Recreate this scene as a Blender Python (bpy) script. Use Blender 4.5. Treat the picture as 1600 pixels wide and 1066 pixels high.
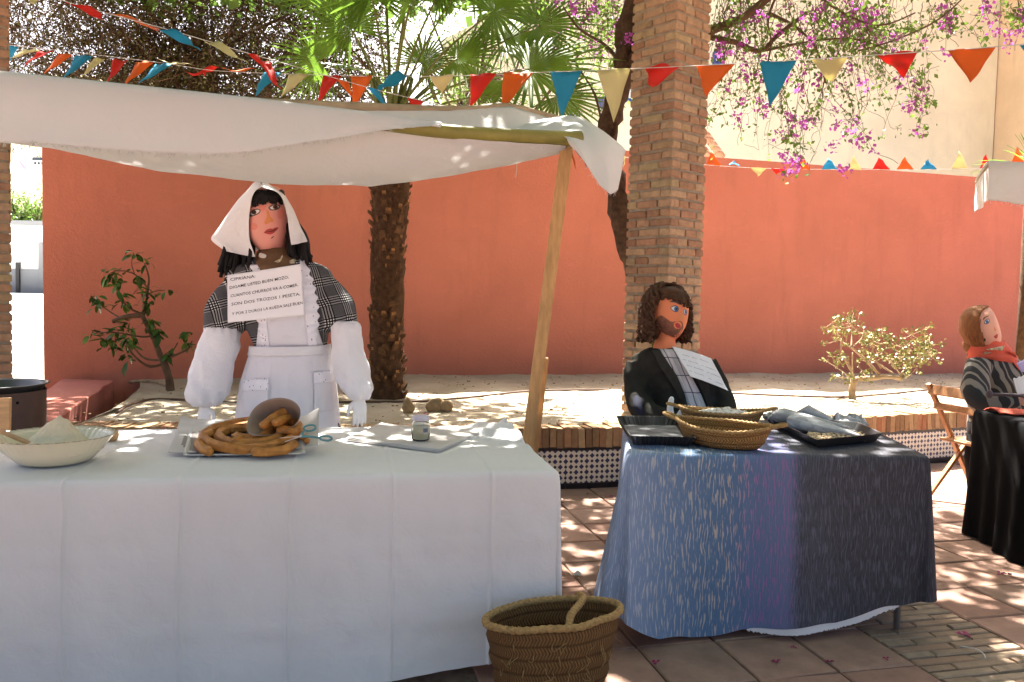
import bpy, math, random
import numpy as np
from mathutils import Vector, Matrix, noise
from mathutils.bvhtree import BVHTree

random.seed(7)
rng = np.random.default_rng(7)
for _o in list(bpy.data.objects):
    bpy.data.objects.remove(_o)
scene = bpy.context.scene
COL = scene.collection

# ------------------------------------------------------------------ camera
F_PX, IW, IH = 1225.0, 1600.0, 1066.0
CAM = Vector((0.0, 0.0, 1.4))
PITCH = math.atan((533.0 - 470.0) / F_PX)
ROLL = 0.022
_f = Vector((0, math.cos(PITCH), -math.sin(PITCH)))
_r0 = Vector((1, 0, 0))
_u0 = Vector((0, math.sin(PITCH), math.cos(PITCH)))
_r = _r0 * math.cos(ROLL) + _u0 * math.sin(ROLL)
_u = _u0 * math.cos(ROLL) - _r0 * math.sin(ROLL)
cam_data = bpy.data.cameras.new('camera')
cam_data.sensor_width = 36.0
cam_data.lens = 36.0 * F_PX / IW
cam_data.clip_start = 0.05
cam_data.clip_end = 400.0
cam = bpy.data.objects.new('camera', cam_data)
COL.objects.link(cam)
cam.matrix_world = Matrix(((_r.x, _u.x, -_f.x, CAM.x), (_r.y, _u.y, -_f.y, CAM.y),
                           (_r.z, _u.z, -_f.z, CAM.z), (0, 0, 0, 1)))
scene.camera = cam

# ------------------------------------------------------------------ world, sun, exposure
SUN_EL = math.radians(57.0)
SUN_AZ = math.radians(-7.0)          # measured from +Y towards +X
world = bpy.data.worlds.new('World')
scene.world = world
world.use_nodes = True
_nt = world.node_tree
_bg = _nt.nodes['Background']
_sky = _nt.nodes.new('ShaderNodeTexSky')
_sky.sky_type = 'NISHITA'
_sky.sun_disc = False
_sky.sun_elevation = SUN_EL
_sky.sun_rotation = SUN_AZ
_sky.air_density = 0.6
_sky.dust_density = 7.0
_sky.ozone_density = 0.3
_nt.links.new(_sky.outputs['Color'], _bg.inputs['Color'])
_bg.inputs['Strength'].default_value = 0.065
sun_data = bpy.data.lights.new('sun', 'SUN')
sun_data.energy = 5.0
sun_data.angle = math.radians(0.53)
sun_data.color = (1.0, 0.95, 0.86)
sun = bpy.data.objects.new('sun', sun_data)
COL.objects.link(sun)
SUNDIR = Vector((math.sin(SUN_AZ) * math.cos(SUN_EL), math.cos(SUN_AZ) * math.cos(SUN_EL), math.sin(SUN_EL)))
sun.rotation_euler = SUNDIR.to_track_quat('Z', 'Y').to_euler()
scene.view_settings.view_transform = 'Standard'
scene.view_settings.look = 'None'
scene.view_settings.gamma = 1.0
scene.view_settings.exposure = 2.95
try:
    scene.view_settings.use_curve_mapping = False
except Exception:
    pass

# ------------------------------------------------------------------ pixel helpers (photo pixels -> places)
def ray(px, py):
    return _f + _r * ((px - IW / 2) / F_PX) + _u * ((IH / 2 - py) / F_PX)
def P(px, py, Y):
    d = ray(px, py)
    return CAM + d * (Y / d.y)
def G(px, py, z=0.0):
    d = ray(px, py)
    return CAM + d * ((z - CAM.z) / d.z)
def proj(v):
    w = Vector(v) - CAM
    k = w.dot(_f)
    if k <= 0.01:
        return (-9999, -9999)
    return (IW / 2 + F_PX * w.dot(_r) / k, IH / 2 - F_PX * w.dot(_u) / k)
def lerp(a, b, t):
    return a + (b - a) * t
def interp(tab, x):
    if x <= tab[0][0]:
        return tab[0][1]
    for (x0, y0), (x1, y1) in zip(tab, tab[1:]):
        if x <= x1:
            return y0 + (y1 - y0) * (x - x0) / (x1 - x0)
    return tab[-1][1]
def catmull(pts, n):
    pts = [Vector(p) for p in pts]
    if len(pts) == 2:
        return [pts[0].lerp(pts[1], i / n) for i in range(n + 1)]
    out = []
    m = len(pts) - 1
    for i in range(n + 1):
        t = i / n * m
        k = min(int(t), m - 1)
        t -= k
        p0, p1, p2, p3 = pts[max(k - 1, 0)], pts[k], pts[k + 1], pts[min(k + 2, m)]
        out.append(0.5 * ((2 * p1) + (p2 - p0) * t + (2 * p0 - 5 * p1 + 4 * p2 - p3) * t * t
                          + (3 * p1 - p0 - 3 * p2 + p3) * t ** 3))
    return out
def nz(x, y=0.0, z=0.0):
    return noise.noise(Vector((x, y, z)))

# ------------------------------------------------------------------ objects
OFF = {}
def tag(o, label=None, cat=None, group=None, kind=None):
    if label: o['label'] = label
    if cat: o['category'] = cat
    if group: o['group'] = group
    if kind: o['kind'] = kind
    return o
def thing(name, label, cat, loc, group=None):
    o = bpy.data.objects.new(name, None)
    COL.objects.link(o)
    o.empty_display_size = 0.1
    o.location = loc
    OFF[o.name] = Vector(loc)
    return tag(o, label, cat, group)

class MB:
    """collects shapes in world coordinates; build() links them as one mesh object"""
    def __init__(s):
        s.v, s.f, s.m, s.uv = [], [], [], []
    def add(s, vs, fs, mi=0, uvs=None):
        n = len(s.v)
        s.v += [Vector(v) for v in vs]
        s.f += [tuple(i + n for i in f) for f in fs]
        s.m += [mi] * len(fs)
        s.uv += list(uvs) if uvs else [(0, 0)] * len(vs)
        return s
    def box(s, c, size, rot=None, mi=0):
        hx, hy, hz = size[0] / 2, size[1] / 2, size[2] / 2
        vs = [Vector((x, y, z)) for x in (-hx, hx) for y in (-hy, hy) for z in (-hz, hz)]
        if rot is not None: vs = [rot @ v for v in vs]
        c = Vector(c)
        return s.add([v + c for v in vs], [(0, 1, 3, 2), (4, 6, 7, 5), (0, 4, 5, 1), (2, 3, 7, 6), (0, 2, 6, 4), (1, 5, 7, 3)], mi)
    def bar(s, a, b, w, h, up=(0, 0, 1), mi=0):
        a, b = Vector(a), Vector(b)
        d = b - a
        L = d.length
        d.normalize()
        x = d.cross(Vector(up))
        if x.length < 1e-4: x = d.cross(Vector((0, 1, 0)))
        x.normalize()
        z = x.cross(d)
        R = Matrix((x, d, z)).transposed()
        return s.box((a + b) / 2, (w, L, h), R, mi)
    def tube(s, pts, rad, n=8, caps=True, mi=0, ell=1.0, wob=0.0):
        pts = [Vector(p) for p in pts]
        if not hasattr(rad, '__len__'): rad = [rad] * len(pts)
        m = len(pts)
        vs, fs = [], []
        prev = None
        for i, p in enumerate(pts):
            d = (pts[min(i + 1, m - 1)] - pts[max(i - 1, 0)])
            if d.length < 1e-9: d = Vector((0, 0, 1))
            d.normalize()
            if prev is None:
                a = d.cross(Vector((0, 0, 1)))
                if a.length < 0.05: a = d.cross(Vector((0, 1, 0)))
            else:
                a = prev - d * prev.dot(d)
            a.normalize()
            prev = a
            b = d.cross(a)
            for k in range(n):
                t = 2 * math.pi * k / n
                rr = rad[i]
                if wob: rr *= 1 + wob * nz(p.x * 9 + math.cos(t) * 2, p.y * 9 + math.sin(t) * 2, p.z * 9)
                vs.append(p + a * (math.cos(t) * rr) + b * (math.sin(t) * rr * ell))
        for i in range(m - 1):
            for k in range(n):
                k2 = (k + 1) % n
                fs.append((i * n + k, i * n + k2, (i + 1) * n + k2, (i + 1) * n + k))
        if caps:
            fs.append(tuple(range(n - 1, -1, -1)))
            fs.append(tuple((m - 1) * n + k for k in range(n)))
        return s.add(vs, fs, mi)
    def lathe(s, prof, c, n=32, mi=0, fn=None, close=False):
        c = Vector(c)
        vs, fs = [], []
        for i, (r, z) in enumerate(prof):
            for k in range(n):
                t = 2 * math.pi * k / n
                rr = r * (fn(t, i) if fn else 1)
                vs.append(c + Vector((math.cos(t) * rr, math.sin(t) * rr, z)))
        for i in range(len(prof) - 1):
            for k in range(n):
                k2 = (k + 1) % n
                fs.append((i * n + k, i * n + k2, (i + 1) * n + k2, (i + 1) * n + k))
        return s.add(vs, fs, mi)
    def loft(s, secs, n=24, mi=0, p=2.0, caps=True):
        """secs: (centre, half width vector, half depth vector)"""
        vs, fs = [], []
        for c, a, b in secs:
            for k in range(n):
                t = 2 * math.pi * k / n
                ct, st = math.cos(t), math.sin(t)
                x = math.copysign(abs(ct) ** (2 / p), ct)
                y = math.copysign(abs(st) ** (2 / p), st)
                vs.append(Vector(c) + Vector(a) * x + Vector(b) * y)
        for i in range(len(secs) - 1):
            for k in range(n):
                k2 = (k + 1) % n
                fs.append((i * n + k, i * n + k2, (i + 1) * n + k2, (i + 1) * n + k))
        if caps:
            fs.append(tuple(range(n - 1, -1, -1)))
            fs.append(tuple((len(secs) - 1) * n + k for k in range(n)))
        return s.add(vs, fs, mi)
    def grid(s, fn, nu, nv, mi=0, uvf=None):
        vs = [fn(i / nu, j / nv) for j in range(nv + 1) for i in range(nu + 1)]
        uvs = [(uvf(i / nu, j / nv) if uvf else (i / nu, j / nv)) for j in range(nv + 1) for i in range(nu + 1)]
        fs = [(j * (nu + 1) + i, j * (nu + 1) + i + 1, (j + 1) * (nu + 1) + i + 1, (j + 1) * (nu + 1) + i)
              for j in range(nv) for i in range(nu)]
        return s.add(vs, fs, mi, uvs)
    def ball(s, c, r, n=10, m=6, mi=0):
        c = Vector(c)
        rr = r if hasattr(r, '__len__') else (r, r, r)
        vs = [c + Vector((0, 0, rr[2]))]
        for j in range(1, m):
            ph = math.pi * j / m
            for k in range(n):
                t = 2 * math.pi * k / n
                vs.append(c + Vector((rr[0] * math.sin(ph) * math.cos(t), rr[1] * math.sin(ph) * math.sin(t), rr[2] * math.cos(ph))))
        vs.append(c - Vector((0, 0, rr[2])))
        fs = [(0, 1 + k, 1 + (k + 1) % n) for k in range(n)]
        for j in range(m - 2):
            for k in range(n):
                k2 = (k + 1) % n
                fs.append((1 + j * n + k, 1 + (j + 1) * n + k, 1 + (j + 1) * n + k2, 1 + j * n + k2))
        e = len(vs) - 1
        fs += [(e, 1 + (m - 2) * n + (k + 1) % n, 1 + (m - 2) * n + k) for k in range(n)]
        return s.add(vs, fs, mi)
    def mesh(s, name, mats, off=Vector((0, 0, 0)), smooth=True, uv=False):
        me = bpy.data.meshes.new(name)
        me.from_pydata([v - off for v in s.v], [], s.f)
        for m in (mats if isinstance(mats, (list, tuple)) else [mats]):
            me.materials.append(m)
        if isinstance(mats, (list, tuple)) and len(mats) > 1:
            me.polygons.foreach_set('material_index', s.m)
        if uv:
            lay = me.uv_layers.new(name='UVMap')
            for l in me.loops:
                lay.data[l.index].uv = s.uv[l.vertex_index]
        me.polygons.foreach_set('use_smooth', [smooth] * len(me.polygons))
        me.update()
        return me
    def build(s, name, mats, parent=None, smooth=True, base=None, uv=False, solid=0.0, sub=0, auto=None, bevel=0.0):
        if parent is not None: off = OFF[parent.name]
        elif base is not None: off = Vector(base)
        else: off = Vector((0, 0, 0))
        o = bpy.data.objects.new(name, s.mesh(name, mats, off, smooth, uv))
        COL.objects.link(o)
        OFF[o.name] = off
        if parent is not None: o.parent = parent
        else: o.location = off
        if solid:
            md = o.modifiers.new('thickness', 'SOLIDIFY'); md.thickness = solid; md.offset = 0
        if bevel:
            md = o.modifiers.new('bevel', 'BEVEL'); md.width = bevel; md.segments = 2; md.limit_method = 'ANGLE'
        if sub:
            md = o.modifiers.new('smooth', 'SUBSURF'); md.levels = sub; md.render_levels = sub
        return o
    def bvh(s):
        return BVHTree.FromPolygons([tuple(v) for v in s.v], s.f)
    def fuse(s, voxel=0.012, smooth=6):
        """voxel-remesh everything collected into one continuous skin"""
        me = s.mesh('tmp', bpy.data.materials[0] if bpy.data.materials else None) if bpy.data.materials else None
        o = bpy.data.objects.new('tmp', me)
        COL.objects.link(o)
        md = o.modifiers.new('r', 'REMESH'); md.mode = 'VOXEL'; md.voxel_size = voxel
        if smooth:
            ms = o.modifiers.new('s', 'SMOOTH'); ms.iterations = smooth; ms.factor = 0.5
        dg = bpy.context.evaluated_depsgraph_get()
        dg.update()
        ev = o.evaluated_get(dg)
        m2 = ev.to_mesh()
        r = MB()
        r.add([v.co.copy() for v in m2.vertices], [tuple(p.vertices) for p in m2.polygons])
        ev.to_mesh_clear()
        bpy.data.objects.remove(o)
        bpy.data.meshes.remove(me)
        return r

def place(name, me, parent, loc, rot=(0, 0, 0), scale=None):
    o = bpy.data.objects.new(name, me)
    COL.objects.link(o)
    o.parent = parent
    o.location = loc
    o.rotation_euler = rot
    if scale: o.scale = scale
    return o

def project(bvh, px, py, off, Yfall):
    d = ray(px, py).normalized()
    h = bvh.ray_cast(CAM, d)
    if h[0] is not None:
        return h[0] - d * off
    return P(px, py, Yfall)
def decal(mb, bvh, poly, off=0.003, Y=4.0, mi=0, rings=3):
    """a thin painted shape lying on a surface: polygon given in photo pixels"""
    cx = sum(p[0] for p in poly) / len(poly)
    cy = sum(p[1] for p in poly) / len(poly)
    vs = [project(bvh, cx, cy, off, Y)]
    n = len(poly)
    for r in range(1, rings + 1):
        for p in poly:
            vs.append(project(bvh, cx + (p[0] - cx) * r / rings, cy + (p[1] - cy) * r / rings, off, Y))
    fs = [(0, 1 + k, 1 + (k + 1) % n) for k in range(n)]
    for r in range(rings - 1):
        for k in range(n):
            k2 = (k + 1) % n
            fs.append((1 + r * n + k, 1 + (r + 1) * n + k, 1 + (r + 1) * n + k2, 1 + r * n + k2))
    mb.add(vs, fs, mi)
def oval(cx, cy, a, b, ang=0.0, n=14):
    c, s_ = math.cos(ang), math.sin(ang)
    return [(cx + a * math.cos(t) * c - b * math.sin(t) * s_, cy + a * math.cos(t) * s_ + b * math.sin(t) * c)
            for t in [2 * math.pi * k / n for k in range(n)]]

# ------------------------------------------------------------------ materials
def new_mat(name):
    m = bpy.data.materials.new(name)
    m.use_nodes = True
    return m, m.node_tree, m.node_tree.nodes['Principled BSDF']
def node(nt, typ, **kw):
    n = nt.nodes.new(typ)
    for k, v in kw.items(): setattr(n, k, v)
    return n
def mth(nt, op, a, b=None, c=None):
    n = nt.nodes.new('ShaderNodeMath'); n.operation = op
    for i, x in enumerate((a, b, c)):
        if x is None: continue
        if isinstance(x, (int, float)): n.inputs[i].default_value = x
        else: nt.links.new(x, n.inputs[i])
    return n.outputs[0]
def mixc(nt, fac, a, b):
    n = nt.nodes.new('ShaderNodeMix'); n.data_type = 'RGBA'
    for i, x in ((0, fac), (6, a), (7, b)):
        if isinstance(x, (int, float)): n.inputs[i].default_value = x
        elif isinstance(x, tuple): n.inputs[i].default_value = x if len(x) == 4 else (*x, 1)
        else: nt.links.new(x, n.inputs[i])
    return n.outputs[2]
def coords(nt, kind='Object', scale=(1, 1, 1), rot=(0, 0, 0)):
    tc = nt.nodes.new('ShaderNodeTexCoord')
    mp = nt.nodes.new('ShaderNodeMapping')
    mp.inputs['Scale'].default_value = scale
    mp.inputs['Rotation'].default_value = rot
    nt.links.new(tc.outputs[kind], mp.inputs['Vector'])
    return mp.outputs['Vector']
def tex_noise(nt, vec, scale, detail=4, rough=0.55, dist=0.0):
    n = nt.nodes.new('ShaderNodeTexNoise')
    n.inputs['Scale'].default_value = scale
    n.inputs['Detail'].default_value = detail
    n.inputs['Roughness'].default_value = rough
    n.inputs['Distortion'].default_value = dist
    nt.links.new(vec, n.inputs['Vector'])
    return n.outputs['Fac']
def ramp(nt, fac, stops):
    n = nt.nodes.new('ShaderNodeValToRGB')
    el = n.color_ramp.elements
    while len(el) < len(stops): el.new(0.5)
    for e, (p, c) in zip(el, stops):
        e.position = p
        e.color = (*c, 1) if len(c) == 3 else c
    nt.links.new(fac, n.inputs['Fac'])
    return n.outputs['Color']
def bump(nt, bs, h, strength=0.3, dist=0.01):
    n = nt.nodes.new('ShaderNodeBump')
    n.inputs['Strength'].default_value = strength
    n.inputs['Distance'].default_value = dist
    nt.links.new(h, n.inputs['Height'])
    nt.links.new(n.outputs['Normal'], bs.inputs['Normal'])
def sc(c, k):
    return tuple(min(1.0, x * k) for x in c)
def mk(name, col, rough=0.8, var=0.15, scale=6.0, bmp=0.0, bscale=60.0, bdist=0.01, spec=0.3, metal=0.0, coord='Object', trans=0.0, stretch=(1, 1, 1), col2=None):
    m, nt, bs = new_mat(name)
    v = coords(nt, coord, stretch)
    f = tex_noise(nt, v, scale, 5)
    c2 = col2 if col2 else None
    a = sc(col, 1 - var)
    b = c2 if c2 else sc(col, 1 + var)
    c = ramp(nt, f, [(0.3, a), (0.7, b)])
    nt.links.new(c, bs.inputs['Base Color'])
    bs.inputs['Roughness'].default_value = rough
    bs.inputs['Specular IOR Level'].default_value = spec
    bs.inputs['Metallic'].default_value = metal
    if bmp:
        h = tex_noise(nt, v, bscale, 6, 0.6)
        bump(nt, bs, h, bmp, bdist)
    if trans:
        out = nt.nodes['Material Output']
        tr = nt.nodes.new('ShaderNodeBsdfTranslucent')
        nt.links.new(c, tr.inputs['Color'])
        mx = nt.nodes.new('ShaderNodeMixShader')
        mx.inputs[0].default_value = trans
        nt.links.new(bs.outputs[0], mx.inputs[1])
        nt.links.new(tr.outputs[0], mx.inputs[2])
        nt.links.new(mx.outputs[0], out.inputs['Surface'])
    return m
def mk_random(name, stops, rough=0.9, bmp=0.5, bscale=45.0, bdist=0.006, grain=0.35, gscale=25.0):
    """colour varies from object to object"""
    m, nt, bs = new_mat(name)
    oi = nt.nodes.new('ShaderNodeObjectInfo')
    c = ramp(nt, oi.outputs['Random'], stops)
    v = coords(nt, 'Object')
    va = nt.nodes.new('ShaderNodeVectorMath'); va.operation = 'ADD'
    cb = nt.nodes.new('ShaderNodeCombineXYZ')
    r7 = mth(nt, 'MULTIPLY', oi.outputs['Random'], 37.0)
    nt.links.new(r7, cb.inputs[0]); nt.links.new(r7, cb.inputs[1])
    nt.links.new(v, va.inputs[0]); nt.links.new(cb.outputs[0], va.inputs[1])
    f = tex_noise(nt, va.outputs[0], gscale, 6, 0.65)
    dark = ramp(nt, f, [(0.25, (1 - grain,) * 3), (0.75, (1 + 0 * grain,) * 3)])
    mu = nt.nodes.new('ShaderNodeMix'); mu.data_type = 'RGBA'; mu.blend_type = 'MULTIPLY'
    mu.inputs[0].default_value = 1.0
    nt.links.new(c, mu.inputs[6]); nt.links.new(dark, mu.inputs[7])
    nt.links.new(mu.outputs[2], bs.inputs['Base Color'])
    bs.inputs['Roughness'].default_value = rough
    bs.inputs['Specular IOR Level'].default_value = 0.2
    bump(nt, bs, tex_noise(nt, va.outputs[0], bscale, 6, 0.7), bmp, bdist)
    return m

def cotton(name, col, trans, wr=0.5):
    m = mk(name, col, 0.92, 0.025, 2.5, 0.0, spec=0.12, trans=trans)
    nt = m.node_tree; bs = nt.nodes['Principled BSDF']
    v = coords(nt, 'Object')
    w1 = tex_noise(nt, v, 7.0, 3, 0.5, 1.2)
    w2 = mth(nt, 'ABSOLUTE', mth(nt, 'SUBTRACT', tex_noise(nt, v, 14.0, 4, 0.6, 0.8), 0.5))
    fine = tex_noise(nt, v, 420.0, 2, 0.5)
    h = mth(nt, 'ADD', mth(nt, 'ADD', mth(nt, 'MULTIPLY', w1, 0.9), mth(nt, 'MULTIPLY', w2, 0.9)), mth(nt, 'MULTIPLY', fine, 0.05))
    bump(nt, bs, h, wr, 0.012)
    return m
WHITE_CLOTH = cotton('white_cotton', (0.80, 0.785, 0.775), 0.12, 0.4)
CANOPY_CLOTH = cotton('unbleached_canopy_cotton', (0.81, 0.795, 0.785), 0.36, 0.7)
SHEER = cotton('thin_apron_cotton', (0.77, 0.77, 0.82), 0.10, 0.6)
SLEEVE = cotton('sleeve_cotton', (0.80, 0.80, 0.83), 0.10, 0.9)
GLOVE = mk('glove_cotton', (0.82, 0.81, 0.80), 0.9, 0.03, 20, 0.3, 300, 0.001)
PAPER = mk('writing_paper', (0.82, 0.82, 0.85), 0.7, 0.01, 3, 0.08, 9.0, 0.01)
INK = mk('black_ink', (0.02, 0.02, 0.025), 0.6, 0.0)
FAINT_INK = mk('grey_pencil', (0.32, 0.33, 0.40), 0.7, 0.0)
PLASTER = None
def plaster(name, col, b=0.5):
    m, nt, bs = new_mat(name)
    v = coords(nt, 'Object')
    big = tex_noise(nt, v, 0.9, 6, 0.6, 0.3)
    stain = tex_noise(nt, coords(nt, 'Object', (3.0, 3.0, 0.5)), 1.2, 6, 0.65)
    c = mixc(nt, ramp(nt, big, [(0.35, (0, 0, 0)), (0.7, (1, 1, 1))]), sc(col, 0.90), sc(col, 1.07))
    c = mixc(nt, ramp(nt, stain, [(0.54, (0, 0, 0)), (0.74, (0.5, 0.5, 0.5))]), c, sc(col, 0.76))
    scuff = tex_noise(nt, coords(nt, 'Object', (1.0, 1.0, 2.5)), 3.3, 8, 0.72)
    c = mixc(nt, ramp(nt, scuff, [(0.60, (0, 0, 0)), (0.68, (0.30, 0.30, 0.30))]), c, sc(col, 1.18))
    nt.links.new(c, bs.inputs['Base Color'])
    bs.inputs['Roughness'].default_value = 0.95
    bs.inputs['Specular IOR Level'].default_value = 0.15
    h = mth(nt, 'ADD', tex_noise(nt, v, 28.0, 4, 0.6), mth(nt, 'MULTIPLY', tex_noise(nt, v, 110.0, 3, 0.6), 0.5))
    bump(nt, bs, h, b, 0.02)
    return m
WALL_RED = plaster('terracotta_plaster', (0.59, 0.205, 0.140))
KERB_RED = plaster('faded_red_plaster', (0.46, 0.17, 0.13), 0.3)
CREAM = plaster('cream_plaster', (0.90, 0.83, 0.60), 0.2)
PEACH = plaster('peach_plaster', (0.80, 0.58, 0.36), 0.2)
WHITE_WALL = plaster('white_limewash', (0.82, 0.82, 0.80), 0.2)
GREY_WALL = plaster('grey_plinth_paint', (0.22, 0.235, 0.25), 0.2)
BRICK = mk_random('handmade_brick', [(0.0, (0.33, 0.18, 0.115)), (0.25, (0.46, 0.28, 0.18)), (0.5, (0.53, 0.37, 0.24)), (0.75, (0.44, 0.24, 0.155)), (0.9, (0.48, 0.37, 0.22)), (1.0, (0.33, 0.22, 0.145))], bmp=0.9, gscale=18, grain=0.45)
MORTAR = mk('old_mortar', (0.29, 0.245, 0.19), 0.95, 0.25, 14, 0.8, 60, 0.01)
COPING = mk_random('weathered_edge_brick', [(0.0, (0.24, 0.14, 0.075)), (0.3, (0.40, 0.25, 0.13)), (0.55, (0.52, 0.36, 0.20)), (0.8, (0.42, 0.19, 0.10)), (1.0, (0.33, 0.235, 0.13))], bmp=0.9)
PAVER = mk_random('terracotta_paver', [(0.0, (0.34, 0.195, 0.145)), (0.5, (0.40, 0.245, 0.185)), (1.0, (0.33, 0.215, 0.165))], rough=0.75, bmp=0.35, bscale=30, gscale=9, grain=0.4)
BAND_BRICK = mk_random('worn_paving_brick', [(0.0, (0.32, 0.225, 0.155)), (0.5, (0.37, 0.275, 0.195)), (1.0, (0.34, 0.215, 0.145))], bmp=0.6, gscale=14)
GROUT = mk('dirty_grout', (0.17, 0.135, 0.10), 0.95, 0.35, 18, 0.8, 80, 0.01)
SAND = None
def sand_mat():
    m, nt, bs = new_mat('dry_sandy_soil')
    v = coords(nt, 'Object')
    a = tex_noise(nt, v, 2.2, 8, 0.65)
    g = tex_noise(nt, v, 160.0, 3, 0.7)
    c = mixc(nt, ramp(nt, a, [(0.3, (0, 0, 0)), (0.7, (1, 1, 1))]), (0.46, 0.37, 0.255), (0.64, 0.555, 0.425))
    c = mixc(nt, ramp(nt, g, [(0.60, (0, 0, 0)), (0.72, (1, 1, 1))]), c, (0.26, 0.19, 0.12))
    nt.links.new(c, bs.inputs['Base Color'])
    bs.inputs['Roughness'].default_value = 1.0
    bs.inputs['Specular IOR Level'].default_value = 0.1
    bump(nt, bs, mth(nt, 'ADD', g, mth(nt, 'MULTIPLY', tex_noise(nt, v, 25.0, 6), 1.5)), 0.9, 0.02)
    return m
SAND = sand_mat()
WOOD = mk('pine_batten', (0.50, 0.29, 0.12), 0.65, 0.22, 5.0, 0.35, 40, 0.003, stretch=(9, 9, 0.7))
CHAIR_WOOD = mk('varnished_beech', (0.42, 0.19, 0.07), 0.45, 0.2, 6.0, 0.1, 40, 0.002, 0.5, stretch=(6, 6, 1))
BAMBOO = mk('green_bamboo', (0.24, 0.21, 0.045), 0.5, 0.25, 7.0, 0.1, 30, 0.002, 0.4)
CANE = mk('dry_cane', (0.36, 0.27, 0.17), 0.7, 0.25, 7.0, 0.2, 30, 0.002)
STEEL = mk('galvanised_tube', (0.45, 0.45, 0.46), 0.4, 0.1, 10, metal=0.8)
BLACK_TIN = mk('black_tin', (0.016, 0.016, 0.018), 0.45, 0.3, 9, 0.2, 90, 0.001, 0.5)
RUST = mk('scorched_steel', (0.055, 0.028, 0.022), 0.55, 0.4, 7, 0.3, 50, 0.002, 0.5)
ENAMEL = mk('cream_enamel', (0.74, 0.70, 0.52), 0.22, 0.04, 8, spec=0.6)
CHIP = mk('chipped_rim', (0.42, 0.27, 0.13), 0.5, 0.5, 60, col2=(0.72, 0.66, 0.46))
FLOUR = mk('wheat_flour', (0.78, 0.69, 0.50), 1.0, 0.05, 30, 1.0, 90, 0.01, 0.0)
PALE_WOOD = mk('spoon_wood', (0.50, 0.30, 0.14), 0.6, 0.15, 12, stretch=(1, 6, 6))
CHURRO = mk('fried_dough', (0.46, 0.16, 0.028), 0.5, 0.35, 26, 0.9, 150, 0.004, 0.4, col2=(0.62, 0.27, 0.055))
KRAFT = mk('grey_kraft_paper', (0.60, 0.56, 0.53), 0.75, 0.07, 6, 0.15, 20, 0.004)
KRAFT_OIL = mk('oiled_paper', (0.21, 0.185, 0.175), 0.45, 0.12, 8, 0.1, 20, 0.004, 0.4)
CARD = mk('white_card', (0.66, 0.63, 0.60), 0.6, 0.03)
CONE_PAPER = mk('brown_paper', (0.34, 0.265, 0.205), 0.8, 0.08, 6, 0.15, 30, 0.003)
TEAL = mk('teal_enamel', (0.08, 0.25, 0.28), 0.35, 0.1, spec=0.5)
BLADE = mk('scissor_steel', (0.55, 0.55, 0.56), 0.28, 0.05, metal=0.9)
ESPARTO = None
def weave(name, a, b, sx=60.0, sz=26.0, dark=0.45):
    """plaited grass: herringbone relief in object space"""
    m, nt, bs = new_mat(name)
    uv = nt.nodes.new('ShaderNodeUVMap')
    sp = nt.nodes.new('ShaderNodeSeparateXYZ')
    nt.links.new(uv.outputs[0], sp.inputs[0])
    u, v = sp.outputs[0], sp.outputs[1]
    row = mth(nt, 'FRACT', mth(nt, 'MULTIPLY', v, sz))
    tri = mth(nt, 'ABSOLUTE', mth(nt, 'SUBTRACT', row, 0.5))
    ph = mth(nt, 'ADD', mth(nt, 'MULTIPLY', u, sx), mth(nt, 'MULTIPLY', tri, 2.0))
    st = mth(nt, 'ABSOLUTE', mth(nt, 'SUBTRACT', mth(nt, 'FRACT', ph), 0.5))
    st = mth(nt, 'MULTIPLY', st, 2.0)
    edge = mth(nt, 'MINIMUM', mth(nt, 'MULTIPLY', mth(nt, 'SUBTRACT', 0.5, tri), 6.0), 1.0)
    h = mth(nt, 'MULTIPLY', mth(nt, 'POWER', st, 0.6), edge)
    vv = coords(nt, 'Object')
    n1 = tex_noise(nt, vv, 30.0, 6, 0.7)
    c = mixc(nt, n1, a, b)
    c = mixc(nt, h, sc(a, dark), c)
    nt.links.new(c, bs.inputs['Base Color'])
    bs.inputs['Roughness'].default_value = 0.8
    bs.inputs['Specular IOR Level'].default_value = 0.25
    bump(nt, bs, mth(nt, 'ADD', h, mth(nt, 'MULTIPLY', n1, 0.4)), 1.0, 0.006)
    return m
ESPARTO = weave('plaited_esparto', (0.20, 0.095, 0.032), (0.34, 0.18, 0.065), 64, 13)
STRAW = weave('fine_straw_braid', (0.36, 0.19, 0.06), (0.50, 0.30, 0.11), 80, 9)
ROPE = mk('coiled_esparto_rim', (0.36, 0.22, 0.085), 0.8, 0.35, 90, 1.0, 110, 0.006)
SKIN_PINK = mk('painted_pink_skin', (0.80, 0.40, 0.33), 0.75, 0.10, 9, 0.25, 240, 0.002, col2=(0.82, 0.33, 0.28))
SKIN_ORANGE = mk('painted_orange_skin', (0.80, 0.26, 0.12), 0.7, 0.07, 9, 0.25, 240, 0.002)
SKIN_PALE = mk('painted_pale_skin', (0.74, 0.40, 0.29), 0.75, 0.06, 9)
BEARD = mk('painted_stubble', (0.235, 0.10, 0.065), 0.8, 0.25, 40)
EYE_WHITE = mk('painted_eye_white', (0.72, 0.70, 0.68), 0.6, 0.02)
BROWN_PAINT = mk('brown_paint', (0.10, 0.035, 0.022), 0.6, 0.1)
BLUE_PAINT = mk('blue_paint', (0.05, 0.17, 0.38), 0.6, 0.1)
GREY_PAINT = mk('grey_paint', (0.10, 0.075, 0.085), 0.6, 0.1)
LIP_PAINT = mk('lip_paint', (0.46, 0.055, 0.055), 0.55, 0.12)
NOSE_PAINT = mk('ochre_paint', (0.70, 0.27, 0.11), 0.7, 0.08)
BLUSH = mk('blush_paint', (0.78, 0.27, 0.22), 0.75, 0.08)
BLACK_YARN = mk('black_yarn', (0.012, 0.011, 0.012), 0.85, 0.2, 40, 0.6, 90, 0.004)
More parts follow.
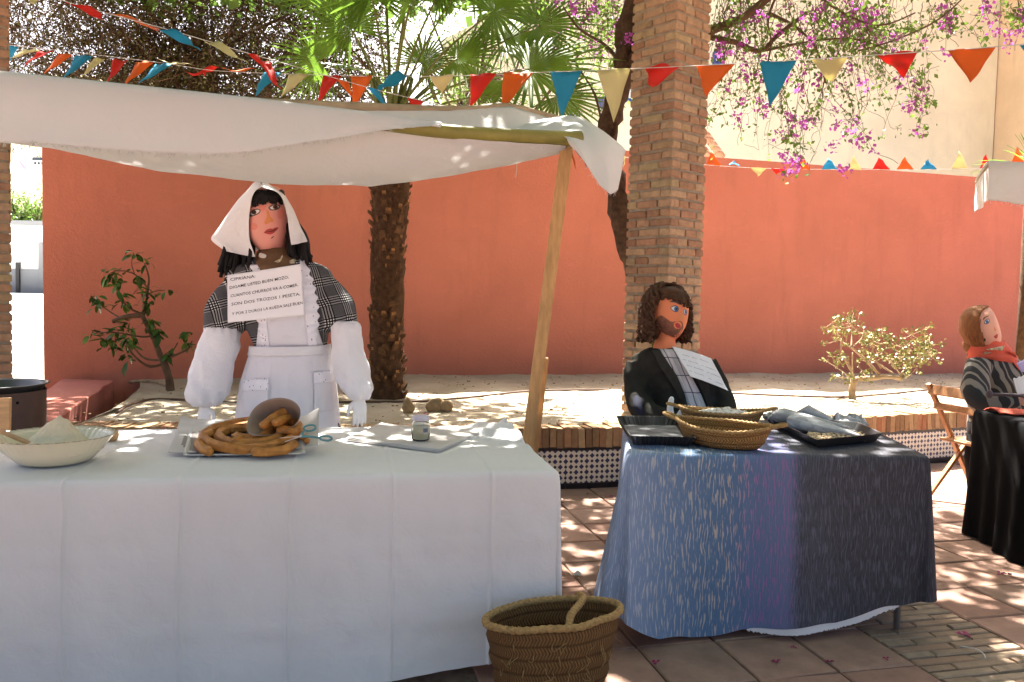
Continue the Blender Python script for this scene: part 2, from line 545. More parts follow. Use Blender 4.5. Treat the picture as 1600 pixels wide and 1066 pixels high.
BROWN_YARN = mk('brown_yarn', (0.075, 0.035, 0.018), 0.9, 0.35, 30, 0.8, 120, 0.004)
GINGER = mk('ginger_yarn', (0.26, 0.105, 0.04), 0.8, 0.3, 9, 0.7, 40, 0.005, stretch=(6, 6, 1))
JACKET = mk('dark_wool', (0.030, 0.029, 0.025), 0.95, 0.25, 12, 0.4, 200, 0.002, 0.1)
LAPEL = mk('dark_wool_lapel', (0.042, 0.040, 0.035), 0.95, 0.2, 12, 0.4, 200, 0.002, 0.1)
NAVY = mk('navy_patch', (0.012, 0.014, 0.035), 0.9, 0.15)
TROUSER = mk('dark_trousers', (0.03, 0.03, 0.035), 0.95, 0.15)
RED_CLOTH = mk('coral_cotton', (0.66, 0.12, 0.075), 0.85, 0.12, 10, 0.2, 90, 0.002)
BLACK_CLOTH = mk('black_cotton', (0.007, 0.007, 0.008), 0.95, 0.15, 8, 0.3, 200, 0.002, 0.08)
LILAC = mk('lilac_paper', (0.45, 0.38, 0.66), 0.7, 0.03)
BROWN_SCARF = mk('brown_print_cotton', (0.13, 0.065, 0.030), 0.8, 0.3, 14, 0.3, 60, 0.003, col2=(0.17, 0.10, 0.05))
FLAG = {'red': mk('red_bunting', (0.66, 0.035, 0.022), 0.7, 0.08, 4, trans=0.35),
        'orange': mk('orange_bunting', (0.72, 0.16, 0.022), 0.7, 0.08, 4, trans=0.35),
        'blue': mk('blue_bunting', (0.03, 0.31, 0.50), 0.7, 0.08, 4, trans=0.35),
        'cream': mk('pale_yellow_bunting', (0.66, 0.60, 0.32), 0.7, 0.06, 4, trans=0.35)}
CORD = mk('thin_white_cord', (0.6, 0.58, 0.55), 0.8, 0.05)
BARK = mk('rough_dark_bark', (0.085, 0.05, 0.032), 0.95, 0.45, 18, 1.0, 30, 0.02)
DARK_TWIG = mk('dark_twigs', (0.052, 0.027, 0.014), 0.95, 0.3, 10, spec=0.05)
TWIG = mk('brown_twigs', (0.11, 0.065, 0.04), 0.9, 0.3, 10)
PALE_BARK = mk('pale_grey_bark', (0.36, 0.26, 0.16), 0.9, 0.3, 14, 0.6, 40, 0.006)
SHRUB_BARK = mk('brown_shrub_bark', (0.13, 0.08, 0.05), 0.9, 0.3, 14, 0.6, 40, 0.006)
FIBRE = mk('palm_fibre', (0.085, 0.042, 0.020), 1.0, 0.4, 20, 1.0, 60, 0.02)
BOOT = mk_random('palm_leaf_base', [(0, (0.10, 0.05, 0.024)), (1, (0.20, 0.10, 0.045))])
BOOT_CUT = mk('palm_cut_end', (0.26, 0.125, 0.048), 0.9, 0.35, 30)
LEAF_PALM = mk('palm_leaf', (0.13, 0.24, 0.03), 0.45, 0.4, 3, spec=0.4, trans=0.6)
STALK = mk('palm_stalk', (0.13, 0.15, 0.035), 0.5, 0.2, 4)
LEAF_DARK = mk('dark_small_leaf', (0.034, 0.036, 0.010), 0.6, 0.4, 0.8, spec=0.05, trans=0.15, col2=(0.075, 0.060, 0.020))
LEAF_MID = mk('mid_green_leaf', (0.085, 0.15, 0.025), 0.5, 0.35, 1.2, trans=0.45)
LEAF_LIME = mk('lime_leaf', (0.12, 0.20, 0.03), 0.5, 0.3, 1.2, trans=0.5)
LEAF_GLOSS = mk_random('glossy_shrub_leaf', [(0, (0.035, 0.085, 0.018)), (0.6, (0.070, 0.145, 0.028)), (1, (0.15, 0.25, 0.045))], rough=0.35, bmp=0.1, grain=0.2)
LEAF_JADE = mk('jade_leaf', (0.15, 0.20, 0.05), 0.4, 0.35, 5, col2=(0.34, 0.30, 0.10))
BRACT = mk('magenta_bract', (0.44, 0.085, 0.40), 0.7, 0.25, 2, trans=0.55)
PETAL = mk('fallen_magenta_petal', (0.30, 0.018, 0.11), 0.7, 0.2, 20)
HOSE = mk('brown_drip_hose', (0.11, 0.062, 0.042), 0.6, 0.15, 10)
STONE = mk('tan_rock', (0.34, 0.23, 0.12), 0.95, 0.35, 14, 0.9, 30, 0.015)
BLACK_GLAZE = mk('black_glazed_tile', (0.010, 0.010, 0.016), 0.3, 0.3, 8, spec=0.5)
BLUE_TRIM = mk('blue_glazed_trim', (0.03, 0.06, 0.26), 0.35, 0.3, 20, spec=0.5)
GLASS_DARK = mk('window_glass', (0.06, 0.075, 0.09), 0.15, 0.1, spec=0.6)
ROOF_TILE = mk_random('clay_roof_tile', [(0, (0.42, 0.19, 0.11)), (1, (0.52, 0.28, 0.17))])
STREET = mk('pale_street_paving', (0.74, 0.72, 0.67), 0.9, 0.05, 3)

# more special materials ------------------------------------------------------
def azulejo():
    m, nt, bs = new_mat('blue_white_azulejo')
    v = coords(nt, 'Object')
    sp = nt.nodes.new('ShaderNodeSeparateXYZ'); nt.links.new(v, sp.inputs[0])
    # local x 0..w and z 0..h in metres; lattice of 0.082 m
    def cell(a, off):
        q = mth(nt, 'ADD', mth(nt, 'DIVIDE', a, 0.0825), off)
        return mth(nt, 'SUBTRACT', mth(nt, 'FRACT', q), 0.5)
    def diamond(ox, oz):
        x = mth(nt, 'ABSOLUTE', cell(sp.outputs[0], ox)); z = mth(nt, 'ABSOLUTE', cell(sp.outputs[2], oz))
        return mth(nt, 'LESS_THAN', mth(nt, 'ADD', x, z), 0.245)
    def dot(ox, oz):
        x = cell(sp.outputs[0], ox); z = cell(sp.outputs[2], oz)
        r = mth(nt, 'ADD', mth(nt, 'MULTIPLY', x, x), mth(nt, 'MULTIPLY', z, z))
        return mth(nt, 'LESS_THAN', r, 0.0185)
    d = mth(nt, 'MAXIMUM', diamond(0, 0), diamond(0.5, 0.5))
    k = mth(nt, 'MAXIMUM', dot(0.5, 0), dot(0, 0.5))
    n1 = tex_noise(nt, v, 30, 4)
    base = mixc(nt, n1, (0.58, 0.54, 0.46), (0.70, 0.66, 0.57))
    c = mixc(nt, k, base, (0.022, 0.022, 0.04))
    c = mixc(nt, d, c, (0.016, 0.022, 0.10))
    nt.links.new(c, bs.inputs['Base Color'])
    bs.inputs['Roughness'].default_value = 0.3
    bs.inputs['Specular IOR Level'].default_value = 0.45
    return m
AZULEJO = azulejo()

def leafcloud(pts, size, jitter=0.4, dirs=None, aspect=0.45, seed=1, droop=0.0):
    """many small folded leaves -> (verts, faces) arrays"""
    r = np.random.default_rng(seed)
    p = np.asarray(pts, float)
    n = len(p)
    d = r.normal(size=(n, 3)) if dirs is None else np.asarray(dirs, float) + 0.5 * r.normal(size=(n, 3))
    d[:, 2] -= droop
    d /= np.linalg.norm(d, axis=1)[:, None] + 1e-9
    q = np.cross(d, r.normal(size=(n, 3)))
    q /= np.linalg.norm(q, axis=1)[:, None] + 1e-9
    w = np.cross(d, q)
    L = (size * (1 + jitter * r.uniform(-1, 1, n)))[:, None]
    v = np.empty((n, 4, 3))
    v[:, 0] = p
    v[:, 1] = p + d * L * 0.45 + q * L * aspect * 0.5 + w * L * 0.06
    v[:, 2] = p + d * L
    v[:, 3] = p + d * L * 0.45 - q * L * aspect * 0.5 + w * L * 0.06
    return v.reshape(-1, 3), n
def quads(name, v, n, mat, parent=None, kind='stuff', base=None):
    off = np.array(OFF[parent.name] if parent is not None else (base if base is not None else (0, 0, 0)))
    me = bpy.data.meshes.new(name)
    me.vertices.add(len(v)); me.vertices.foreach_set('co', (v - off).ravel())
    me.loops.add(4 * n); me.loops.foreach_set('vertex_index', np.arange(4 * n))
    me.polygons.add(n); me.polygons.foreach_set('loop_start', np.arange(n) * 4)
    me.materials.append(mat)
    me.update(calc_edges=True); me.validate()
    o = bpy.data.objects.new(name, me); COL.objects.link(o)
    if parent is not None: o.parent = parent
    else: o.location = off
    if kind: o['kind'] = kind
    OFF[o.name] = Vector(off)
    return o

# ------------------------------------------------------------------ ground
GA = math.radians(13.3)
gu, gv = Vector((math.cos(GA), math.sin(GA), 0)), Vector((-math.sin(GA), math.cos(GA), 0))
mb = MB()
mb.add([(-60, -40, -0.03), (60, -40, -0.03), (60, 70, -0.03), (-60, 70, -0.03)], [(0, 1, 2, 3)])
def ground_mat():
    m, nt, bs = new_mat('patio_ground')
    v = coords(nt, 'Object', (1, 1, 1), (0, 0, -GA))
    b = nt.nodes.new('ShaderNodeTexBrick')
    b.offset = 0.0
    b.inputs['Scale'].default_value = 1.0
    b.inputs['Brick Width'].default_value = 0.345; b.inputs['Row Height'].default_value = 0.345
    b.inputs['Mortar Size'].default_value = 0.008
    b.inputs['Color1'].default_value = (0.38, 0.23, 0.17, 1); b.inputs['Color2'].default_value = (0.33, 0.205, 0.155, 1)
    b.inputs['Mortar'].default_value = (0.17, 0.135, 0.10, 1)
    nt.links.new(v, b.inputs['Vector'])
    n1 = tex_noise(nt, v, 8, 6)
    c = mixc(nt, mth(nt, 'MULTIPLY', n1, 0.35), b.outputs['Color'], (0.2, 0.15, 0.11))
    nt.links.new(c, bs.inputs['Base Color']); bs.inputs['Roughness'].default_value = 0.85
    return m
ground = mb.build('ground', ground_mat(), smooth=False)
tag(ground, kind='structure')

# patio: mortar bed with separate terracotta pavers and a band of bricks
TS = 0.345
def planter_front(x):
    return interp([(-3.6, 5.37), (-2.79, 5.43), (-1.2, 5.56), (0.315, 5.765), (0.852, 5.90), (2.2, 6.40), (3.84, 7.10), (4.95, 7.58), (6.2, 8.12), (8.0, 8.9)], x)
mb = MB()
mb.add([(-7, 0.6, -0.008), (7, 0.6, -0.008), (7, 9.0, -0.008), (-7, 9.0, -0.008)], [(0, 1, 2, 3)])
patio = mb.build('patio_paving', GROUT, smooth=False)
tag(patio, kind='structure')
def slab_mesh(name, sx, sy, h, mat, bev=0.006, seed=0):
    r = random.Random(seed)
    m = MB()
    j = lambda a: r.uniform(-a, a)
    top = [Vector((x * (sx / 2 - bev) + j(0.003), y * (sy / 2 - bev) + j(0.003), h + j(0.0015))) for x, y in ((-1, -1), (1, -1), (1, 1), (-1, 1))]
    mid = [Vector((x * sx / 2 + j(0.003), y * sy / 2 + j(0.003), h - bev)) for x, y in ((-1, -1), (1, -1), (1, 1), (-1, 1))]
    bot = [Vector((v.x, v.y, 0)) for v in mid]
    m.add(top + mid + bot, [(0, 1, 2, 3)] + [(4 + k, 4 + (k + 1) % 4, (k + 1) % 4, k) for k in range(4)]
          + [(8 + k, 8 + (k + 1) % 4, 4 + (k + 1) % 4, 4 + k) for k in range(4)])
    return m.mesh(name, mat, smooth=False)
paver_meshes = [slab_mesh('paver', TS - 0.010, TS - 0.010, 0.020, PAVER, seed=k) for k in range(5)]
band_meshes = [slab_mesh('paving_brick', 0.272, 0.046, 0.018, BAND_BRICK, 0.005, seed=20 + k) for k in range(5)]
# brick band runs along gv through these two edges
BA = G(1448, 937); BB = G(1400, 1022)
band_u1 = Vector((BA.x, BA.y, 0)).dot(gu)
band_u0 = band_u1 - 0.56
rr = random.Random(3)
cnt = 0
def infloor(p, marg=60):
    q = proj(p)
    return -marg < q[0] < 1600 + marg and 660 < q[1] < 1066 + marg * 2
def hidden_by_white_table(p):
    q = proj(p)
    return q[0] < 690
v0 = 0.5
for iu in range(-12, 14):
    for iv in range(0, 26):
        # pavers on the left of the band count from its left edge, those on the right from its right edge
        for side in (0, 1):
            a = band_u0 - (iu + 0.5) * TS if side == 0 else band_u1 + (iu + 0.5) * TS
            if iu < 0: continue
            b = v0 + (iv + 0.5) * TS
            c = gu * a + gv * b
            if c.y > planter_front(c.x) + 0.15 or not infloor(c) or hidden_by_white_table(c): continue
            o = place('paver', rr.choice(paver_meshes), patio, (c.x, c.y, -0.016 + rr.uniform(-0.0015, 0.0015)), (rr.uniform(-0.004, 0.004), rr.uniform(-0.004, 0.004), GA + rr.choice((0, math.pi / 2, math.pi)) + rr.uniform(-0.006, 0.006)))
            cnt += 1
nb = 0
for iv in range(0, 140):
    b = v0 + iv * 0.055
    for k in range(3):
        a = band_u0 + 0.14 + k * 0.28 - (0.14 if iv % 2 else 0)
        ln = 1.0
        if a - 0.13 < band_u0 - 0.02:
            a, ln = band_u0 + 0.07, 0.48
        if a + 0.13 > band_u1 + 0.02:
            if a > band_u1 + 0.02: continue
            a, ln = band_u1 - 0.07, 0.48
        c = gu * a + gv * b
        if c.y > planter_front(c.x) or not infloor(c): continue
        place('paving_brick', rr.choice(band_meshes), patio, (c.x, c.y, -0.016 + rr.uniform(-0.003, 0.002)), (0, 0, GA + rr.uniform(-0.012, 0.012)), (ln, rr.uniform(0.92, 1.03), 1))
        nb += 1

# ------------------------------------------------------------------ raised bed
ZP = 0.46
front_pts = [Vector((x, planter_front(x), 0)) for x in np.linspace(-3.35, 7.2, 120)]
# smooth the polyline a little
for _ in range(6):
    front_pts = [front_pts[0]] + [(front_pts[i - 1] + front_pts[i] * 2 + front_pts[i + 1]) / 4 for i in range(1, len(front_pts) - 1)] + [front_pts[-1]]
cum = [0.0]
for a, b in zip(front_pts, front_pts[1:]): cum.append(cum[-1] + (b - a).length)
def along(s):
    s = max(0, min(cum[-1] - 1e-6, s))
    for i in range(len(cum) - 1):
        if s <= cum[i + 1]:
            t = (s - cum[i]) / (cum[i + 1] - cum[i])
            p = front_pts[i].lerp(front_pts[i + 1], t)
            d = (front_pts[i + 1] - front_pts[i]).normalized()
            return p, d
bed = thing('raised_bed', 'tiled retaining wall with brick edging holding the sandy bed', 'planter', (0.3, 5.8, 0))
mb = MB()
N = 60
ins = 0.016
vs, fs = [], []
for i in range(N + 1):
    p, d = along(cum[-1] * i / N)
    n = Vector((-d.y, d.x, 0))
    for off, z in ((ins, -0.02), (ins, ZP - 0.01), (0.24, ZP - 0.01), (0.24, -0.02)):
        q = p + n * off
        vs.append((q.x, q.y, z))
for i in range(N):
    for k in range(3):
        fs.append((i * 4 + k, (i + 1) * 4 + k, (i + 1) * 4 + k + 1, i * 4 + k + 1))
fs += [(0, 1, 2, 3), (N * 4 + 3, N * 4 + 2, N * 4 + 1, N * 4)]
mb.add(vs, fs)
mb.build('wall_core', MORTAR, bed, smooth=False)
ROOT = OFF[bed.name]
cop_meshes = []
for k in range(5):
    r = random.Random(60 + k)
    m = MB()
    w, dp, h = 0.048 + r.uniform(-0.004, 0.004), 0.235, 0.145
    m.box((0, dp / 2 - 0.012, -h / 2), (w, dp, h))
    for v in m.v: v += Vector((r.uniform(-0.004, 0.004), r.uniform(-0.005, 0.005), r.uniform(-0.004, 0.004)))
    me = m.mesh('edging_brick', COPING, smooth=False)
    cop_meshes.append(me)
s = 0.0
while s < cum[-1] - 0.05:
    p, d = along(s + 0.027)
    q = proj((p.x, p.y, ZP))
    if -40 < q[0] < 1640 and not (985 < q[0] < 1180):
        o = place('edging_brick', rr.choice(cop_meshes), bed, Vector((p.x, p.y, ZP + rr.uniform(-0.004, 0.006))) - ROOT, (rr.uniform(-0.02, 0.02), rr.uniform(-0.02, 0.02), math.atan2(d.y, d.x) + rr.uniform(-0.03, 0.03)))
    elif -40 < q[0] < 1640:
        o = place('edging_brick', rr.choice(cop_meshes), bed, Vector((p.x, p.y, ZP)) - ROOT, (0, 0, math.atan2(d.y, d.x)))
    s += 0.0555
# glazed tiles and the dark strips above and below
TW, TH = 0.165, 0.2475
m = MB(); m.box((TW / 2 - 0.0006, 0.006, TH / 2), (TW - 0.003, 0.012, TH - 0.003))
tile_me = m.mesh('glazed_tile', AZULEJO, smooth=False)
m = MB(); m.box((TW / 2, 0.006, 0.016), (TW - 0.002, 0.014, 0.032))
strip_me = m.mesh('dark_strip_tile', BLACK_GLAZE, smooth=False)
m = MB(); m.box((TW / 2, 0.006, 0.0215), (TW - 0.002, 0.014, 0.043))
strip2_me = m.mesh('dark_strip_tile', BLACK_GLAZE, smooth=False)
s = 0.0
while s < cum[-1] - TW:
    p, d = along(s)
    p2, _ = along(s + TW)
    q = proj((p.x, p.y, 0.2)); q2 = proj((p2.x, p2.y, 0.2))
    if q2[0] > 700 and q[0] < 1640:
        e = (p2 - p).normalized()
        rz = math.atan2(e.y, e.x)
        place('glazed_tile', tile_me, bed, Vector((p.x, p.y, 0.045)) - ROOT, (0, 0, rz))
        place('dark_strip_tile', strip2_me, bed, Vector((p.x, p.y, 0.0)) - ROOT, (0, 0, rz))
        place('dark_strip_tile', strip_me, bed, Vector((p.x, p.y, 0.2945)) - ROOT, (0, 0, rz))
    s += TW

# terracotta boundary wall
WZ = 3.40
wall_pts = catmull([(-4.80, 8.02, 0), (-3.0, 8.97, 0), (-1.35, 9.66, 0), (0.16, 10.08, 0), (2.51, 10.68, 0), (6.74, 11.80, 0), (9.5, 12.5, 0)], 90)
def wall_y(x):
    return interp([(p.x, p.y) for p in wall_pts], x)
mb = MB()
vs, fs = [], []
for i, p in enumerate(wall_pts):
    d = (wall_pts[min(i + 1, 90)] - wall_pts[max(i - 1, 0)]).normalized()
    n = Vector((-d.y, d.x, 0))
    for off, z in ((0, 0), (0, WZ), (0.24, WZ), (0.24, 0)):
        q = p + n * off
        vs.append((q.x, q.y, z))
for i in range(90):
    for k in range(3):
        fs.append((i * 4 + k, (i + 1) * 4 + k, (i + 1) * 4 + k + 1, i * 4 + k + 1))
fs += [(0, 1, 2, 3), (90 * 4 + 3, 90 * 4 + 2, 90 * 4 + 1, 90 * 4)]
mb.add(vs, fs)
mb.m = [1 if (i < 270 and i % 3 == 2) else 0 for i in range(len(fs))]  # unseen back face whitened to bounce sun onto the cream building
o = mb.build('boundary_wall', [WALL_RED, WHITE_WALL], base=(0, 10, 0), smooth=False)
tag(o, 'tall terracotta-red plastered wall behind the sandy bed', 'wall')
for p in o.data.polygons:
    p.use_smooth = False

# low red kerb closing the bed on the street side
mb = MB()
kr0, kr1 = Vector((-4.05, 7.95, 0)), Vector((-3.17, 5.40, 0))
kl0, kl1 = Vector((-4.62, 8.05, 0)), Vector((-3.50, 5.36, 0))
vs = []
for t in np.linspace(0, 1, 12):
    a, b = kl0.lerp(kl1, t), kr0.lerp(kr1, t)
    w = 0.012 * nz(t * 6, 3.1)
    vs += [(a.x, a.y, 0), (a.x, a.y, 0.50 + w), (b.x + 0.03 * nz(t * 9), b.y, 0.50 + w), (b.x + 0.03 * nz(t * 9), b.y, 0)]
fs = [(i * 4 + k, i * 4 + k + 1, (i + 1) * 4 + k + 1, (i + 1) * 4 + k) for i in range(11) for k in range(3)] + [(0, 3, 2, 1), (44, 45, 46, 47)]
mb.add(vs, fs)
o = mb.build('low_kerb', KERB_RED, base=(-3.9, 6.7, 0), smooth=False, bevel=0.012)
tag(o, 'low faded red plaster kerb closing the sandy bed by the street', 'kerb')

# sand
mb = MB()
def sandf(u, v):
    x = -3.32 + u * 11.0
    y0 = planter_front(x) + 0.18
    y1 = wall_y(x) + 0.05
    if x < -3.1: y0 = lerp(7.0, y0, (x + 3.32) / 0.22)
    xx = x + (1 - u) ** 8 * v * -0.9
    y = lerp(y0, y1, v)
    z = ZP - 0.012 + 0.045 * nz(x * 0.9, y * 0.9) * min(1, v * 5) + 0.018 * nz(x * 4, y * 4, 2) * min(1, v * 6) + 0.006 * nz(x * 14, y * 14, 4)
    z += 0.03 * max(0, v - 0.7)
    return Vector((xx, y, z))
mb.grid(sandf, 260, 90)
o = mb.build('sandy_soil', SAND)
tag(o, kind='structure')
def sand_z(x, y):
    v = (y - planter_front(x) - 0.18) / (wall_y(x) - planter_front(x))
    v = max(0, min(1, v))
    return ZP - 0.012 + 0.045 * nz(x * 0.9, y * 0.9) * min(1, v * 5) + 0.018 * nz(x * 4, y * 4, 2) * min(1, v * 6) + 0.03 * max(0, v - 0.7)
def GS(px, py):
    p = G(px, py, ZP)
    for _ in range(3): p = G(px, py, sand_z(p.x, p.y))
    return p

# pebbles and litter in the sand (uncountable)
mb = MB()
for k in range(900):
    x = rr.uniform(-3.4, 7); y = rr.uniform(planter_front(x) + 0.25, wall_y(x) - 0.05)
    r = rr.uniform(0.004, 0.013)
    mb.ball((x, y, sand_z(x, y) + r * 0.3), (r * rr.uniform(0.8, 1.6), r, r * 0.7), 5, 3)
tag(mb.build('pebbles', STONE, smooth=False), kind='stuff')

# ------------------------------------------------------------------ brick pillars
def brick_mesh(L, seed):
    r = random.Random(seed)
    m = MB()
    h, t, b = 0.056, 0.105, 0.007
    # rounded-edge brick: 3 rings along the length
    ring = [(-t / 2 + b, -h / 2), (t / 2 - b, -h / 2), (t / 2, -h / 2 + b), (t / 2, h / 2 - b), (t / 2 - b, h / 2), (-t / 2 + b, h / 2), (-t / 2, h / 2 - b), (-t / 2, -h / 2 + b)]
    vs = []
    for x, k in ((-L / 2, 0.88), (-L / 2 + b, 1), (0, 1.0), (L / 2 - b, 1), (L / 2, 0.88)):
        for (y, z) in ring:
            vs.append((x + r.uniform(-0.003, 0.003), y * (k if abs(x) > L / 2 - 0.001 else 1) + r.uniform(-0.003, 0.003), z * (k if abs(x) > L / 2 - 0.001 else 1) + r.uniform(-0.003, 0.003)))
    fs = [(i * 8 + k, i * 8 + (k + 1) % 8, (i + 1) * 8 + (k + 1) % 8, (i + 1) * 8 + k) for i in range(4) for k in range(8)]
    fs += [tuple(range(7, -1, -1)), tuple(32 + k for k in range(8))]
    m.add(vs, fs)
    return m.mesh('brick', BRICK, smooth=False)
A = 0.455
BL = [[brick_mesh(L, 100 + i * 10 + k) for k in range(4)] for i, L in enumerate((0.205, 0.128, 0.345))]
def pillar(name, label, corner, ang, z0, courses, dz=0.0765):
    e1 = Vector((math.cos(ang), math.sin(ang), 0)); e2 = Vector((-math.sin(ang), math.cos(ang), 0))
    c = Vector(corner) + (e1 + e2) * (A / 2)
    root = thing(name, label, 'pillar', (c.x, c.y, z0))
    root.rotation_euler = (0, 0, ang)
    m = MB(); m.box((0, 0, courses * dz / 2), (A - 0.030, A - 0.030, courses * dz + 0.02))
    me = m.mesh('mortar_core', MORTAR, smooth=False)
    place('mortar_core', me, root, (0, 0, 0))
    r = random.Random(name + label)
    h = A / 2 - 0.105 / 2 - 0.002
    for i in range(courses):
        z = (i + 0.5) * dz
        fl = 1 if i % 2 == 0 else -1
        # four strips chasing each other round the pillar
        for side in range(4):
            rot = side * math.pi / 2
            def put(me, x):
                p = Matrix.Rotation(rot, 3, 'Z') @ Vector((x, -h + r.uniform(-0.004, 0.004), 0))
                place('brick', me, root, (p.x, p.y, z + r.uniform(-0.003, 0.003)), (r.uniform(-0.015, 0.015), r.uniform(-0.012, 0.012), rot + r.uniform(-0.012, 0.012) + r.choice((0, math.pi))))
            lo, hi = (-A / 2, A / 2 - 0.11) if fl > 0 else (-A / 2 + 0.11, A / 2)
            if side in (0, 3):
                big_first = ((i // 2 + side) % 2 == 0)
                if big_first:
                    put(r.choice(BL[0]), lo + 0.205 / 2); put(r.choice(BL[1]), hi - 0.128 / 2)
                else:
                    put(r.choice(BL[1]), lo + 0.128 / 2); put(r.choice(BL[0]), hi - 0.205 / 2)
            else:
                put(r.choice(BL[2]), (lo + hi) / 2)
    return root
PC = P(1043, 470, 6.25)
pillar('brick_pillar', 'square handmade-brick pillar standing behind the seated man doll', (PC.x, PC.y, 0), math.radians(41), ZP - 0.05, 46)
LP = P(19, 470, 6.0)
_a = math.radians(33)
pillar('brick_pillar', 'dark brick pillar standing behind the black frying drum by the street', (LP.x - A * math.cos(_a), LP.y - A * math.sin(_a), 0), _a, 0.0, 50)

# ------------------------------------------------------------------ street and buildings beyond
mb = MB()
def streetf(u, v):
    y = 8.3 + v * 40
    z = interp([(8.3, 0.0), (12, 0.18), (22, 1.28), (27, 1.36), (50, 1.5)], y)
    x = lerp(-40, -4.83 - (0 if y > 8.6 else 0), u) if y < 13 else lerp(-40, -4.9, u)
    return Vector((x, y, z))
mb.grid(streetf, 4, 40)
tag(mb.build('street', STREET, smooth=False), kind='structure')
SY = 24.0
def at(px, py, Y=SY): return P(px, py, Y)
w = thing('street_wall', 'white street wall with grey plinth and dark coping seen past the pillar', 'wall', (at(40, 455).x, SY, 1.2))
x0, x1 = at(-60, 400).x, at(150, 400).x
zt = at(48, 352).z; zb = at(48, 455).z; zm = at(48, 421).z
MB().box(((x0 + x1) / 2, SY + 0.15, (zb + zt) / 2 - 0.3), (x1 - x0, 0.3, zt - zb + 0.6)).build('wall', WHITE_WALL, w, smooth=False)
MB().box(((x0 + x1) / 2, SY + 0.13, (zb + zm) / 2 - 0.3), (x1 - x0, 0.36, zm - zb + 0.6)).build('plinth', GREY_WALL, w, smooth=False)
MB().box(((x0 + x1) / 2, SY + 0.15, zt + 0.06), (x1 - x0, 0.5, 0.14)).build('coping', GREY_WALL, w, smooth=False)
dx0 = at(62, 400).x
m = MB(); m.box((dx0 + 0.16, SY - 0.03, lerp(zm, zt, 0.30)), (0.34, 0.06, (zt - zm) * 0.62)); m.build('meter_box', GREY_WALL, w, smooth=False)
m = MB(); m.box((at(31, 430).x, SY - 0.08, (zb + zm) / 2 + 0.05), (0.10, 0.1, zm - zb + 0.3)); m.build('gate_post', BLACK_TIN, w, smooth=False)
# pale house above it
hb = thing('house', 'pale distant house with pink shutter and balcony above the street wall', 'house', (at(40, 260, 34).x, 34, 1.4))
hx0, hx1 = at(-120, 300, 34).x, at(240, 300, 34).x
MB().box(((hx0 + hx1) / 2, 36, 6), (hx1 - hx0, 4, 9.2)).build('wall', CREAM, hb, smooth=False)
for (px, py, wpx, hpx, mat) in ((36, 253, 11, 34, 'p'), (59, 252, 20, 12, 'g'), (36, 180, 11, 34, 'p'), (60, 180, 11, 34, 'p')):
    c = at(px, py, 33.9)
    k = 33.9 / F_PX
    f = MB().box((c.x, 33.96, c.z), (wpx * k, 0.10, hpx * k)).build('window', WHITE_WALL, hb, smooth=False)
    MB().box((c.x, 33.90, c.z), (wpx * k * 0.8, 0.05, hpx * k * 0.86)).build('pane', FLAG['red'] if False else (LILAC if mat == 'p' else GLASS_DARK), f, smooth=False)
c = at(59, 262, 33)
m = MB()
for k in range(5): m.box((c.x - 0.3 + k * 0.15, 33.2, c.z), (0.03, 0.03, 0.6))
m.box((c.x, 33.2, c.z + 0.3), (0.75, 0.05, 0.05)); m.box((c.x, 33.5, c.z - 0.3), (0.8, 0.7, 0.08))
m.build('balcony', WHITE_WALL, hb, smooth=False)

# unseen pale sheet added behind the wall to bounce sun onto the building
mb = MB(); mb.add([(-4.7, 9.3, 0.02), (40, 13, 0.02), (40, 40, 0.02), (-4.7, 40, 0.02)], [(0, 1, 2, 3)])
tag(mb.build('bounce_sheet', STREET, smooth=False), kind='structure')

# cream building behind the wall
BY = 17.0
bx0, bx1 = P(700, 200, BY).x, P(1553, 200, BY).x
cb = thing('cream_building', 'tall cream building rising behind the red wall', 'building', ((bx0 + bx1) / 2, BY, 0))
mb = MB()
mb.add([(bx0, BY - 1.6, 0), (bx1, BY, 0), (bx1, BY + 6, 0), (bx0, BY + 6, 0), (bx0, BY - 1.6, 6.4), (bx1, BY, 13), (bx1, BY + 6, 13), (bx0, BY + 6, 6.4)],
       [(0, 1, 5, 4), (1, 2, 6, 5), (2, 3, 7, 6), (3, 0, 4, 7), (4, 5, 6, 7)])
mb.build('wall', CREAM, cb, smooth=False)
def facade(px, py):
    # point on the slanted facade
    d = ray(px, py)
    n = Vector((1.6, -(bx1 - bx0), 0)).normalized()
    p0 = Vector((bx1, BY, 0))
    return CAM + d * ((p0 - CAM).dot(n) / d.dot(n))
fd = Vector((bx1 - bx0, 1.6, 0)).normalized()
fa = math.atan2(fd.y, fd.x)
R = Matrix.Rotation(fa, 3, 'Z')
for (px, py, wpx, hpx) in ((988, 148, 26, 24), (897, 184, 16, 18), (1121, 92, 16, 18)):
    c = facade(px, py); k = c.y / F_PX
    f = MB().box(c - R @ Vector((0, 0.04, 0)), (wpx * k, 0.12, hpx * k), R).build('window', BLUE_TRIM, cb, smooth=False)
    MB().box(c - R @ Vector((0, 0.12, 0)), (wpx * k * 0.62, 0.05, hpx * k * 0.62), R).build('pane', WHITE_WALL, f, smooth=False)
    g = MB()
    for q in (-0.18, 0.0, 0.18): g.box(c - R @ Vector((q * wpx * k, 0.17, 0)), (0.015, 0.015, hpx * k * 0.62), R)
    g.build('grille', BLACK_TIN, f, smooth=False)
c = facade(943, 164)
m = MB(); m.box(c - R @ Vector((0, 0.22, 0)), (0.32, 0.5, 0.05), R @ Matrix.Rotation(0.6, 3, 'X') @ Matrix.Rotation(-0.3, 3, 'Y'))
m.build('tiled_sill', BLUE_TRIM, cb, smooth=False)
pb = thing('peach_building', 'peach-coloured building wing in the corner beside the cream building', 'building', (bx1 + 2, BY - 1, 0))
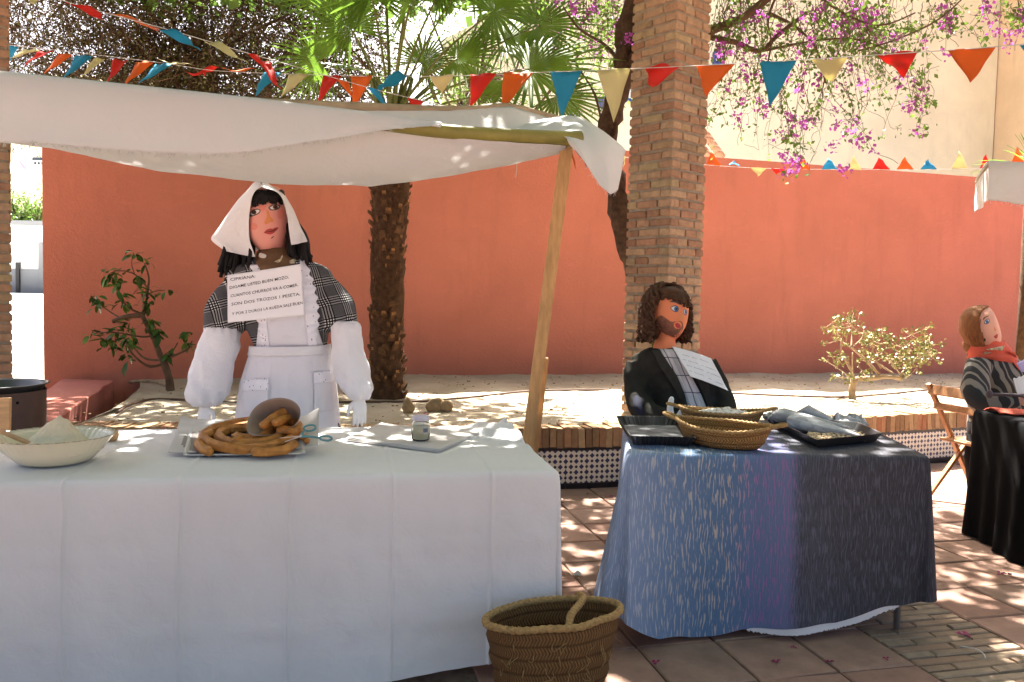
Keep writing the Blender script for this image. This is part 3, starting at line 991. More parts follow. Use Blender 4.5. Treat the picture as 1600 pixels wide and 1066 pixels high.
MB().box((bx1 + 2.52, BY - 0.5, 6.5), (5.0, 3.0, 13)).build('wall', PEACH, pb, smooth=False)
# short run of clay roof tiles poking out beside the pillar
rt = thing('tiled_ridge', 'short sloping ridge of clay roof tiles just above the wall beside the pillar', 'roof', P(1113, 240, 12.6))
tp, te = P(1100, 205, 12.6), P(1126, 242, 12.4)
for row in range(3):
    for k in range(5):
        m = MB()
        a = tp.lerp(te, k / 5) + Vector((-0.16 * row, 0.16 * row, 0.02 * row)); b = tp.lerp(te, (k + 1.25) / 5) + Vector((-0.16 * row, 0.16 * row, -0.02 + 0.02 * row))
        m.tube([a, b], [0.055, 0.07], 8)
        m.build('roof_tile', ROOF_TILE, rt, smooth=True)
m = MB(); m.box((tp.x - 0.30, 12.9, tp.z / 2 - 0.1), (0.5, 0.4, tp.z - 0.15)); m.build('stub_wall', CREAM, rt, smooth=False)

# ------------------------------------------------------------------ vegetation
def wander(p, d, L, n, curl, r, grav=0.0):
    pts = [Vector(p)]
    d = Vector(d).normalized()
    for i in range(n):
        d = (d + Vector((r.gauss(0, curl), r.gauss(0, curl), r.gauss(0, curl) - grav))).normalized()
        pts.append(pts[-1] + d * (L / n))
    return pts

# --- dark tangled tree on the left, behind the wall
def big_tree(name, label, base, trunk, crown_c, crown_r, n_limb, n_twig, n_leaf, leaf_mat, leaf_size, seed, bark=BARK, trunk_r=0.22, bias=None, twig_r=0.006, twig_mat=TWIG):
    r = random.Random(seed)
    root = thing(name, label, 'tree', base)
    m = MB()
    pts = catmull([base] + trunk, 14)
    m.tube(pts, [lerp(trunk_r, trunk_r * 0.5, i / 14) for i in range(15)], 10, wob=0.3)
    m.build('trunk', bark, root)
    top = Vector(trunk[-1]); mid = pts[9]
    cc, cr = Vector(crown_c), Vector(crown_r)
    m = MB(); ends = []
    for k in range(n_limb):
        s = pts[r.randint(7, 14)]
        u = Vector((r.gauss(0, 1), r.gauss(0, 1), r.gauss(0, 1))).normalized()
        e = cc + Vector((u.x * cr.x, u.y * cr.y, u.z * cr.z)) * r.uniform(0.5, 0.95)
        c = catmull([s, s.lerp(e, 0.45) + Vector((r.gauss(0, .2), r.gauss(0, .2), r.uniform(0, .4))), e], 8)
        rad = r.uniform(0.03, 0.07)
        m.tube(c, [lerp(rad, rad * 0.25, i / 8) for i in range(9)], 6, wob=0.3)
        ends += c[2:]
    m.build('limbs', bark, root)
    m = MB(); pl = []
    for k in range(n_twig):
        s = r.choice(ends)
        if bias and r.random() < 0.6:
            s = bias(r)
        L = r.uniform(0.5, 1.3)
        w = wander(s, (r.gauss(0, 1), r.gauss(0, 1), r.gauss(-0.15, 0.8)), L, 7, 0.33, r, 0.10)
        m.tube(w, [lerp(twig_r, twig_r * 0.35, i / 7) for i in range(8)], 3, caps=False)
        pl += w[1:]
    o = m.build('twigs', twig_mat, root); o['kind'] = 'stuff'
    pa = np.array([tuple(p) for p in pl])
    idx = np.random.default_rng(seed).integers(0, len(pa), n_leaf)
    pp = pa[idx] + np.random.default_rng(seed + 1).normal(size=(n_leaf, 3)) * 0.05
    v, n = leafcloud(pp, leaf_size, seed=seed + 2, droop=0.3)
    quads('crown', v, n, leaf_mat, root)
    return root
def bias_l(r):
    return P(r.uniform(15, 590), r.uniform(-60, 165), r.uniform(9.9, 12.4))
big_tree('tangled_tree', 'dark tangled tree of wiry twigs behind the stall canopy', (-4.1, 11.2, 0.0), [(-4.2, 11.1, 1.6), (-4.25, 11.3, 3.0), (-4.35, 11.2, 4.3)],
         (-4.6, 11.4, 4.9), (2.7, 1.4, 1.9), 30, 3600, 42000, LEAF_DARK, 0.055, 11, bias=bias_l, twig_r=0.007, twig_mat=DARK_TWIG)
def bias_g(r):
    return P(r.uniform(380, 960), r.uniform(-80, 190), r.uniform(13.0, 15.0))
big_tree('garden_tree', 'light green leafy tree in the garden behind the palm', (-0.7, 13.6, 0.0), [(-0.7, 13.6, 1.6), (-0.8, 13.7, 3.2), (-0.6, 13.7, 4.6)],
         (-0.8, 13.8, 5.2), (3.0, 1.2, 2.2), 22, 620, 6500, LEAF_LIME, 0.075, 23, bark=BARK, trunk_r=0.14, bias=bias_g, twig_r=0.006)
tp_ = P(48, 330, 25.5)
big_tree('street_tree', 'bright green bushy tree over the street wall', (tp_.x, 25.6, 1.3), [(tp_.x, 25.6, 2.2), (tp_.x + 0.1, 25.7, 3.4)],
         (tp_.x + 0.2, 25.8, 4.15), (2.6, 0.9, 0.85), 16, 300, 5000, LEAF_MID, 0.13, 31, trunk_r=0.12)

# --- fan palm
PB = GS(604, 622)
palm = thing('fan_palm', 'fan palm with shaggy brown trunk growing in the sandy bed', 'palm tree', PB)
PT = Vector((P(606, 290, PB.y).x + 0.02, PB.y, 3.05))
m = MB()
tr = catmull([PB - Vector((0, 0, 0.05)), PB + Vector((-0.01, 0, 0.5)), PB.lerp(PT, 0.6), PT], 30)
m.tube(tr, [interp([(0, .20), (0.08, .165), (0.3, .145), (0.6, .155), (0.8, .175), (1, .19)], i / 30) for i in range(31)], 18, wob=0.25)
trunk = m.build('trunk', FIBRE, palm)
r = random.Random(5)
m = MB(); hair = MB()
H = PT.z - PB.z
for k in range(330):
    t = (k + 0.5) / 330
    a = k * 2.39996 + r.gauss(0, .22)
    z = 0.06 + t * (H - 0.1) + r.gauss(0, .018)
    c = tr[min(30, int(t * 30))]
    rad = interp([(0, .19), (0.1, .16), (0.3, .145), (0.6, .155), (0.8, .172), (1, .185)], t)
    d = Vector((math.cos(a), math.sin(a), 0))
    sd = Vector((-d.y, d.x, 0))
    b = Vector((c.x, c.y, PB.z + z)) + d * (rad - 0.015)
    big = 1.0 if not 0.33 < t < 0.5 else 0.5
    if t < 0.14: big = 0.8
    L = r.uniform(0.015, 0.075) * big; wd = r.uniform(0.014, 0.042) * big
    upv = (Vector((0, 0, 1)) * r.uniform(0.4, 1.0) + d * r.uniform(0.5, 0.9)).normalized()
    base4 = [b - sd * wd + Vector((0, 0, -0.03)), b + sd * wd + Vector((0, 0, -0.03)), b + sd * wd * 0.9 + Vector((0, 0, 0.012)), b - sd * wd * 0.9 + Vector((0, 0, 0.012))]
    top4 = [v + upv * L + (b - v) * 0.35 for v in base4]
    m.add(base4 + top4, [(0, 1, 5, 4), (1, 2, 6, 5), (2, 3, 7, 6), (3, 0, 4, 7)], 0)
    m.add(top4, [(0, 1, 2, 3)], 1 if r.random() < 0.42 else 0)
    for q in range(20):
        s0 = b + sd * r.uniform(-0.05, 0.05) + Vector((0, 0, r.uniform(-0.03, 0.03)))
        e = s0 + (d * r.uniform(0.3, 1) + Vector((r.gauss(0, .4), r.gauss(0, .4), r.gauss(0.1, .6)))).normalized() * r.uniform(0.03, 0.10)
        hair.add([s0 - sd * 0.0025, s0 + sd * 0.0025, e], [(0, 1, 2)])
o = m.build('leaf_bases', [BOOT, BOOT_CUT], trunk, smooth=False); o['kind'] = 'stuff'
o = hair.build('trunk_fibres', FIBRE, trunk, smooth=False); o['kind'] = 'stuff'
def frond(hub, out, up, rad, seed, nseg=34, spread=2.5):
    """one fan leaf: stalk from the crown, pleated blade of many narrow segments"""
    r = random.Random(seed)
    out = out.normalized()
    side = out.cross(up).normalized()
    nrm = side.cross(out).normalized()
    m = MB()
    for k in range(nseg):
        a = lerp(-spread, spread, (k + 0.5) / nseg) * 0.98
        d = (out * math.cos(a) + side * math.sin(a)).normalized()
        w = Vector.cross(nrm, d).normalized()
        L = rad * (0.72 + 0.28 * math.cos(a * 0.55)) * r.uniform(0.9, 1.06)
        wid = L * 2 * spread / nseg * 0.19
        drp = r.uniform(0.04, 0.22)
        vs = []
        for t, wk in ((0.02, 0.05), (0.40, 1.0), (0.68, 0.7), (1.0, 0.02)):
            p = hub + d * (L * t) + Vector((0, 0, -drp * L * max(0, t - 0.3) ** 2 * 1.6)) + nrm * (0.03 * t * L)
            vs += [p - w * wid * wk, p + nrm * (wid * wk * 0.7), p + w * wid * wk]
        fs = []
        for j in range(3):
            fs += [(j * 3, j * 3 + 1, j * 3 + 4, j * 3 + 3), (j * 3 + 1, j * 3 + 2, j * 3 + 5, j * 3 + 4)]
        m.add(vs, fs)
    return m
crown = Vector((PT.x, PT.y, 3.05))
spec = []
for (px, py, dy, rad) in ((715, 92, -0.35, 0.50), (828, 108, -0.5, 0.72), (660, 98, 0.1, 0.42), (770, 18, -0.4, 0.60), (690, -20, -0.2, 0.6), (640, 8, -0.5, 0.45), (580, -10, -0.2, 0.55),
                          (548, 45, -0.1, 0.5), (600, -60, 0.2, 0.6), (735, -45, 0.1, 0.6), (790, 65, 0.3, 0.6), (520, 0, 0.3, 0.5), (840, 40, 0.2, 0.6), (500, 95, 0.2, 0.5), (870, 150, 0.1, 0.55), (650, -90, -0.3, .6), (560, 110, .5, .45), (745, 130, .6, .5)):
    spec.append((P(px, py, PT.y + dy), rad))
for k, (hub, rad) in enumerate(spec):
    d = hub - crown
    midp = crown.lerp(hub, 0.5) + Vector((0, 0, 0.10))
    pet = catmull([crown + d.normalized() * 0.05, midp, hub], 8)
    out = (pet[-1] - pet[-2]).normalized()
    rr2 = random.Random(40 + k)
    up = (Vector((rr2.gauss(0, .5), -0.8, 0.6 + rr2.gauss(0, .3)))).normalized()
    fm = frond(hub, out + Vector((0, 0, -0.15)), up, rad * 1.12, 300 + k)
    fo = fm.build('frond', LEAF_PALM, palm)
    s = MB(); s.tube(pet, [lerp(0.020, 0.009, i / 8) for i in range(9)], 6, ell=0.6)
    s.build('stalk', STALK, fo)
m = MB()
for k in range(14):
    a = k * 2.4; m.tube(catmull([crown - Vector((0, 0, 0.15)), crown + Vector((math.cos(a) * .12, math.sin(a) * .12, 0.1)), crown + Vector((math.cos(a) * .2, math.sin(a) * .2, 0.38))], 5), [.03, .028, .024, .02, .014, .008], 5)
m.build('stalk_stubs', STALK, palm)

# --- bougainvillea behind the pillar: trunk, limbs, hanging sprays and the roof of foliage over the patio
BO = GS(1020, 640)
bou = thing('bougainvillea', 'old bougainvillea climbing behind the brick pillar with purple flowers', 'tree', (P(1015, 600, 7.15).x, 7.15, ZP))
def L_(*a): return [P(x, y, d) for x, y, d in a]
m = MB()
tk = catmull([Vector((P(1030, 640, 7.2).x, 7.2, ZP - 0.05))] + L_((1003, 450, 7.15), (977, 370, 7.1), (962, 290, 7.1), (946, 225, 7.1), (958, 170, 7.1), (975, 120, 7.1), (978, 60, 7.1), (990, 0, 7.1), (1010, -90, 7.0), (1050, -200, 6.9)), 44)
m.tube(tk, [interp([(0, .10), (0.4, .085), (0.7, .095), (1, .07)], i / 44) for i in range(45)], 14, wob=0.65)
m.tube(catmull(L_((968, 128, 7.1), (985, 100, 7.05), (1010, 60, 7.0), (1060, -40, 6.9)), 10), [.05] * 6 + [.045, .04, .035, .03, .03], 9, wob=0.5)
m.build('trunk', BARK, bou)
m = MB()
limbs = [(((1050, 75, 7.1), (1117, 46, 7.0), (1165, 24, 6.9), (1215, -15, 6.8), (1300, -80, 6.7)), .042, .03),
         (((1040, 40, 7.1), (1117, 60, 7.1), (1150, 66, 7.1), (1188, 80, 7.1), (1215, 55, 7.0), (1260, 20, 7.0)), .032, .018),
         (((1188, 80, 7.1), (1240, 70, 7.1), (1290, 62, 7.0), (1340, 62, 7.0), (1390, 80, 7.0)), .014, .007),
         (((1200, 20, 7.0), (1240, 40, 7.0), (1275, 75, 7.0), (1290, 130, 7.0)), .015, .007),
         (((1215, -10, 6.9), (1200, 30, 6.9), (1205, 70, 7.0), (1192, 130, 7.0)), .012, .006),
         (((1340, 80, 7.0), (1400, 62, 6.9), (1470, 28, 6.8), (1530, -30, 6.8)), .008, .008),
         (((1260, -30, 6.9), (1300, 10, 6.9), (1370, 40, 6.9), (1430, 20, 6.9)), .012, .006),
         (((970, 100, 7.1), (945, 70, 7.1), (905, 45, 7.2), (880, 10, 7.2)), .018, .008),
         (((946, 225, 7.1), (930, 150, 7.2), (900, 100, 7.3), (880, 60, 7.4)), .012, .006)]
for pts, a, b in limbs:
    c = catmull(L_(*pts), 12)
    m.tube(c, [lerp(a, b, i / 12) for i in range(13)], 7, wob=0.4)
m.build('limbs', TWIG, bou)
r = random.Random(77)
tw = MB(); lp, fp = [], []
def spray(px, py, Y, Lpx, flow, lean=0.0, thin=0.0035, leaf_p=0.55):
    s = P(px, py, Y)
    L = Lpx / F_PX * Y
    w = wander(s, (lean + r.gauss(0, .25), r.gauss(0, .25), -1), L, 12, 0.20, r, 0.10)
    tw.tube(w, [lerp(thin, thin * 0.4, i / 12) for i in range(13)], 3, caps=False)
    for i, p in enumerate(w[2:]):
        if r.random() < 0.55:
            e = wander(p, (r.gauss(0, 1), r.gauss(0, 1), r.gauss(-.3, .6)), r.uniform(0.05, 0.22), 4, 0.35, r, 0.1)
            tw.tube(e, [thin * 0.6] * 5, 3, caps=False)
            q = e[-1]
        else: q = p
        if r.random() < leaf_p:
            for _ in range(r.randint(2, 6)): lp.append(q + Vector((r.gauss(0, .03), r.gauss(0, .03), r.gauss(0, .03))))
        if r.random() < flow:
            for _ in range(r.randint(8, 22)): fp.append(q + Vector((r.gauss(0, .026), r.gauss(0, .026), r.gauss(0, .026))))
for k in range(95):
    px = r.uniform(1118, 1360) if r.random() < 0.75 else r.uniform(1300, 1500)
    reach = interp([(1118, 230), (1180, 290), (1250, 300), (1320, 250), (1380, 190), (1440, 130), (1500, 70)], px) * r.uniform(0.25, 1.0)
    y0 = r.uniform(-40, 40)
    spray(px, y0, r.uniform(6.5, 7.6), max(30, reach - y0), 0.045, r.uniform(-.3, .3))
for k in range(26):   # denser flower heads near the top
    spray(r.uniform(1118, 1420), r.uniform(-60, 0), r.uniform(6.6, 7.5), r.uniform(50, 130), 0.08, r.uniform(-.4, .4))
for k in range(40):
    spray(r.uniform(830, 985), r.uniform(-70, 30), r.uniform(7.3, 8.6), r.uniform(40, 130), 0.13, r.uniform(-.5, .5), leaf_p=0.9)
for (px, py, L) in ((1415, 95, 120), (1440, 105, 60), (1540, -10, 60), (1590, 0, 55), (1480, 5, 55), (1290, 120, 150), (1212, 130, 140)):
    for q in range(3): spray(px + r.uniform(-8, 8), py, 6.9, L, 0.2, r.uniform(-.3, .5))
for (px, py) in ((1338, 225), (1318, 265), (1325, 205), (1300, 228), (1195, 178), (1160, 120), (1165, 75), (1128, 75), (1250, 140), (1330, 110), (1345, 35), (1290, 12), (1400, 55), (1555, 50), (1590, 48), (1232, 255), (1150, 185), (985, 60), (900, 8), (975, 62), (1320, 55), (1270, 60)):
    c = P(px, py, r.uniform(6.6, 7.3))
    for _ in range(26): fp.append(c + Vector((r.gauss(0, .032), r.gauss(0, .032), r.gauss(0, .030))))
o = tw.build('sprays', TWIG, bou); o['kind'] = 'stuff'
v, n = leafcloud([tuple(p) for p in lp], 0.042, seed=4, droop=0.3, aspect=0.6)
quads('foliage', v, n, LEAF_LIME, bou)
v, n = leafcloud([tuple(p) for p in fp], 0.032, seed=5, aspect=0.8)
quads('flowers', v, n, BRACT, bou)
# roof of foliage above the patio, higher than the picture
r2 = np.random.default_rng(9)
nleaf = 60000
xs = r2.uniform(-5.2, 6.0, nleaf); ys = r2.uniform(-3.0, 10.6, nleaf); zs = r2.uniform(5.05, 5.5, nleaf)
def dens(x, y):
    # leaf density, shaped for the sun gaps; open beyond the pillar so the bed there is sunlit
    d = 0.97 if x < -0.6 else 0.92
    d *= 1 / (1 + math.exp((y - (8.75 if x > 0.1 else 10.4)) * 6))
    d *= 0.62 + 0.75 * (0.5 + 0.5 * nz(x * 1.1, y * 1.1, 3.3)) 
    if x > 2.2: d *= 0.62
    elif x > -0.6: d *= 0.80
    if 0.4 < x < 2.0 and y > 6.6: d *= 0.92
    return d
keep = np.array([r2.random() < dens(a, b) for a, b in zip(xs, ys)])
pts = np.stack([xs, ys, zs], 1)[keep]
extra = np.stack([r2.uniform(-3.6, 0.3, 2300), r2.uniform(4.3, 5.95, 2300), r2.uniform(5.05, 5.5, 2300)], 1)   # unseen leaves added to cut sun spots on the stall canopy
pts = np.concatenate([pts, extra])
d0 = r2.normal(size=(len(pts), 3)); d0[:, 2] *= 0.35
v, n = leafcloud(pts, 0.15, seed=6, dirs=d0, aspect=0.75)
quads('overhead_foliage', v, n, LEAF_MID, bou)
m = MB()
for k in range(40):
    s = Vector((random.uniform(-4.5, 5), random.uniform(-2, 8.6), 5.3))
    m.tube(wander(s, (random.gauss(0, 1), random.gauss(0, 1), 0), 2.2, 10, 0.15, random.Random(k)), [0.018] * 11, 5)
tt = tk[-1]
for e in ((-3, 6, 5.2), (3, 6.5, 5.2), (0, 1, 5.3), (-1, 8, 5.2), (4.5, 7.5, 5.2)):
    m.tube(catmull([tt, tt.lerp(Vector(e), .5) + Vector((0, 0, .5)), Vector(e)], 10), [lerp(.07, .02, i / 10) for i in range(11)], 7)
m.build('overhead_stems', TWIG, bou)

# --- big-leaved shrub on the left
SB = GS(266, 609)
sh = thing('broadleaf_shrub', 'small crooked shrub with glossy dark leaves in front of the red wall', 'shrub', SB)
def S4(x, y, dy=0.0): return P(120 + x / 4.44, 380 + y / 4.44, SB.y + dy)
m = MB()
def br(pts, a, b, n=10):
    c = catmull([S4(*p) for p in pts], n)
    m.tube(c, [lerp(a, b, i / n) for i in range(n + 1)], 7, wob=0.3)
m.tube(catmull([SB - Vector((0, 0, .05)), S4(640, 940), S4(612, 850), S4(572, 760), S4(525, 640), S4(485, 560), S4(445, 490)], 16), [lerp(.042, .020, i / 16) for i in range(17)], 9, wob=0.3)
br([(445, 500), (350, 512), (245, 545, -.05)], .026, .022)
br([(608, 835), (500, 855, -.1), (395, 780, -.2), (340, 690, -.25)], .014, .007)
br([(595, 815), (470, 800, .1), (390, 720, .15), (300, 640, .2)], .011, .006)
br([(612, 808), (700, 770, -.05), (765, 735, -.1), (800, 680, -.12)], .013, .007)
br([(650, 775), (690, 710, .05), (700, 690, .05)], .008, .005)
br([(525, 645), (440, 650, -.1), (270, 620, -.2), (110, 625, -.2)], .010, .005)
br([(445, 490), (370, 455, -.1), (310, 390, -.15)], .013, .007)
br([(300, 520), (220, 470, .1), (140, 410, .1)], .009, .005)
br([(465, 500), (492, 340, .1), (500, 240, .1), (470, 140, .1)], .013, .006)
br([(492, 310), (400, 215, .0), (290, 190, -.05), (220, 215, -.05)], .008, .004)
br([(400, 215), (380, 140), (395, 70)], .006, .004)
br([(500, 350), (560, 330), (612, 330)], .007, .004)
br([(540, 700), (560, 640), (530, 550)], .009, .005)
br([(620, 815), (655, 830), (665, 855)], .006, .004)
m.build('branches', SHRUB_BARK, sh)
def leaf_mesh(L, w, bend, seed):
    q = MB()
    st = [(0, .06), (.25, .7), (.55, 1), (.8, .75), (1, .05)]
    vs = []
    for t, k in st:
        z = -bend * L * t * t
        vs += [(t * L, -w * k, z + .12 * w * k), (t * L, 0, z), (t * L, w * k, z + .12 * w * k)]
    fs = []
    for j in range(4): fs += [(j * 3, j * 3 + 1, j * 3 + 4, j * 3 + 3), (j * 3 + 1, j * 3 + 2, j * 3 + 5, j * 3 + 4)]
    q.add(vs, fs)
    return q.mesh('leaf', LEAF_GLOSS)
lm = [leaf_mesh(.115, .025, .25, 0), leaf_mesh(.10, .023, .5, 1), leaf_mesh(.08, .021, .1, 2), leaf_mesh(.13, .027, .4, 3)]
r = random.Random(12)
tips = [(395, 75, 0), (490, 140, .1), (220, 215, 0), (300, 190, 0), (280, 270, 0), (430, 235, 0), (115, 360, .1), (150, 420, .1), (310, 365, -.15), (330, 425, -.1), (500, 350, .1), (480, 415, 0), (610, 335, 0), (350, 560, -.1),
        (270, 600, -.2), (100, 630, -.2), (215, 650, -.1), (240, 705, .1), (340, 680, -.2), (345, 775, -.2), (520, 540, 0), (550, 610, 0), (760, 630, -.1), (770, 690, -.1), (640, 760, 0), (400, 670, -.1), (310, 640, .1), (440, 300, .05), (190, 680, -.15)]
nl = 0
for (x, y, dy) in tips:
    c = S4(x, y, dy)
    for k in range(r.randint(8, 11)):
        a = r.uniform(0, 6.283)
        el = r.uniform(-1.1, 0.6)
        o = place('leaf', r.choice(lm), sh, c - SB + Vector((r.gauss(0, .022), r.gauss(0, .02), r.gauss(0, .022))), (r.uniform(-.5, .5), -el, a), (r.uniform(.75, 1.1),) * 3)
        nl += 1
# dead stick lying behind it
m = MB(); m.tube(catmull([GS(203, 597), GS(235, 598) + Vector((0, 0, .02)), GS(262, 603)], 8), .018, 7, wob=.3)
o = m.build('dead_branch', PALE_BARK, base=GS(235, 598)); tag(o, 'grey dead stick lying against the wall behind the leafy shrub', 'stick')

# --- pale pruned shrub on the right
QB = GS(1332, 624)
js = thing('pruned_shrub', 'sparse pale-stemmed shrub with tiny light leaves in the sunlit bed', 'shrub', QB)
def S6(x, y, dy=0.0): return P(1280 + x / 6.66, 480 + y / 6.66, QB.y + dy)
m = MB()
def br6(pts, a, b, n=8):
    c = catmull([S6(*p) for p in pts], n)
    m.tube(c, [lerp(a, b, i / n) for i in range(n + 1)], 7, wob=0.35)
m.tube(catmull([QB - Vector((0, 0, .05)), S6(345, 860), S6(370, 750)], 6), [.045, .040, .036, .034, .034, .036, .038], 9, wob=.3)
br6([(360, 780), (340, 680, .05), (290, 580, .1), (265, 530, .1)], .018, .010)
br6([(360, 770), (345, 600, -.05), (350, 470, -.05)], .008, .006)
br6([(385, 745), (520, 745, -.1), (700, 720, -.15), (860, 745, -.15)], .026, .024)
br6([(650, 725, -.1), (500, 570, -.1), (390, 465, -.1), (330, 420, -.1)], .018, .012)
br6([(770, 690, -.15), (660, 620, -.1), (575, 560, -.1)], .012, .008)
br6([(850, 710, -.15), (770, 600, -.2), (720, 540, -.2)], .010, .005)
br6([(850, 700, -.15), (920, 620, -.1), (1000, 540, 0), (1130, 420, .05)], .012, .005)
br6([(860, 720, -.15), (900, 600, .05), (870, 440, .1)], .010, .004)
br6([(330, 420, -.1), (230, 350), (150, 190)], .010, .004)
br6([(335, 420, -.1), (340, 280), (340, 130)], .010, .004)
br6([(340, 420, -.1), (440, 330), (470, 240)], .008, .004)
br6([(400, 740), (430, 690, -.05), (450, 660, -.05)], .010, .008)
br6([(330, 740), (270, 690), (150, 610)], .008, .004)
br6([(265, 530, .1), (170, 520, .1), (90, 510, .1)], .007, .004)
br6([(640, 640, -.1), (560, 480), (570, 330)], .008, .004)
r = random.Random(15)
cl = [(200, 200), (340, 150), (130, 170), (180, 350), (300, 250), (430, 270), (560, 310), (520, 400), (590, 480), (480, 350), (700, 370), (740, 540), (870, 420), (960, 450), (1050, 400), (1150, 380), (1150, 500), (1080, 530), (960, 560), (1000, 620), (180, 620), (230, 510), (450, 670), (250, 730), (900, 580), (1180, 460), (960, 290), (1120, 280), (400, 190), (660, 260), (820, 560), (680, 520), (560, 560), (930, 720), (1040, 460), (880, 480)]
lp = []
for (x, y) in cl:
    c = S6(x, y, r.uniform(-.25, .25))
    near = min((Vector(v) for v in m.v), key=lambda q: (q - c).length)
    m.tube(catmull([near, near.lerp(c, .5) + Vector((0, 0, -.02)), c], 4), [.005, .0045, .004, .0035, .003], 4)
    for _ in range(5):
        e = c + Vector((r.gauss(0, .055), r.gauss(0, .06), r.gauss(0, .05)))
        m.tube([c, c.lerp(e, .5) + Vector((0, 0, -.01)), e], [.0035, .003, .002], 4)
        for _ in range(11): lp.append(tuple(e + Vector((r.gauss(0, .018), r.gauss(0, .018), r.gauss(0, .015)))))
m.build('branches', PALE_BARK, js)
v, n = leafcloud(lp, 0.034, seed=14, aspect=0.65)
quads('foliage', v, n, LEAF_JADE, js)

# --- spiky plant beside the second canopy
yp = thing('spiky_plant', 'spiky green yucca leaves rising behind the small white canopy', 'plant', (P(1612, 300, 9.5).x, 9.5, ZP))
yc = P(1614, 262, 9.5)
m = MB(); m.tube([(yc.x, 9.5, ZP - .05), (yc.x + .02, 9.5, 1.6), tuple(yc)], [.09, .08, .07], 9, wob=.3); m.build('trunk', FIBRE, yp)
r = random.Random(4)
for k in range(46):
    a = r.uniform(0, 6.283); el = r.uniform(.05, 1.3)
    d = Vector((math.cos(a) * math.cos(el), math.sin(a) * math.cos(el), math.sin(el)))
    L = r.uniform(.45, .7); w = d.cross(Vector((0, 0, 1))).normalized() * .018
    q = MB(); vs = []
    for t, kk in ((0, .7), (.3, 1), (.7, .7), (1, .03)):
        p = yc + d * L * t + Vector((0, 0, -.25 * L * t * t)); vs += [p - w * kk, p + Vector((0, 0, -.006)), p + w * kk]
    q.add(vs, [f for j in range(3) for f in ((j * 3, j * 3 + 1, j * 3 + 4, j * 3 + 3), (j * 3 + 1, j * 3 + 2, j * 3 + 5, j * 3 + 4))])
    q.build('leaf', LEAF_LIME, yp)

# --- drip hose, stones, fallen flowers
m = MB()
hz = [(182, 648), (205, 634), (240, 626), (300, 627), (380, 632), (470, 632), (570, 630), (660, 629), (740, 622), (830, 613), (930, 611), (1050, 612), (1180, 618), (1290, 622), (1340, 621), (1400, 616), (1470, 609), (1530, 605), (1600, 604)]
m.tube(catmull([GS(*p) + Vector((0, 0, .012)) for p in hz], 120), .011, 6)
o = m.build('drip_hose', HOSE, base=GS(605, 630)); tag(o, 'thin brown irrigation hose snaking across the sandy bed', 'hose')
for k, (px, py, s, lab) in enumerate(((637, 645, (.055, .05, .075), 'pointed tan stone nearest the palm trunk'), (681, 643, (.085, .06, .065), 'larger rounded tan stone on the sand beside the smaller one'), (698, 643, (.055, .05, .055), 'small rounded tan stone on the sand beside the larger one'))):
    c = GS(px, py)
    m = MB(); m.ball((0, 0, 0), s, 14, 9)
    for v in m.v:
        v *= 1 + .28 * nz(v.x * 14 + k * 5, v.y * 14, v.z * 14)
        if k == 0: v.x *= 1 - .5 * max(0, v.z / s[2])
        v += c + Vector((0, 0, s[2] * .75))
    tag(m.build('stone', STONE, base=c), lab, 'stone', 'stones on the sand')
pm = MB()
for a in range(3):
    d = Vector((math.cos(a * 2.1), math.sin(a * 2.1), 0)); w = Vector((-d.y, d.x, 0))
    pm.add([(0, 0, .004), d * .018 + w * .013 + Vector((0, 0, .016)), d * .036 + Vector((0, 0, .010)), d * .018 - w * .013 + Vector((0, 0, .016)), d * .018 + Vector((0, 0, .006))], [(0, 4, 1), (1, 4, 2), (2, 4, 3), (3, 4, 0)])
pme = pm.mesh('fallen_flower', PETAL)
r = random.Random(8)
for (px, py, s) in ((876, 786, 1.3), (955, 776, .8), (918, 772, .6), (1506, 993, 1.3), (1575, 898, 1.3), (1562, 897, .9), (1213, 1035, .9), (1295, 1035, .9), (1025, 1036, .8), (948, 873, .5), (1240, 1012, .6), (1385, 1030, .6)):
    c = G(px, py, .005)
    o = place('fallen_flower', pme, None, c, (r.uniform(-.3, .3), r.uniform(-.3, .3), r.uniform(0, 6)), (s * .72, s * .72, s * .55))
    tag(o, 'small magenta bougainvillea flower fallen on the terracotta paving', 'flower', 'fallen flowers on the paving')
for (px, py, s) in ((607, 622, 1.3), (655, 648, 1.2), (664, 650, 1.2), (672, 621, 1.0), (809, 639, 1.1), (913, 637, 1.2), (1208, 594, 1.0), (905, 607, .6), (720, 637, .6), (1220, 592, .7)):
    c = GS(px, py) + Vector((0, 0, .012))
    o = place('fallen_flower', pme, None, c, (r.uniform(-.3, .3), r.uniform(-.3, .3), r.uniform(0, 6)), (s * .72, s * .72, s * .55))
    tag(o, 'small magenta bougainvillea flower fallen on the sandy soil', 'flower', 'fallen flowers on the sand')
c = G(902, 899, .006)
m = MB(); m.add([c + Vector(q) for q in ((-.02, -.008, .004), (.015, -.012, .002), (.025, .01, .006), (.002, .006, .026), (-.018, .012, .004))], [(0, 1, 3), (1, 2, 3), (2, 4, 3), (4, 0, 3), (0, 4, 2, 1)])
tag(m.build('paper_scrap', PAPER, base=c, smooth=False), 'tiny crumpled white paper scrap on the paving between the tables', 'litter')
c = G(1530, 1015, .01)
m = MB(); m.tube(catmull([G(1500, 1010, .012), G(1525, 1014, .02), G(1537, 1022, .012), G(1540, 1029, .01)], 10), .0025, 5)
tag(m.build('twine_piece', CORD, base=c), 'loose end of pale twine lying on the brick paving band', 'twine')

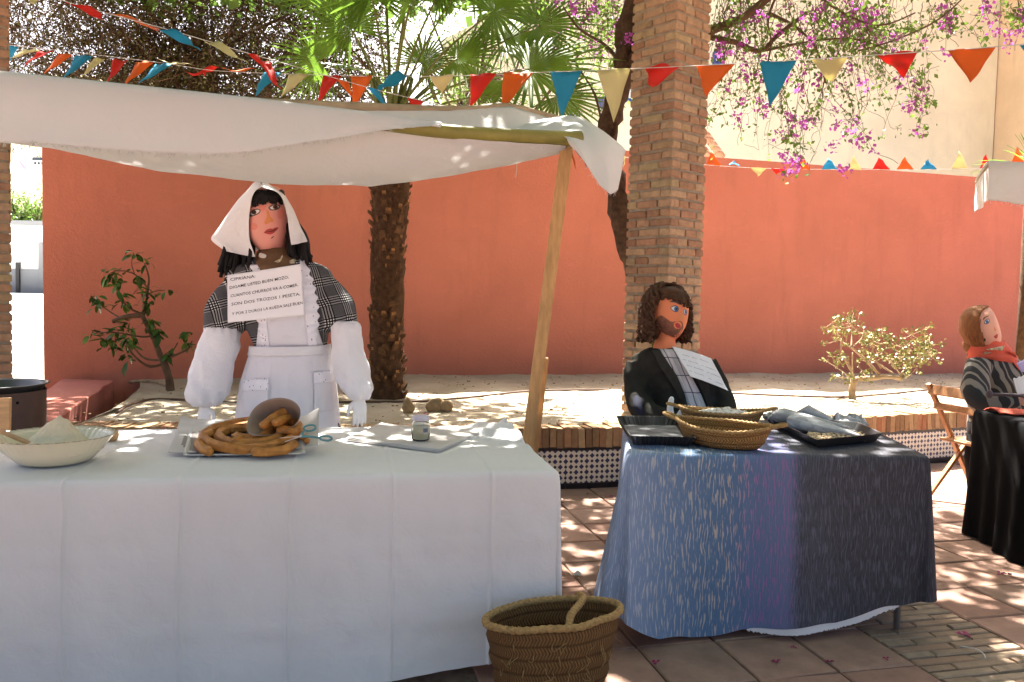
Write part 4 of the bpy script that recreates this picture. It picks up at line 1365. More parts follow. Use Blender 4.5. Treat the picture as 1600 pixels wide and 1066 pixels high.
# ------------------------------------------------------------------ draped tables
def drape(o2, u2, L, Wd, zt, hem, out, top, nL=60, nW=30, rows=26, ca=10, v2=None):
    """cloth over a rectangular table. o2 front-left corner, u2 unit vector along the front.
    hem(side, s) -> drop length; out(side, s, drop, hemlen) -> distance from the edge; top(a, b) -> height"""
    u = Vector((u2[0], u2[1], 0)).normalized(); v = Vector((-u.y, u.x, 0))
    if v2 is not None: v = Vector(v2)
    o = Vector((o2[0], o2[1], 0))
    mb = MB()
    idx = {}
    vs, uvs, fs = [], [], []
    def addv(p, uv):
        vs.append(p); uvs.append(uv); return len(vs) - 1
    for j in range(nW + 1):
        for i in range(nL + 1):
            a, b = L * i / nL, Wd * j / nW
            idx[i, j] = addv(o + u * a + v * b + Vector((0, 0, zt + top(a, b))), (a, b))
    for j in range(nW):
        for i in range(nL):
            fs.append((idx[i, j], idx[i + 1, j], idx[i + 1, j + 1], idx[i, j + 1]))
    per = []   # (grid index, outward dir, side, s, uv start)
    for i in range(nL + 1): per.append(((i, 0), -v, 'f', L * i / nL, L * i / nL))
    for k in range(1, ca): per.append(((nL, 0), (-v) * math.cos(k / ca * math.pi / 2) + u * math.sin(k / ca * math.pi / 2), 'fr', k / ca, L + 0.02 * k))
    for j in range(nW + 1): per.append(((nL, j), u, 'r', Wd * j / nW, L + .2 + Wd * j / nW))
    for k in range(1, ca): per.append(((nL, nW), u * math.cos(k / ca * math.pi / 2) + v * math.sin(k / ca * math.pi / 2), 'rb', k / ca, L + Wd + .2 + 0.02 * k))
    for i in range(nL, -1, -1): per.append(((i, nW), v, 'b', L * i / nL, L * i / nL))
    for k in range(1, ca): per.append(((0, nW), v * math.cos(k / ca * math.pi / 2) - u * math.sin(k / ca * math.pi / 2), 'bl', k / ca, -Wd - .2 - 0.02 * k))
    for j in range(nW, -1, -1): per.append(((0, j), -u, 'l', Wd * j / nW, -.2 - Wd * j / nW))
    for k in range(1, ca): per.append(((0, 0), -u * math.cos(k / ca * math.pi / 2) - v * math.sin(k / ca * math.pi / 2), 'lf', k / ca, -.02 * (ca - k)))
    n = len(per)
    ring = []
    for (g, d, side, s, cu) in per:
        base = vs[idx[g]]
        h = hem(side, s)
        col = [idx[g]]
        for r in range(1, rows + 1):
            t = r / rows
            dr = h * (t ** 1.25)
            q = base + d * out(side, s, dr, h) + Vector((0, 0, -dr))
            q.z = max(q.z, 0.004 + 0.002 * r / rows)
            col.append(addv(q, (cu, -dr)))
        ring.append(col)
    for k in range(n):
        a, b = ring[k], ring[(k + 1) % n]
        for r in range(rows):
            f = (a[r], a[r + 1], b[r + 1], b[r])
            if a[r] == b[r]: f = (a[r], a[r + 1], b[r + 1])
            fs.append(f)
    mb.add(vs, fs, 0, uvs)
    return mb
def table_frame(name, label, o2, u2, L, Wd, z, inset=0.10, leg_r=0.014, v2=None):
    u = Vector((u2[0], u2[1], 0)).normalized(); v = Vector((-u.y, u.x, 0))
    if v2 is not None: v = Vector(v2)
    o = Vector((o2[0], o2[1], 0))
    c = o + u * L / 2 + v * Wd / 2
    t = thing(name, label, 'table', (c.x, c.y, 0))
    R = Matrix((u, v, Vector((0, 0, 1)))).transposed()
    MB().box(c + Vector((0, 0, z - 0.016)), (L - 0.01, Wd - 0.01, 0.026), R).build('tabletop', PALE_WOOD, t, smooth=False)
    for a in (inset, L - inset):
        for b in (inset, Wd - inset):
            p = o + u * a + v * b
            MB().tube([(p.x, p.y, 0.005), (p.x, p.y, z - 0.03)], leg_r, 10).build('leg', STEEL, t)
    return t

# white stall table
ZW = 0.77
wFR = G(868, 734, ZW); wL = G(0, 753, ZW)
wu = Vector((wFR.x - wL.x, wFR.y - wL.y, 0)).normalized()
wv = Vector((-wu.y, wu.x, 0))
LW, DW = 2.55, 1.03
wO = wFR - wu * LW
table_frame('stall_table', 'long folding table hidden under the white tablecloth', wO, wu, LW, DW, ZW - 0.004)
creases = [LW - .245 - .36 * k for k in range(7)]
def w_hem(side, s):
    if side == 'f': return ZW - 0.035 - 0.02 * math.sin(s * 3) - (0.02 * max(0, (s - 2.2) / .35))
    if side == 'fr': return ZW - 0.06 - .10 * s
    if side == 'r': return ZW - 0.16 + 0.05 * math.sin(s * 6)
    return ZW - 0.05
def w_out(side, s, dr, h):
    e = 0.014 * (1 - math.exp(-dr * 60)) + 0.004
    t = dr / h
    if side == 'f':
        e += 0.012 * t * (math.sin(s * 7.3 + 1) + .6 * math.sin(s * 13.7)) + 0.02 * t
        e += 0.012 * nz(s * 4, dr * 4, 1) * min(1, t * 4) + 0.005 * nz(s * 13, dr * 11, 5) * min(1, t * 4)
        for c in creases:
            q = (s - c - 0.005 * nz(dr * 4, c)) / 0.0058
            if abs(q) < 4: e += 0.0115 * math.exp(-q * q)
        for hz_ in (0.26, 0.54):
            q = (dr - hz_ - .01 * nz(s * 3, hz_)) / 0.008
            if abs(q) < 4: e += 0.0045 * math.exp(-q * q)
        k = max(0, s - (LW - .30)) / .30
        e += .02 * k * k * t
    elif side in ('fr', 'lf', 'rb', 'bl'):
        k = math.sin(s * math.pi)
        e += .012 * t * (1 - .3 * math.cos(s * 9)) + .02 * k * t
    else:
        e += 0.0 * t + 0.014 * t * math.sin(s * 14) + .008 * t * math.sin(s * 31)
    return e
def w_top(a, b):
    z = 0.0012 * nz(a * 6, b * 6)
    for c in creases:
        q = (a - c) / 0.007
        if abs(q) < 4: z += 0.0036 * math.exp(-q * q)
    # rucked cloth at the far right corner
    k = max(0, 1 - (LW - a) / .34) * max(0, min(1, (b - .36) / .4))
    if k > 0:
        q = (a - LW) * .75 + (b - DW) * .65
        z += k * (.016 + .020 * math.sin(q * 46 + 2.5 * nz(a * 4, b * 4)) + .012 * nz(a * 18, b * 18))
        w = max(0, 1 - (LW - a) / .20) * max(0, min(1, (b - .62) / .25))
        z += w * .035 * (0.5 + 0.5 * math.sin(q * 30 + 1.2))
    return z
cl = drape(wO, wu, LW, DW, ZW, w_hem, w_out, w_top, nL=560, nW=90, rows=34, ca=14)
o = cl.build('tablecloth', WHITE_CLOTH, base=(wO.x + 1.2, wO.y + .7, 0), uv=True)
tag(o, 'long white tablecloth with ironed creases on the churro stall table', 'tablecloth')

# blue batik table
ZB = 0.78
bFL = G(984, 709, ZB); bFR = G(1455, 711, ZB)
bu = Vector((bFR.x - bFL.x, bFR.y - bFL.y, 0)); LB = bu.length - .035; bu.normalize()
ang = math.atan2(bu.y, bu.x) * 0.8
bu = Vector((math.cos(ang), math.sin(ang), 0)); bv = Vector((.13, 1, 0)).normalized()
DB = 1.0
bO = Vector((bFL.x, bFL.y, 0))
table_frame('small_table', 'metal-legged table hidden under the blue batik cloth', bO + bu * .0 + bv * .0, bu, LB, DB, ZB - 0.004, inset=.07, v2=bv)
def batik():
    m, nt, bs = new_mat('blue_batik')
    uv = nt.nodes.new('ShaderNodeUVMap')
    sp = nt.nodes.new('ShaderNodeSeparateXYZ'); nt.links.new(uv.outputs[0], sp.inputs[0])
    u, v = sp.outputs[0], sp.outputs[1]
    wv_ = tex_noise(nt, uv.outputs[0], 3.5, 3)
    cb = nt.nodes.new('ShaderNodeCombineXYZ')
    uw = mth(nt, 'ADD', u, mth(nt, 'MULTIPLY', wv_, 0.055))
    nt.links.new(mth(nt, 'MULTIPLY', uw, 165.0), cb.inputs[0])
    nt.links.new(mth(nt, 'MULTIPLY', v, 14.0), cb.inputs[1])
    n1 = tex_noise(nt, cb.outputs[0], 1.0, 2, 0.5)
    cb2 = nt.nodes.new('ShaderNodeCombineXYZ')
    nt.links.new(mth(nt, 'MULTIPLY', uw, 220.0), cb2.inputs[0])
    nt.links.new(mth(nt, 'MULTIPLY', v, 22.0), cb2.inputs[1]); cb2.inputs[2].default_value = 4.0
    n2 = tex_noise(nt, cb2.outputs[0], 1.0, 3, 0.6)
    # soft transition along the cloth
    uu = mth(nt, 'ADD', u, mth(nt, 'MULTIPLY', mth(nt, 'SUBTRACT', n2, 0.5), 0.10))
    q = mth(nt, 'DIVIDE', uu, LB)
    base = ramp(nt, q, [(0.0, (0.24, 0.30, 0.43)), (0.10, (0.15, 0.225, 0.36)), (0.26, (0.088, 0.165, 0.285)), (0.42, (0.10, 0.155, 0.275)), (0.53, (0.125, 0.150, 0.265)), (0.575, (0.075, 0.077, 0.098)), (0.72, (0.062, 0.061, 0.073)), (1.0, (0.048, 0.046, 0.056))])
    dash = ramp(nt, q, [(0.0, (0.44, 0.46, 0.58)), (0.10, (0.46, 0.44, 0.42)), (0.33, (0.44, 0.39, 0.34)), (0.42, (0.30, 0.14, 0.32)), (0.53, (0.27, 0.13, 0.29)), (0.575, (0.115, 0.115, 0.155)), (1.0, (0.088, 0.085, 0.11))])
    k1 = ramp(nt, n1, [(0.555, (0, 0, 0)), (0.60, (1, 1, 1))])
    k2 = ramp(nt, n2, [(0.45, (0, 0, 0)), (0.62, (1, 1, 1))])
    dark = ramp(nt, q, [(0.0, (0.25, 0.31, 0.43)), (0.35, (0.10, 0.185, 0.315)), (0.53, (0.15, 0.175, 0.30)), (0.575, (0.030, 0.029, 0.036)), (1.0, (0.020, 0.019, 0.023))])
    c = mixc(nt, mth(nt, 'MULTIPLY', k2, 0.55), base, dark)
    c = mixc(nt, mth(nt, 'MULTIPLY', k1, 0.85), c, dash)
    nt.links.new(c, bs.inputs['Base Color'])
    bs.inputs['Roughness'].default_value = 0.8
    bs.inputs['Specular IOR Level'].default_value = 0.25
    bump(nt, bs, tex_noise(nt, coords(nt, 'Object'), 240, 3), 0.25, 0.002)
    return m
BATIK = batik()
def b_hem(side, s):
    if side == 'f': return interp([(0, .645), (.06, .685), (.14, .735), (.28, .762), (.5, .742), (.7, .715), (.9, .705), (1.08, .66), (LB, .615)], s) + .006 * math.sin(s * 21)
    if side == 'lf': return lerp(.615, .645, s)
    if side == 'l': return interp([(0, .615), (.25, .61), (.6, .62), (DB, .62)], s)
    if side == 'fr': return lerp(.615, .60, s)
    return .60
def b_out(side, s, dr, h):
    t = dr / h
    e = 0.012 * (1 - math.exp(-dr * 60)) + .003
    if side == 'f':
        fl = max(0, 1 - s / .55)
        e += t * (0.02 + .12 * fl * fl) + .026 * t * math.sin(s * 8.5 + 1.5) + .009 * t * math.sin(s * 19)
        e += .010 * nz(s * 4, dr * 4, 8) * min(1, t * 3)
        q = (s - .47 - .05 * t) / .012
        e += .004 * math.exp(-q * q)
        e += .02 * math.exp(-((s - 1.19 - .10 * (1 - t)) / .05) ** 2) * t
    elif side == 'lf':
        e += t * (.10 + .05 * math.sin(s * math.pi))
        e += .012 * t * math.sin(s * 14)
    elif side == 'l':
        e += t * (.10 * max(0, 1 - s / .6) + .012 * math.sin(s * 9 + .5)) + .01 * t * math.sin(s * 21)
    elif side in ('fr',):
        e += t * .03 * (1 + math.sin(s * 3.14))
    else:
        e += .02 * t + .012 * t * math.sin(s * 17)
    return e
def b_top(a, b):
    z = .0015 * nz(a * 5, b * 5, 3)
    k = max(0, 1 - a / .45) * max(0, 1 - abs(b - .12) / .18)
    z += .010 * k * math.sin((a * .8 + b) * 26)
    return z if 0 < a < LB else 0.0
cl = drape(bO, bu, LB, DB, ZB, b_hem, b_out, b_top, nL=150, nW=70, rows=34, ca=12, v2=bv)
o = cl.build('tablecloth', BATIK, base=(bO.x + .6, bO.y + .5, 0), uv=True)
tag(o, 'blue to charcoal batik tablecloth hanging over the small table', 'tablecloth')
# frayed white lining showing under its hem
lin = MB()
def linf(u_, v_):
    s = lerp(.52, LB - .10, u_)
    h = min(ZB - .012, b_hem('f', s) + .006 + (.030 + .012 * nz(s * 5, 9)) * math.sin(u_ * math.pi) ** .5 * v_ + (.006 * nz(s * 90, 2) + .004 * nz(s * 210, 4) if v_ > .99 else 0))
    dr = lerp(.45, h, v_)
    p = bO + bu * s - bv * (b_out('f', s, min(dr, b_hem('f', s)), b_hem('f', s)) - .006)
    return Vector((p.x, p.y, ZB - dr))
lin.grid(linf, 420, 8)
o2 = lin.build('lining', WHITE_CLOTH, None, base=(bO.x + .6, bO.y + .5, 0)); o2.parent = o; o2.location = (0, 0, 0)

# ------------------------------------------------------------------ stall canopy
cn = thing('stall_canopy', 'sagging white cotton canopy on bamboo poles over the churro stall', 'canopy', (P(800, 884, 4.15).x, 4.15, 0))
FB = [(-260, 92, 2.40), (0, 119, 2.60), (200, 139, 2.83), (400, 160, 3.08), (560, 179, 3.30), (690, 197, 3.47), (790, 207, 3.60), (885, 213, 3.74)]
def fb(x):
    y = interp([(a, b) for a, b, c in FB], x); d = interp([(a, c) for a, b, c in FB], x)
    return P(x, y, d)
BBt = [(-260, 130, 3.75), (0, 140, 3.9), (300, 150, 4.1), (560, 165, 4.28), (700, 166, 4.36), (800, 167, 4.42), (860, 184, 4.46)]
def bb(x):
    y = interp([(a, b) for a, b, c in BBt], x); d = interp([(a, c) for a, b, c in BBt], x)
    return P(x, y, d)
belly = [(-260, 200), (0, 222), (75, 230), (250, 266), (400, 284), (500, 290), (580, 290), (700, 272), (800, 254), (885, 238)]
m = MB()
def rooff(u_, v_):
    x = lerp(-260, 885, u_)
    a, b = fb(x), bb(min(x, 860) if x < 800 else lerp(800, 860, (x - 800) / 85))
    if x > 640: a = a + Vector((0, 0, -0.045 * min(1, (x - 640) / 80)))
    q = a.lerp(b, v_)
    # hang so that the lowest line of the sheet follows the belly
    vm = 0.42
    yb = interp(belly, x)
    md = a.lerp(b, vm)
    zb = P(x, yb, md.y).z
    sag = md.z - zb
    k = (1 - ((v_ - vm) / (vm if v_ < vm else 1 - vm)) ** 2)
    z = q.z - sag * k
    z += .010 * nz(q.x * 3, q.y * 3, 7) * k + .004 * nz(q.x * 11, q.y * 7, 2) + .012 * math.sin(v_ * 9 + x * .02) * k * max(0, (x - 300) / 585) * .6
    return Vector((q.x, q.y, z))
m.grid(rooff, 170, 60)
m.build('roof_sheet', CANOPY_CLOTH, cn, solid=.002)
hemt = [(-260, 218), (0, 228), (75, 230), (160, 237), (250, 243), (350, 245), (400, 242), (460, 233), (540, 219), (600, 207), (690, 200)]
m = MB()
def valf(u_, v_):
    x = lerp(-260, 690, u_)
    t = fb(x)
    e = P(x, interp(hemt, x), t.y)
    L = t.z - e.z
    if v_ < .15:   # wraps over the pole
        a = v_ / .15 * math.pi
        q = t + Vector((0, .028 * math.cos(a), .028 * math.sin(a) - .012)) - Vector((0, 0, 0))
    else:
        k = (v_ - .15) / .85
        q = t + Vector((0, -.028 - .03 * k + (.014 * math.sin(t.x * 9) + .010 * nz(t.x * 5, k * 3)) * k, -.012 - (L - .012) * k))
        if v_ > .99: q.z += .006 * nz(x * .9, 3) + .004 * nz(x * 3.1, 8)
    return q
m.grid(valf, 260, 26)
m.build('front_valance', CANOPY_CLOTH, cn, solid=.002)
thr = MB(); r = random.Random(2)
for k in range(150):
    x = r.uniform(0, 640); q = valf((x + 260) / 950, 1.0)
    thr.tube(wander(q, (r.gauss(0, .5), r.gauss(0, .3), -1), r.uniform(.008, .022), 3, .4, r), .0008, 3)
q = P(807, 253, 3.9); thr.tube([q, q + Vector((.002, 0, -.04)), q + Vector((-.002, 0, -.075))], .0015, 4)
# corner of the cloth thrown over the post
ctrl = [[(790, 204, 4.30), (835, 190, 4.36), (885, 181, 4.30), (915, 186, 4.20)],
        [(845, 205, 3.98), (880, 201, 3.92), (922, 200, 3.95), (972, 228, 4.02)],
        [(878, 209, 3.72), (905, 226, 3.68), (938, 234, 3.76), (975, 246, 3.92)],
        [(890, 224, 3.68), (922, 266, 3.62), (950, 302, 3.64), (966, 296, 3.76)]]
ctrl = [[P(*c) for c in row] for row in ctrl]
def cornerf(u_, v_):
    rows_ = [catmull(row, 24)[int(round(u_ * 24))] for row in ctrl]
    q = catmull(rows_, 24)[int(round(v_ * 24))]
    return q + Vector((0, .016 * math.sin(u_ * 13 + v_ * 2) * v_, .006 * nz(u_ * 9, v_ * 9)))
m = MB(); m.grid(cornerf, 24, 24)
m.build('corner_flap', CANOPY_CLOTH, cn, solid=.002)
for k in range(26):
    q = cornerf(round(r.uniform(0, 1) * 24) / 24, 1.0); thr.tube(wander(q, (r.gauss(0, .5), r.gauss(0, .3), -1), r.uniform(.01, .03), 3, .4, r), .0008, 3)
o = thr.build('loose_threads', CORD, cn); o['kind'] = 'stuff'
def pole(pts, r0, r1, mat, name, knots=5):
    c = catmull(pts, 60)
    rad = []
    for i in range(61):
        a = lerp(r0, r1, i / 60)
        k = (i / 60 * knots) % 1
        rad.append(a * (1.13 if min(k, 1 - k) < .025 else 1))
    mm = MB(); mm.tube(c, rad, 12); return mm.build(name, mat, cn)
pole([fb(x) + Vector((0, .004, -.024)) for x in (-260, -130, 0, 100, 200, 300, 400, 480, 560, 620)] + [P(690, 205, 3.48), P(790, 212, 3.62), P(906, 217, 3.78)], .016, .034, BAMBOO, 'front_pole', 9)
pole([bb(-260) + Vector((0, 0, -.02)), bb(300) + Vector((0, 0, -.02)), bb(700) + Vector((0, 0, -.02)), P(795, 168, 4.44), P(900, 196, 4.5)], .024, .022, CANE, 'back_pole', 10)
pole([P(900, 222, 3.76), P(903, 205, 4.5)], .018, .018, CANE, 'side_pole', 3)
m = MB(); m.bar(P(800, 886, 4.16) * 1.0, P(886, 226, 3.80), .062, .042, up=(0, -1, 0)); m.build('post', WOOD, cn, smooth=False, bevel=.003)
a, b = P(806, 886, 4.19), P(850, 560, 4.02)
m = MB(); m.bar(a + Vector((.035, .02, 0)), b + Vector((.010, .02, 0)), .03, .05, up=(0, -1, 0)); m.build('post_batten', WOOD, cn, smooth=False, bevel=.003)
for (x, y, z) in ((fb(-260).x, fb(-260).y, fb(-260).z), (bb(-260).x, bb(-260).y, bb(-260).z)):
    m = MB(); m.bar((x, y, 0), (x, y, z), .05, .05, up=(0, -1, 0)); m.build('post', WOOD, cn, smooth=False, bevel=.003)

# second small canopy at the right edge
c2 = thing('small_canopy', 'small white cotton canopy with frayed edge over the seated woman doll', 'canopy', (P(1560, 700, 4.6).x + .3, 4.6, 0))
m = MB()
t0, t1 = P(1542, 252, 4.7), P(1760, 262, 4.3)
SIDE2 = Vector((.46, .90, .04))
def c2f(u_, v_):
    uu = max(0, (u_ - .14) / .86)
    p = t0.lerp(t1, uu)
    if v_ < .4:
        k = v_ / .4
        if u_ < .14: return t0 + SIDE2 * (1 - k * u_ / .14)
        return p + SIDE2 * (1 - k) + Vector((0, 0, -.09 * math.sin(k * math.pi) * min(1, uu * 6) + .012 * nz(u_ * 8, v_ * 8)))
    k = (v_ - .4) / .6
    L = .235 + .03 * uu + (.004 * nz(u_ * 70, 2) if v_ > .98 else 0)
    if u_ < .14:
        s_ = 1 - u_ / .14
        return t0 + SIDE2 * s_ + Vector((.010 * math.sin(s_ * 9 + 3 * k) * k, -.02 * (1 - s_) - .02 * k, -L * k))
    return p + Vector((0, -.02 - .02 * k + .022 * math.sin(uu * 16 + 4 * k) * k * min(1, uu * 8), -L * k + .004 * nz(u_ * 20, k * 9)))
m.grid(c2f, 100, 40)
m.build('roof_sheet', CANOPY_CLOTH, c2, solid=.002)
m = MB(); m.tube([t0 + Vector((.01, 0, -.022)), t1 + Vector((0, 0, -.012))], .016, 10); m.tube([t0 + Vector((.46, .9, .03)), t1 + Vector((.46, .9, .03))], .016, 10); m.tube([t0 + Vector((0.02, 0, -.02)), t0 + Vector((.47, .9, .02))], .014, 10)
m.build('poles', CANE, c2)
th2 = MB()
for k in range(22):
    q = c2f(r.uniform(.15, .6), 1.0); th2.tube(wander(q, (r.gauss(0, .6), r.gauss(0, .3), -1), r.uniform(.01, .03), 4, .5, r), .0008, 3)
o = th2.build('loose_threads', CORD, c2); o['kind'] = 'stuff'
for e in (t1 + Vector((.2, 0, 0)), t1 + Vector((1.0, .9, 0))):
    m = MB(); m.bar((e.x, e.y, 0), (e.x, e.y, e.z), .05, .05, up=(0, -1, 0)); m.build('post', WOOD, c2, smooth=False)

# ------------------------------------------------------------------ bunting
def flag_poly(parent, corners, mat, bulge=.02, seed=0):
    """corners: top-left, top-right, tip (world). slightly bellied cloth triangle with a folded hem"""
    a, b, c = [Vector(p) for p in corners]
    n = (b - a).cross(c - a)
    if n.length > 1e-9: n.normalize()
    r = random.Random(seed)
    ph = r.uniform(0, 6)
    mm = MB(); N_ = 9
    vs, idx = [], {}
    for j in range(N_ + 1):
        for i in range(N_ + 1 - j):
            s, t = i / N_, j / N_
            p = a * (1 - s - t) + b * s + c * t
            k = s * (1 - s - t) * 3 + t * (1 - t)
            p = p + n * (bulge * (math.sin(ph + 5 * s + 4 * t) * k + .5 * math.sin(ph * 2 + 9 * t) * t))
            idx[i, j] = len(vs); vs.append(p)
    fs = []
    for j in range(N_):
        for i in range(N_ - j):
            fs.append((idx[i, j], idx[i + 1, j], idx[i, j + 1]))
            if i + j < N_ - 1: fs.append((idx[i + 1, j], idx[i + 1, j + 1], idx[i, j + 1]))
    mm.add(vs, fs)
    return mm.build('flag', mat, parent, solid=.001)
def bunting(label, cordpts, flags, root_at):
    t = thing('bunting', label, 'bunting', root_at)
    c = catmull([P(*p) for p in cordpts], 80)
    m_ = MB(); m_.tube(c, .0022, 5); m_.build('cord', CORD, t)
    def dep(x): return interp([(p[0], p[2]) for p in cordpts], x)
    for k, f in enumerate(flags):
        col, (x1, y1), (x2, y2), (x3, y3) = f[:4]
        d1, d2 = dep(x1), dep(x2)
        dt = (d1 + d2) / 2 + (f[4] if len(f) > 4 else 0)
        flag_poly(t, (P(x1, y1, d1), P(x2, y2, d2), P(x3, y3, dt)), FLAG[col], .02 if len(f) < 6 else f[5], k)
    return t
A_c = [(-60, 62, 7.4), (0, 69, 7.2), (100, 80, 7.0), (250, 98, 6.7), (330, 110, 6.5), (430, 115, 6.3), (560, 119, 6.0), (700, 119, 5.7), (850, 113, 5.3), (1000, 107, 4.9), (1180, 98, 4.4), (1370, 86, 4.0), (1560, 73, 3.6), (1680, 60, 3.4)]
A_f = [('blue', (15, 71), (30, 73), (5, 111), .05), ('cream', (38, 76), (62, 79), (13, 93), -.1), ('red', (60, 80), (84, 80), (37, 102), -.1), ('orange', (92, 83), (114, 86), (69, 117), -.1), ('blue', (118, 86), (145, 89), (100, 124), -.1),
       ('cream', (148, 91), (165, 92), (126, 120), -.1), ('red', (177, 92), (200, 94), (167, 131), -.1), ('orange', (213, 97), (240, 98), (195, 134), -.1), ('blue', (243, 100), (270, 101), (217, 132), -.15),
       ('cream', (242, 91), (305, 103), (275, 99), .2, .03), ('red', (286, 111), (343, 106), (320, 119), .25, .05), ('orange', (345, 106), (400, 108), (375, 112), .25, .03),
       ('blue', (412, 113), (441, 113), (398, 150), -.1), ('cream', (452, 115), (482, 117), (440, 153), -.1), ('red', (505, 117), (534, 119), (494, 165), -.1), ('orange', (548, 118), (583, 118), (552, 176), 0), ('blue', (606, 117), (639, 118), (588, 148), -.2, .05),
       ('cream', (670, 119), (710, 117), (690, 147), .15), ('red', (735, 116), (776, 115), (735, 171), -.05), ('orange', (787, 114), (834, 113), (782, 173), -.1), ('blue', (860, 112), (909, 111), (878, 186), 0), ('cream', (932, 109), (985, 107), (960, 192), 0),
       ('red', (1008, 106), (1063, 103), (1016, 141), .2, .05), ('orange', (1088, 102), (1149, 100), (1102, 152), .1), ('blue', (1187, 97), (1245, 94), (1203, 168), 0), ('cream', (1266, 92), (1325, 89), (1300, 130), .15), ('red', (1370, 86), (1434, 81), (1413, 121), .12), ('orange', (1481, 79), (1557, 72), (1517, 130), 0),
       ('blue', (1593, 71), (1660, 63), (1630, 118), 0)]
bunting('long string of triangular coloured bunting running in front of the brick pillar', A_c, A_f, P(800, 900, 5.4))
B_c = [(30, -25, 3.3), (95, 0, 3.55), (160, 19, 3.75), (250, 43, 3.95), (320, 63, 4.15), (390, 84, 4.4), (440, 98, 4.6), (530, 124, 4.9), (590, 141, 5.05), (640, 153, 5.15), (700, 168, 5.3), (800, 205, 6.2), (905, 236, 7.2), (985, 247, 8.2), (1105, 258, 9.2), (1190, 263, 9.7), (1300, 265, 10.0), (1450, 265, 10.4), (1600, 262, 10.8), (1680, 258, 11)]
B_f = [('cream', (38, -20), (75, -6), (48, 6), .1), ('red', (95, -2), (153, 18), (163, 34), .1, .03), ('orange', (165, 19), (243, 42), (250, 48), .25, .02), ('blue', (238, 41), (292, 57), (312, 82), .05, .03), ('cream', (318, 63), (355, 74), (388, 103), 0, .03), ('red', (387, 84), (423, 96), (441, 141), 0, .03),
       ('orange', (525, 123), (545, 129), (552, 155), .1), ('blue', (572, 135), (592, 141), (611, 178), .1), ('red', (637, 152), (661, 158), (650, 190), .05), ('orange', (685, 165), (703, 169), (706, 194), .05),
       ('orange', (884, 230), (893, 233), (903, 268), 0), ('blue', (898, 234), (910, 238), (918, 262), 0), ('cream', (972, 243), (978, 245), (975, 262), 0), ('red', (984, 244), (1006, 247), (1010, 256), .1, .03),
       ('orange', (1104, 258), (1128, 259), (1111, 236), 0, .03), ('blue', (1138, 258), (1157, 259), (1146, 252), .1), ('cream', (1172, 262), (1198, 263), (1185, 276), 0), ('red', (1205, 263), (1231, 263), (1213, 273), .1), ('orange', (1244, 265), (1266, 265), (1254, 244), 0), ('blue', (1284, 265), (1309, 265), (1294, 247), 0, .03), ('cream', (1324, 266), (1347, 266), (1334, 243), 0),
       ('red', (1363, 265), (1391, 265), (1374, 245), 0, .03), ('orange', (1401, 265), (1428, 265), (1413, 245), 0), ('blue', (1438, 265), (1465, 265), (1449, 249), 0, .03), ('cream', (1487, 264), (1513, 264), (1499, 236), 0), ('red', (1531, 263), (1551, 263), (1540, 241), 0), ('orange', (1577, 262), (1606, 262), (1590, 229), 0)]
bunting('string of coloured bunting crossing above the stall canopy to the top of the red wall', B_c, B_f, P(700, 900, 5.6))

# ------------------------------------------------------------------ things on the white table
def GW(px, py, dz=0.0): return G(px, py, ZW + dz)
TZ = ZW + 0.004
# enamel bowl with flour
bc = GW(86, 723); bc.z = TZ
bowl = thing('enamel_bowl', 'wide cream enamel bowl with fluted rim on the white table', 'bowl', bc)
fl = lambda t, i: 1 + (0.020 * math.sin(t * 44) if i >= 3 else 0)
prof_o = [(.001, 0), (.105, 0.001), (.125, .010), (.162, .048), (.184, .082), (.198, .098)]
prof_i = [(.198, .098), (.195, .100), (.178, .086), (.155, .050), (.115, .014), (.001, .010)]
m = MB(); m.lathe(prof_o, bc, 132, fn=lambda t, i: 1 + (.012 * math.sin(t * 44) if i >= 4 else 0)); m.lathe(prof_i, bc, 132, fn=lambda t, i: 1 + (.018 * math.sin(t * 44) if i <= 3 else 0))
body = m.build('bowl_body', ENAMEL, bowl)
m = MB(); m.lathe([(.1965, .0975), (.2005, .0995), (.1965, .1015), (.1935, .0998), (.1965, .0975)], bc, 132, fn=lambda t, i: 1 + .014 * math.sin(t * 44)); m.build('rim', CHIP, body)
fo = MB()
def flourf(u_, v_):
    a = u_ * 2 * math.pi; rr_ = v_ * .152
    h = .090 * math.exp(-((v_ * 1.75) ** 2)) + .034 * (1 - v_)
    x, y = math.cos(a) * rr_, math.sin(a) * rr_
    h *= 1 + .12 * nz(x * 9, y * 9, 6)
    h += .016 * nz(x * 17, y * 17) * (1 - v_ * .5) + .007 * nz(x * 60, y * 60, 3) - .006 * abs(nz(x * 30, y * 30, 9))
    ang_ = math.atan2(y, x + .03)
    return Vector((bc.x + x + .012, bc.y + y, bc.z + .044 + h))
fo.grid(flourf, 80, 34)
tag(fo.build('flour_mound', FLOUR, base=bc + Vector((0, 0, .02))), 'heaped mound of pale wheat flour in the enamel bowl', 'flour')
s0, s1 = P(-30, 661, bc.y - .03), P(46, 693, bc.y - .075)
m = MB(); m.tube([s0, s0.lerp(s1, .6), s1, s1 + (s1 - s0).normalized() * .05], [.009, .008, .008, .012], 10)
tag(m.build('wooden_spoon', PALE_WOOD, base=s1), 'wooden spoon leaning in the flour bowl', 'spoon')
c = GW(176, 692) + Vector((0, .02, .028))
m = MB(); m.tube([c + Vector((-.26, .05, 0)), c + Vector((-.06, .012, 0)), c + Vector((-.055, .012, 0)), c, c + Vector((.006, 0, 0))], [.014, .014, .027, .026, .018], 16)
tag(m.build('rolling_pin', PALE_WOOD, base=c), 'round wooden rolling pin lying behind the enamel bowl', 'rolling pin')

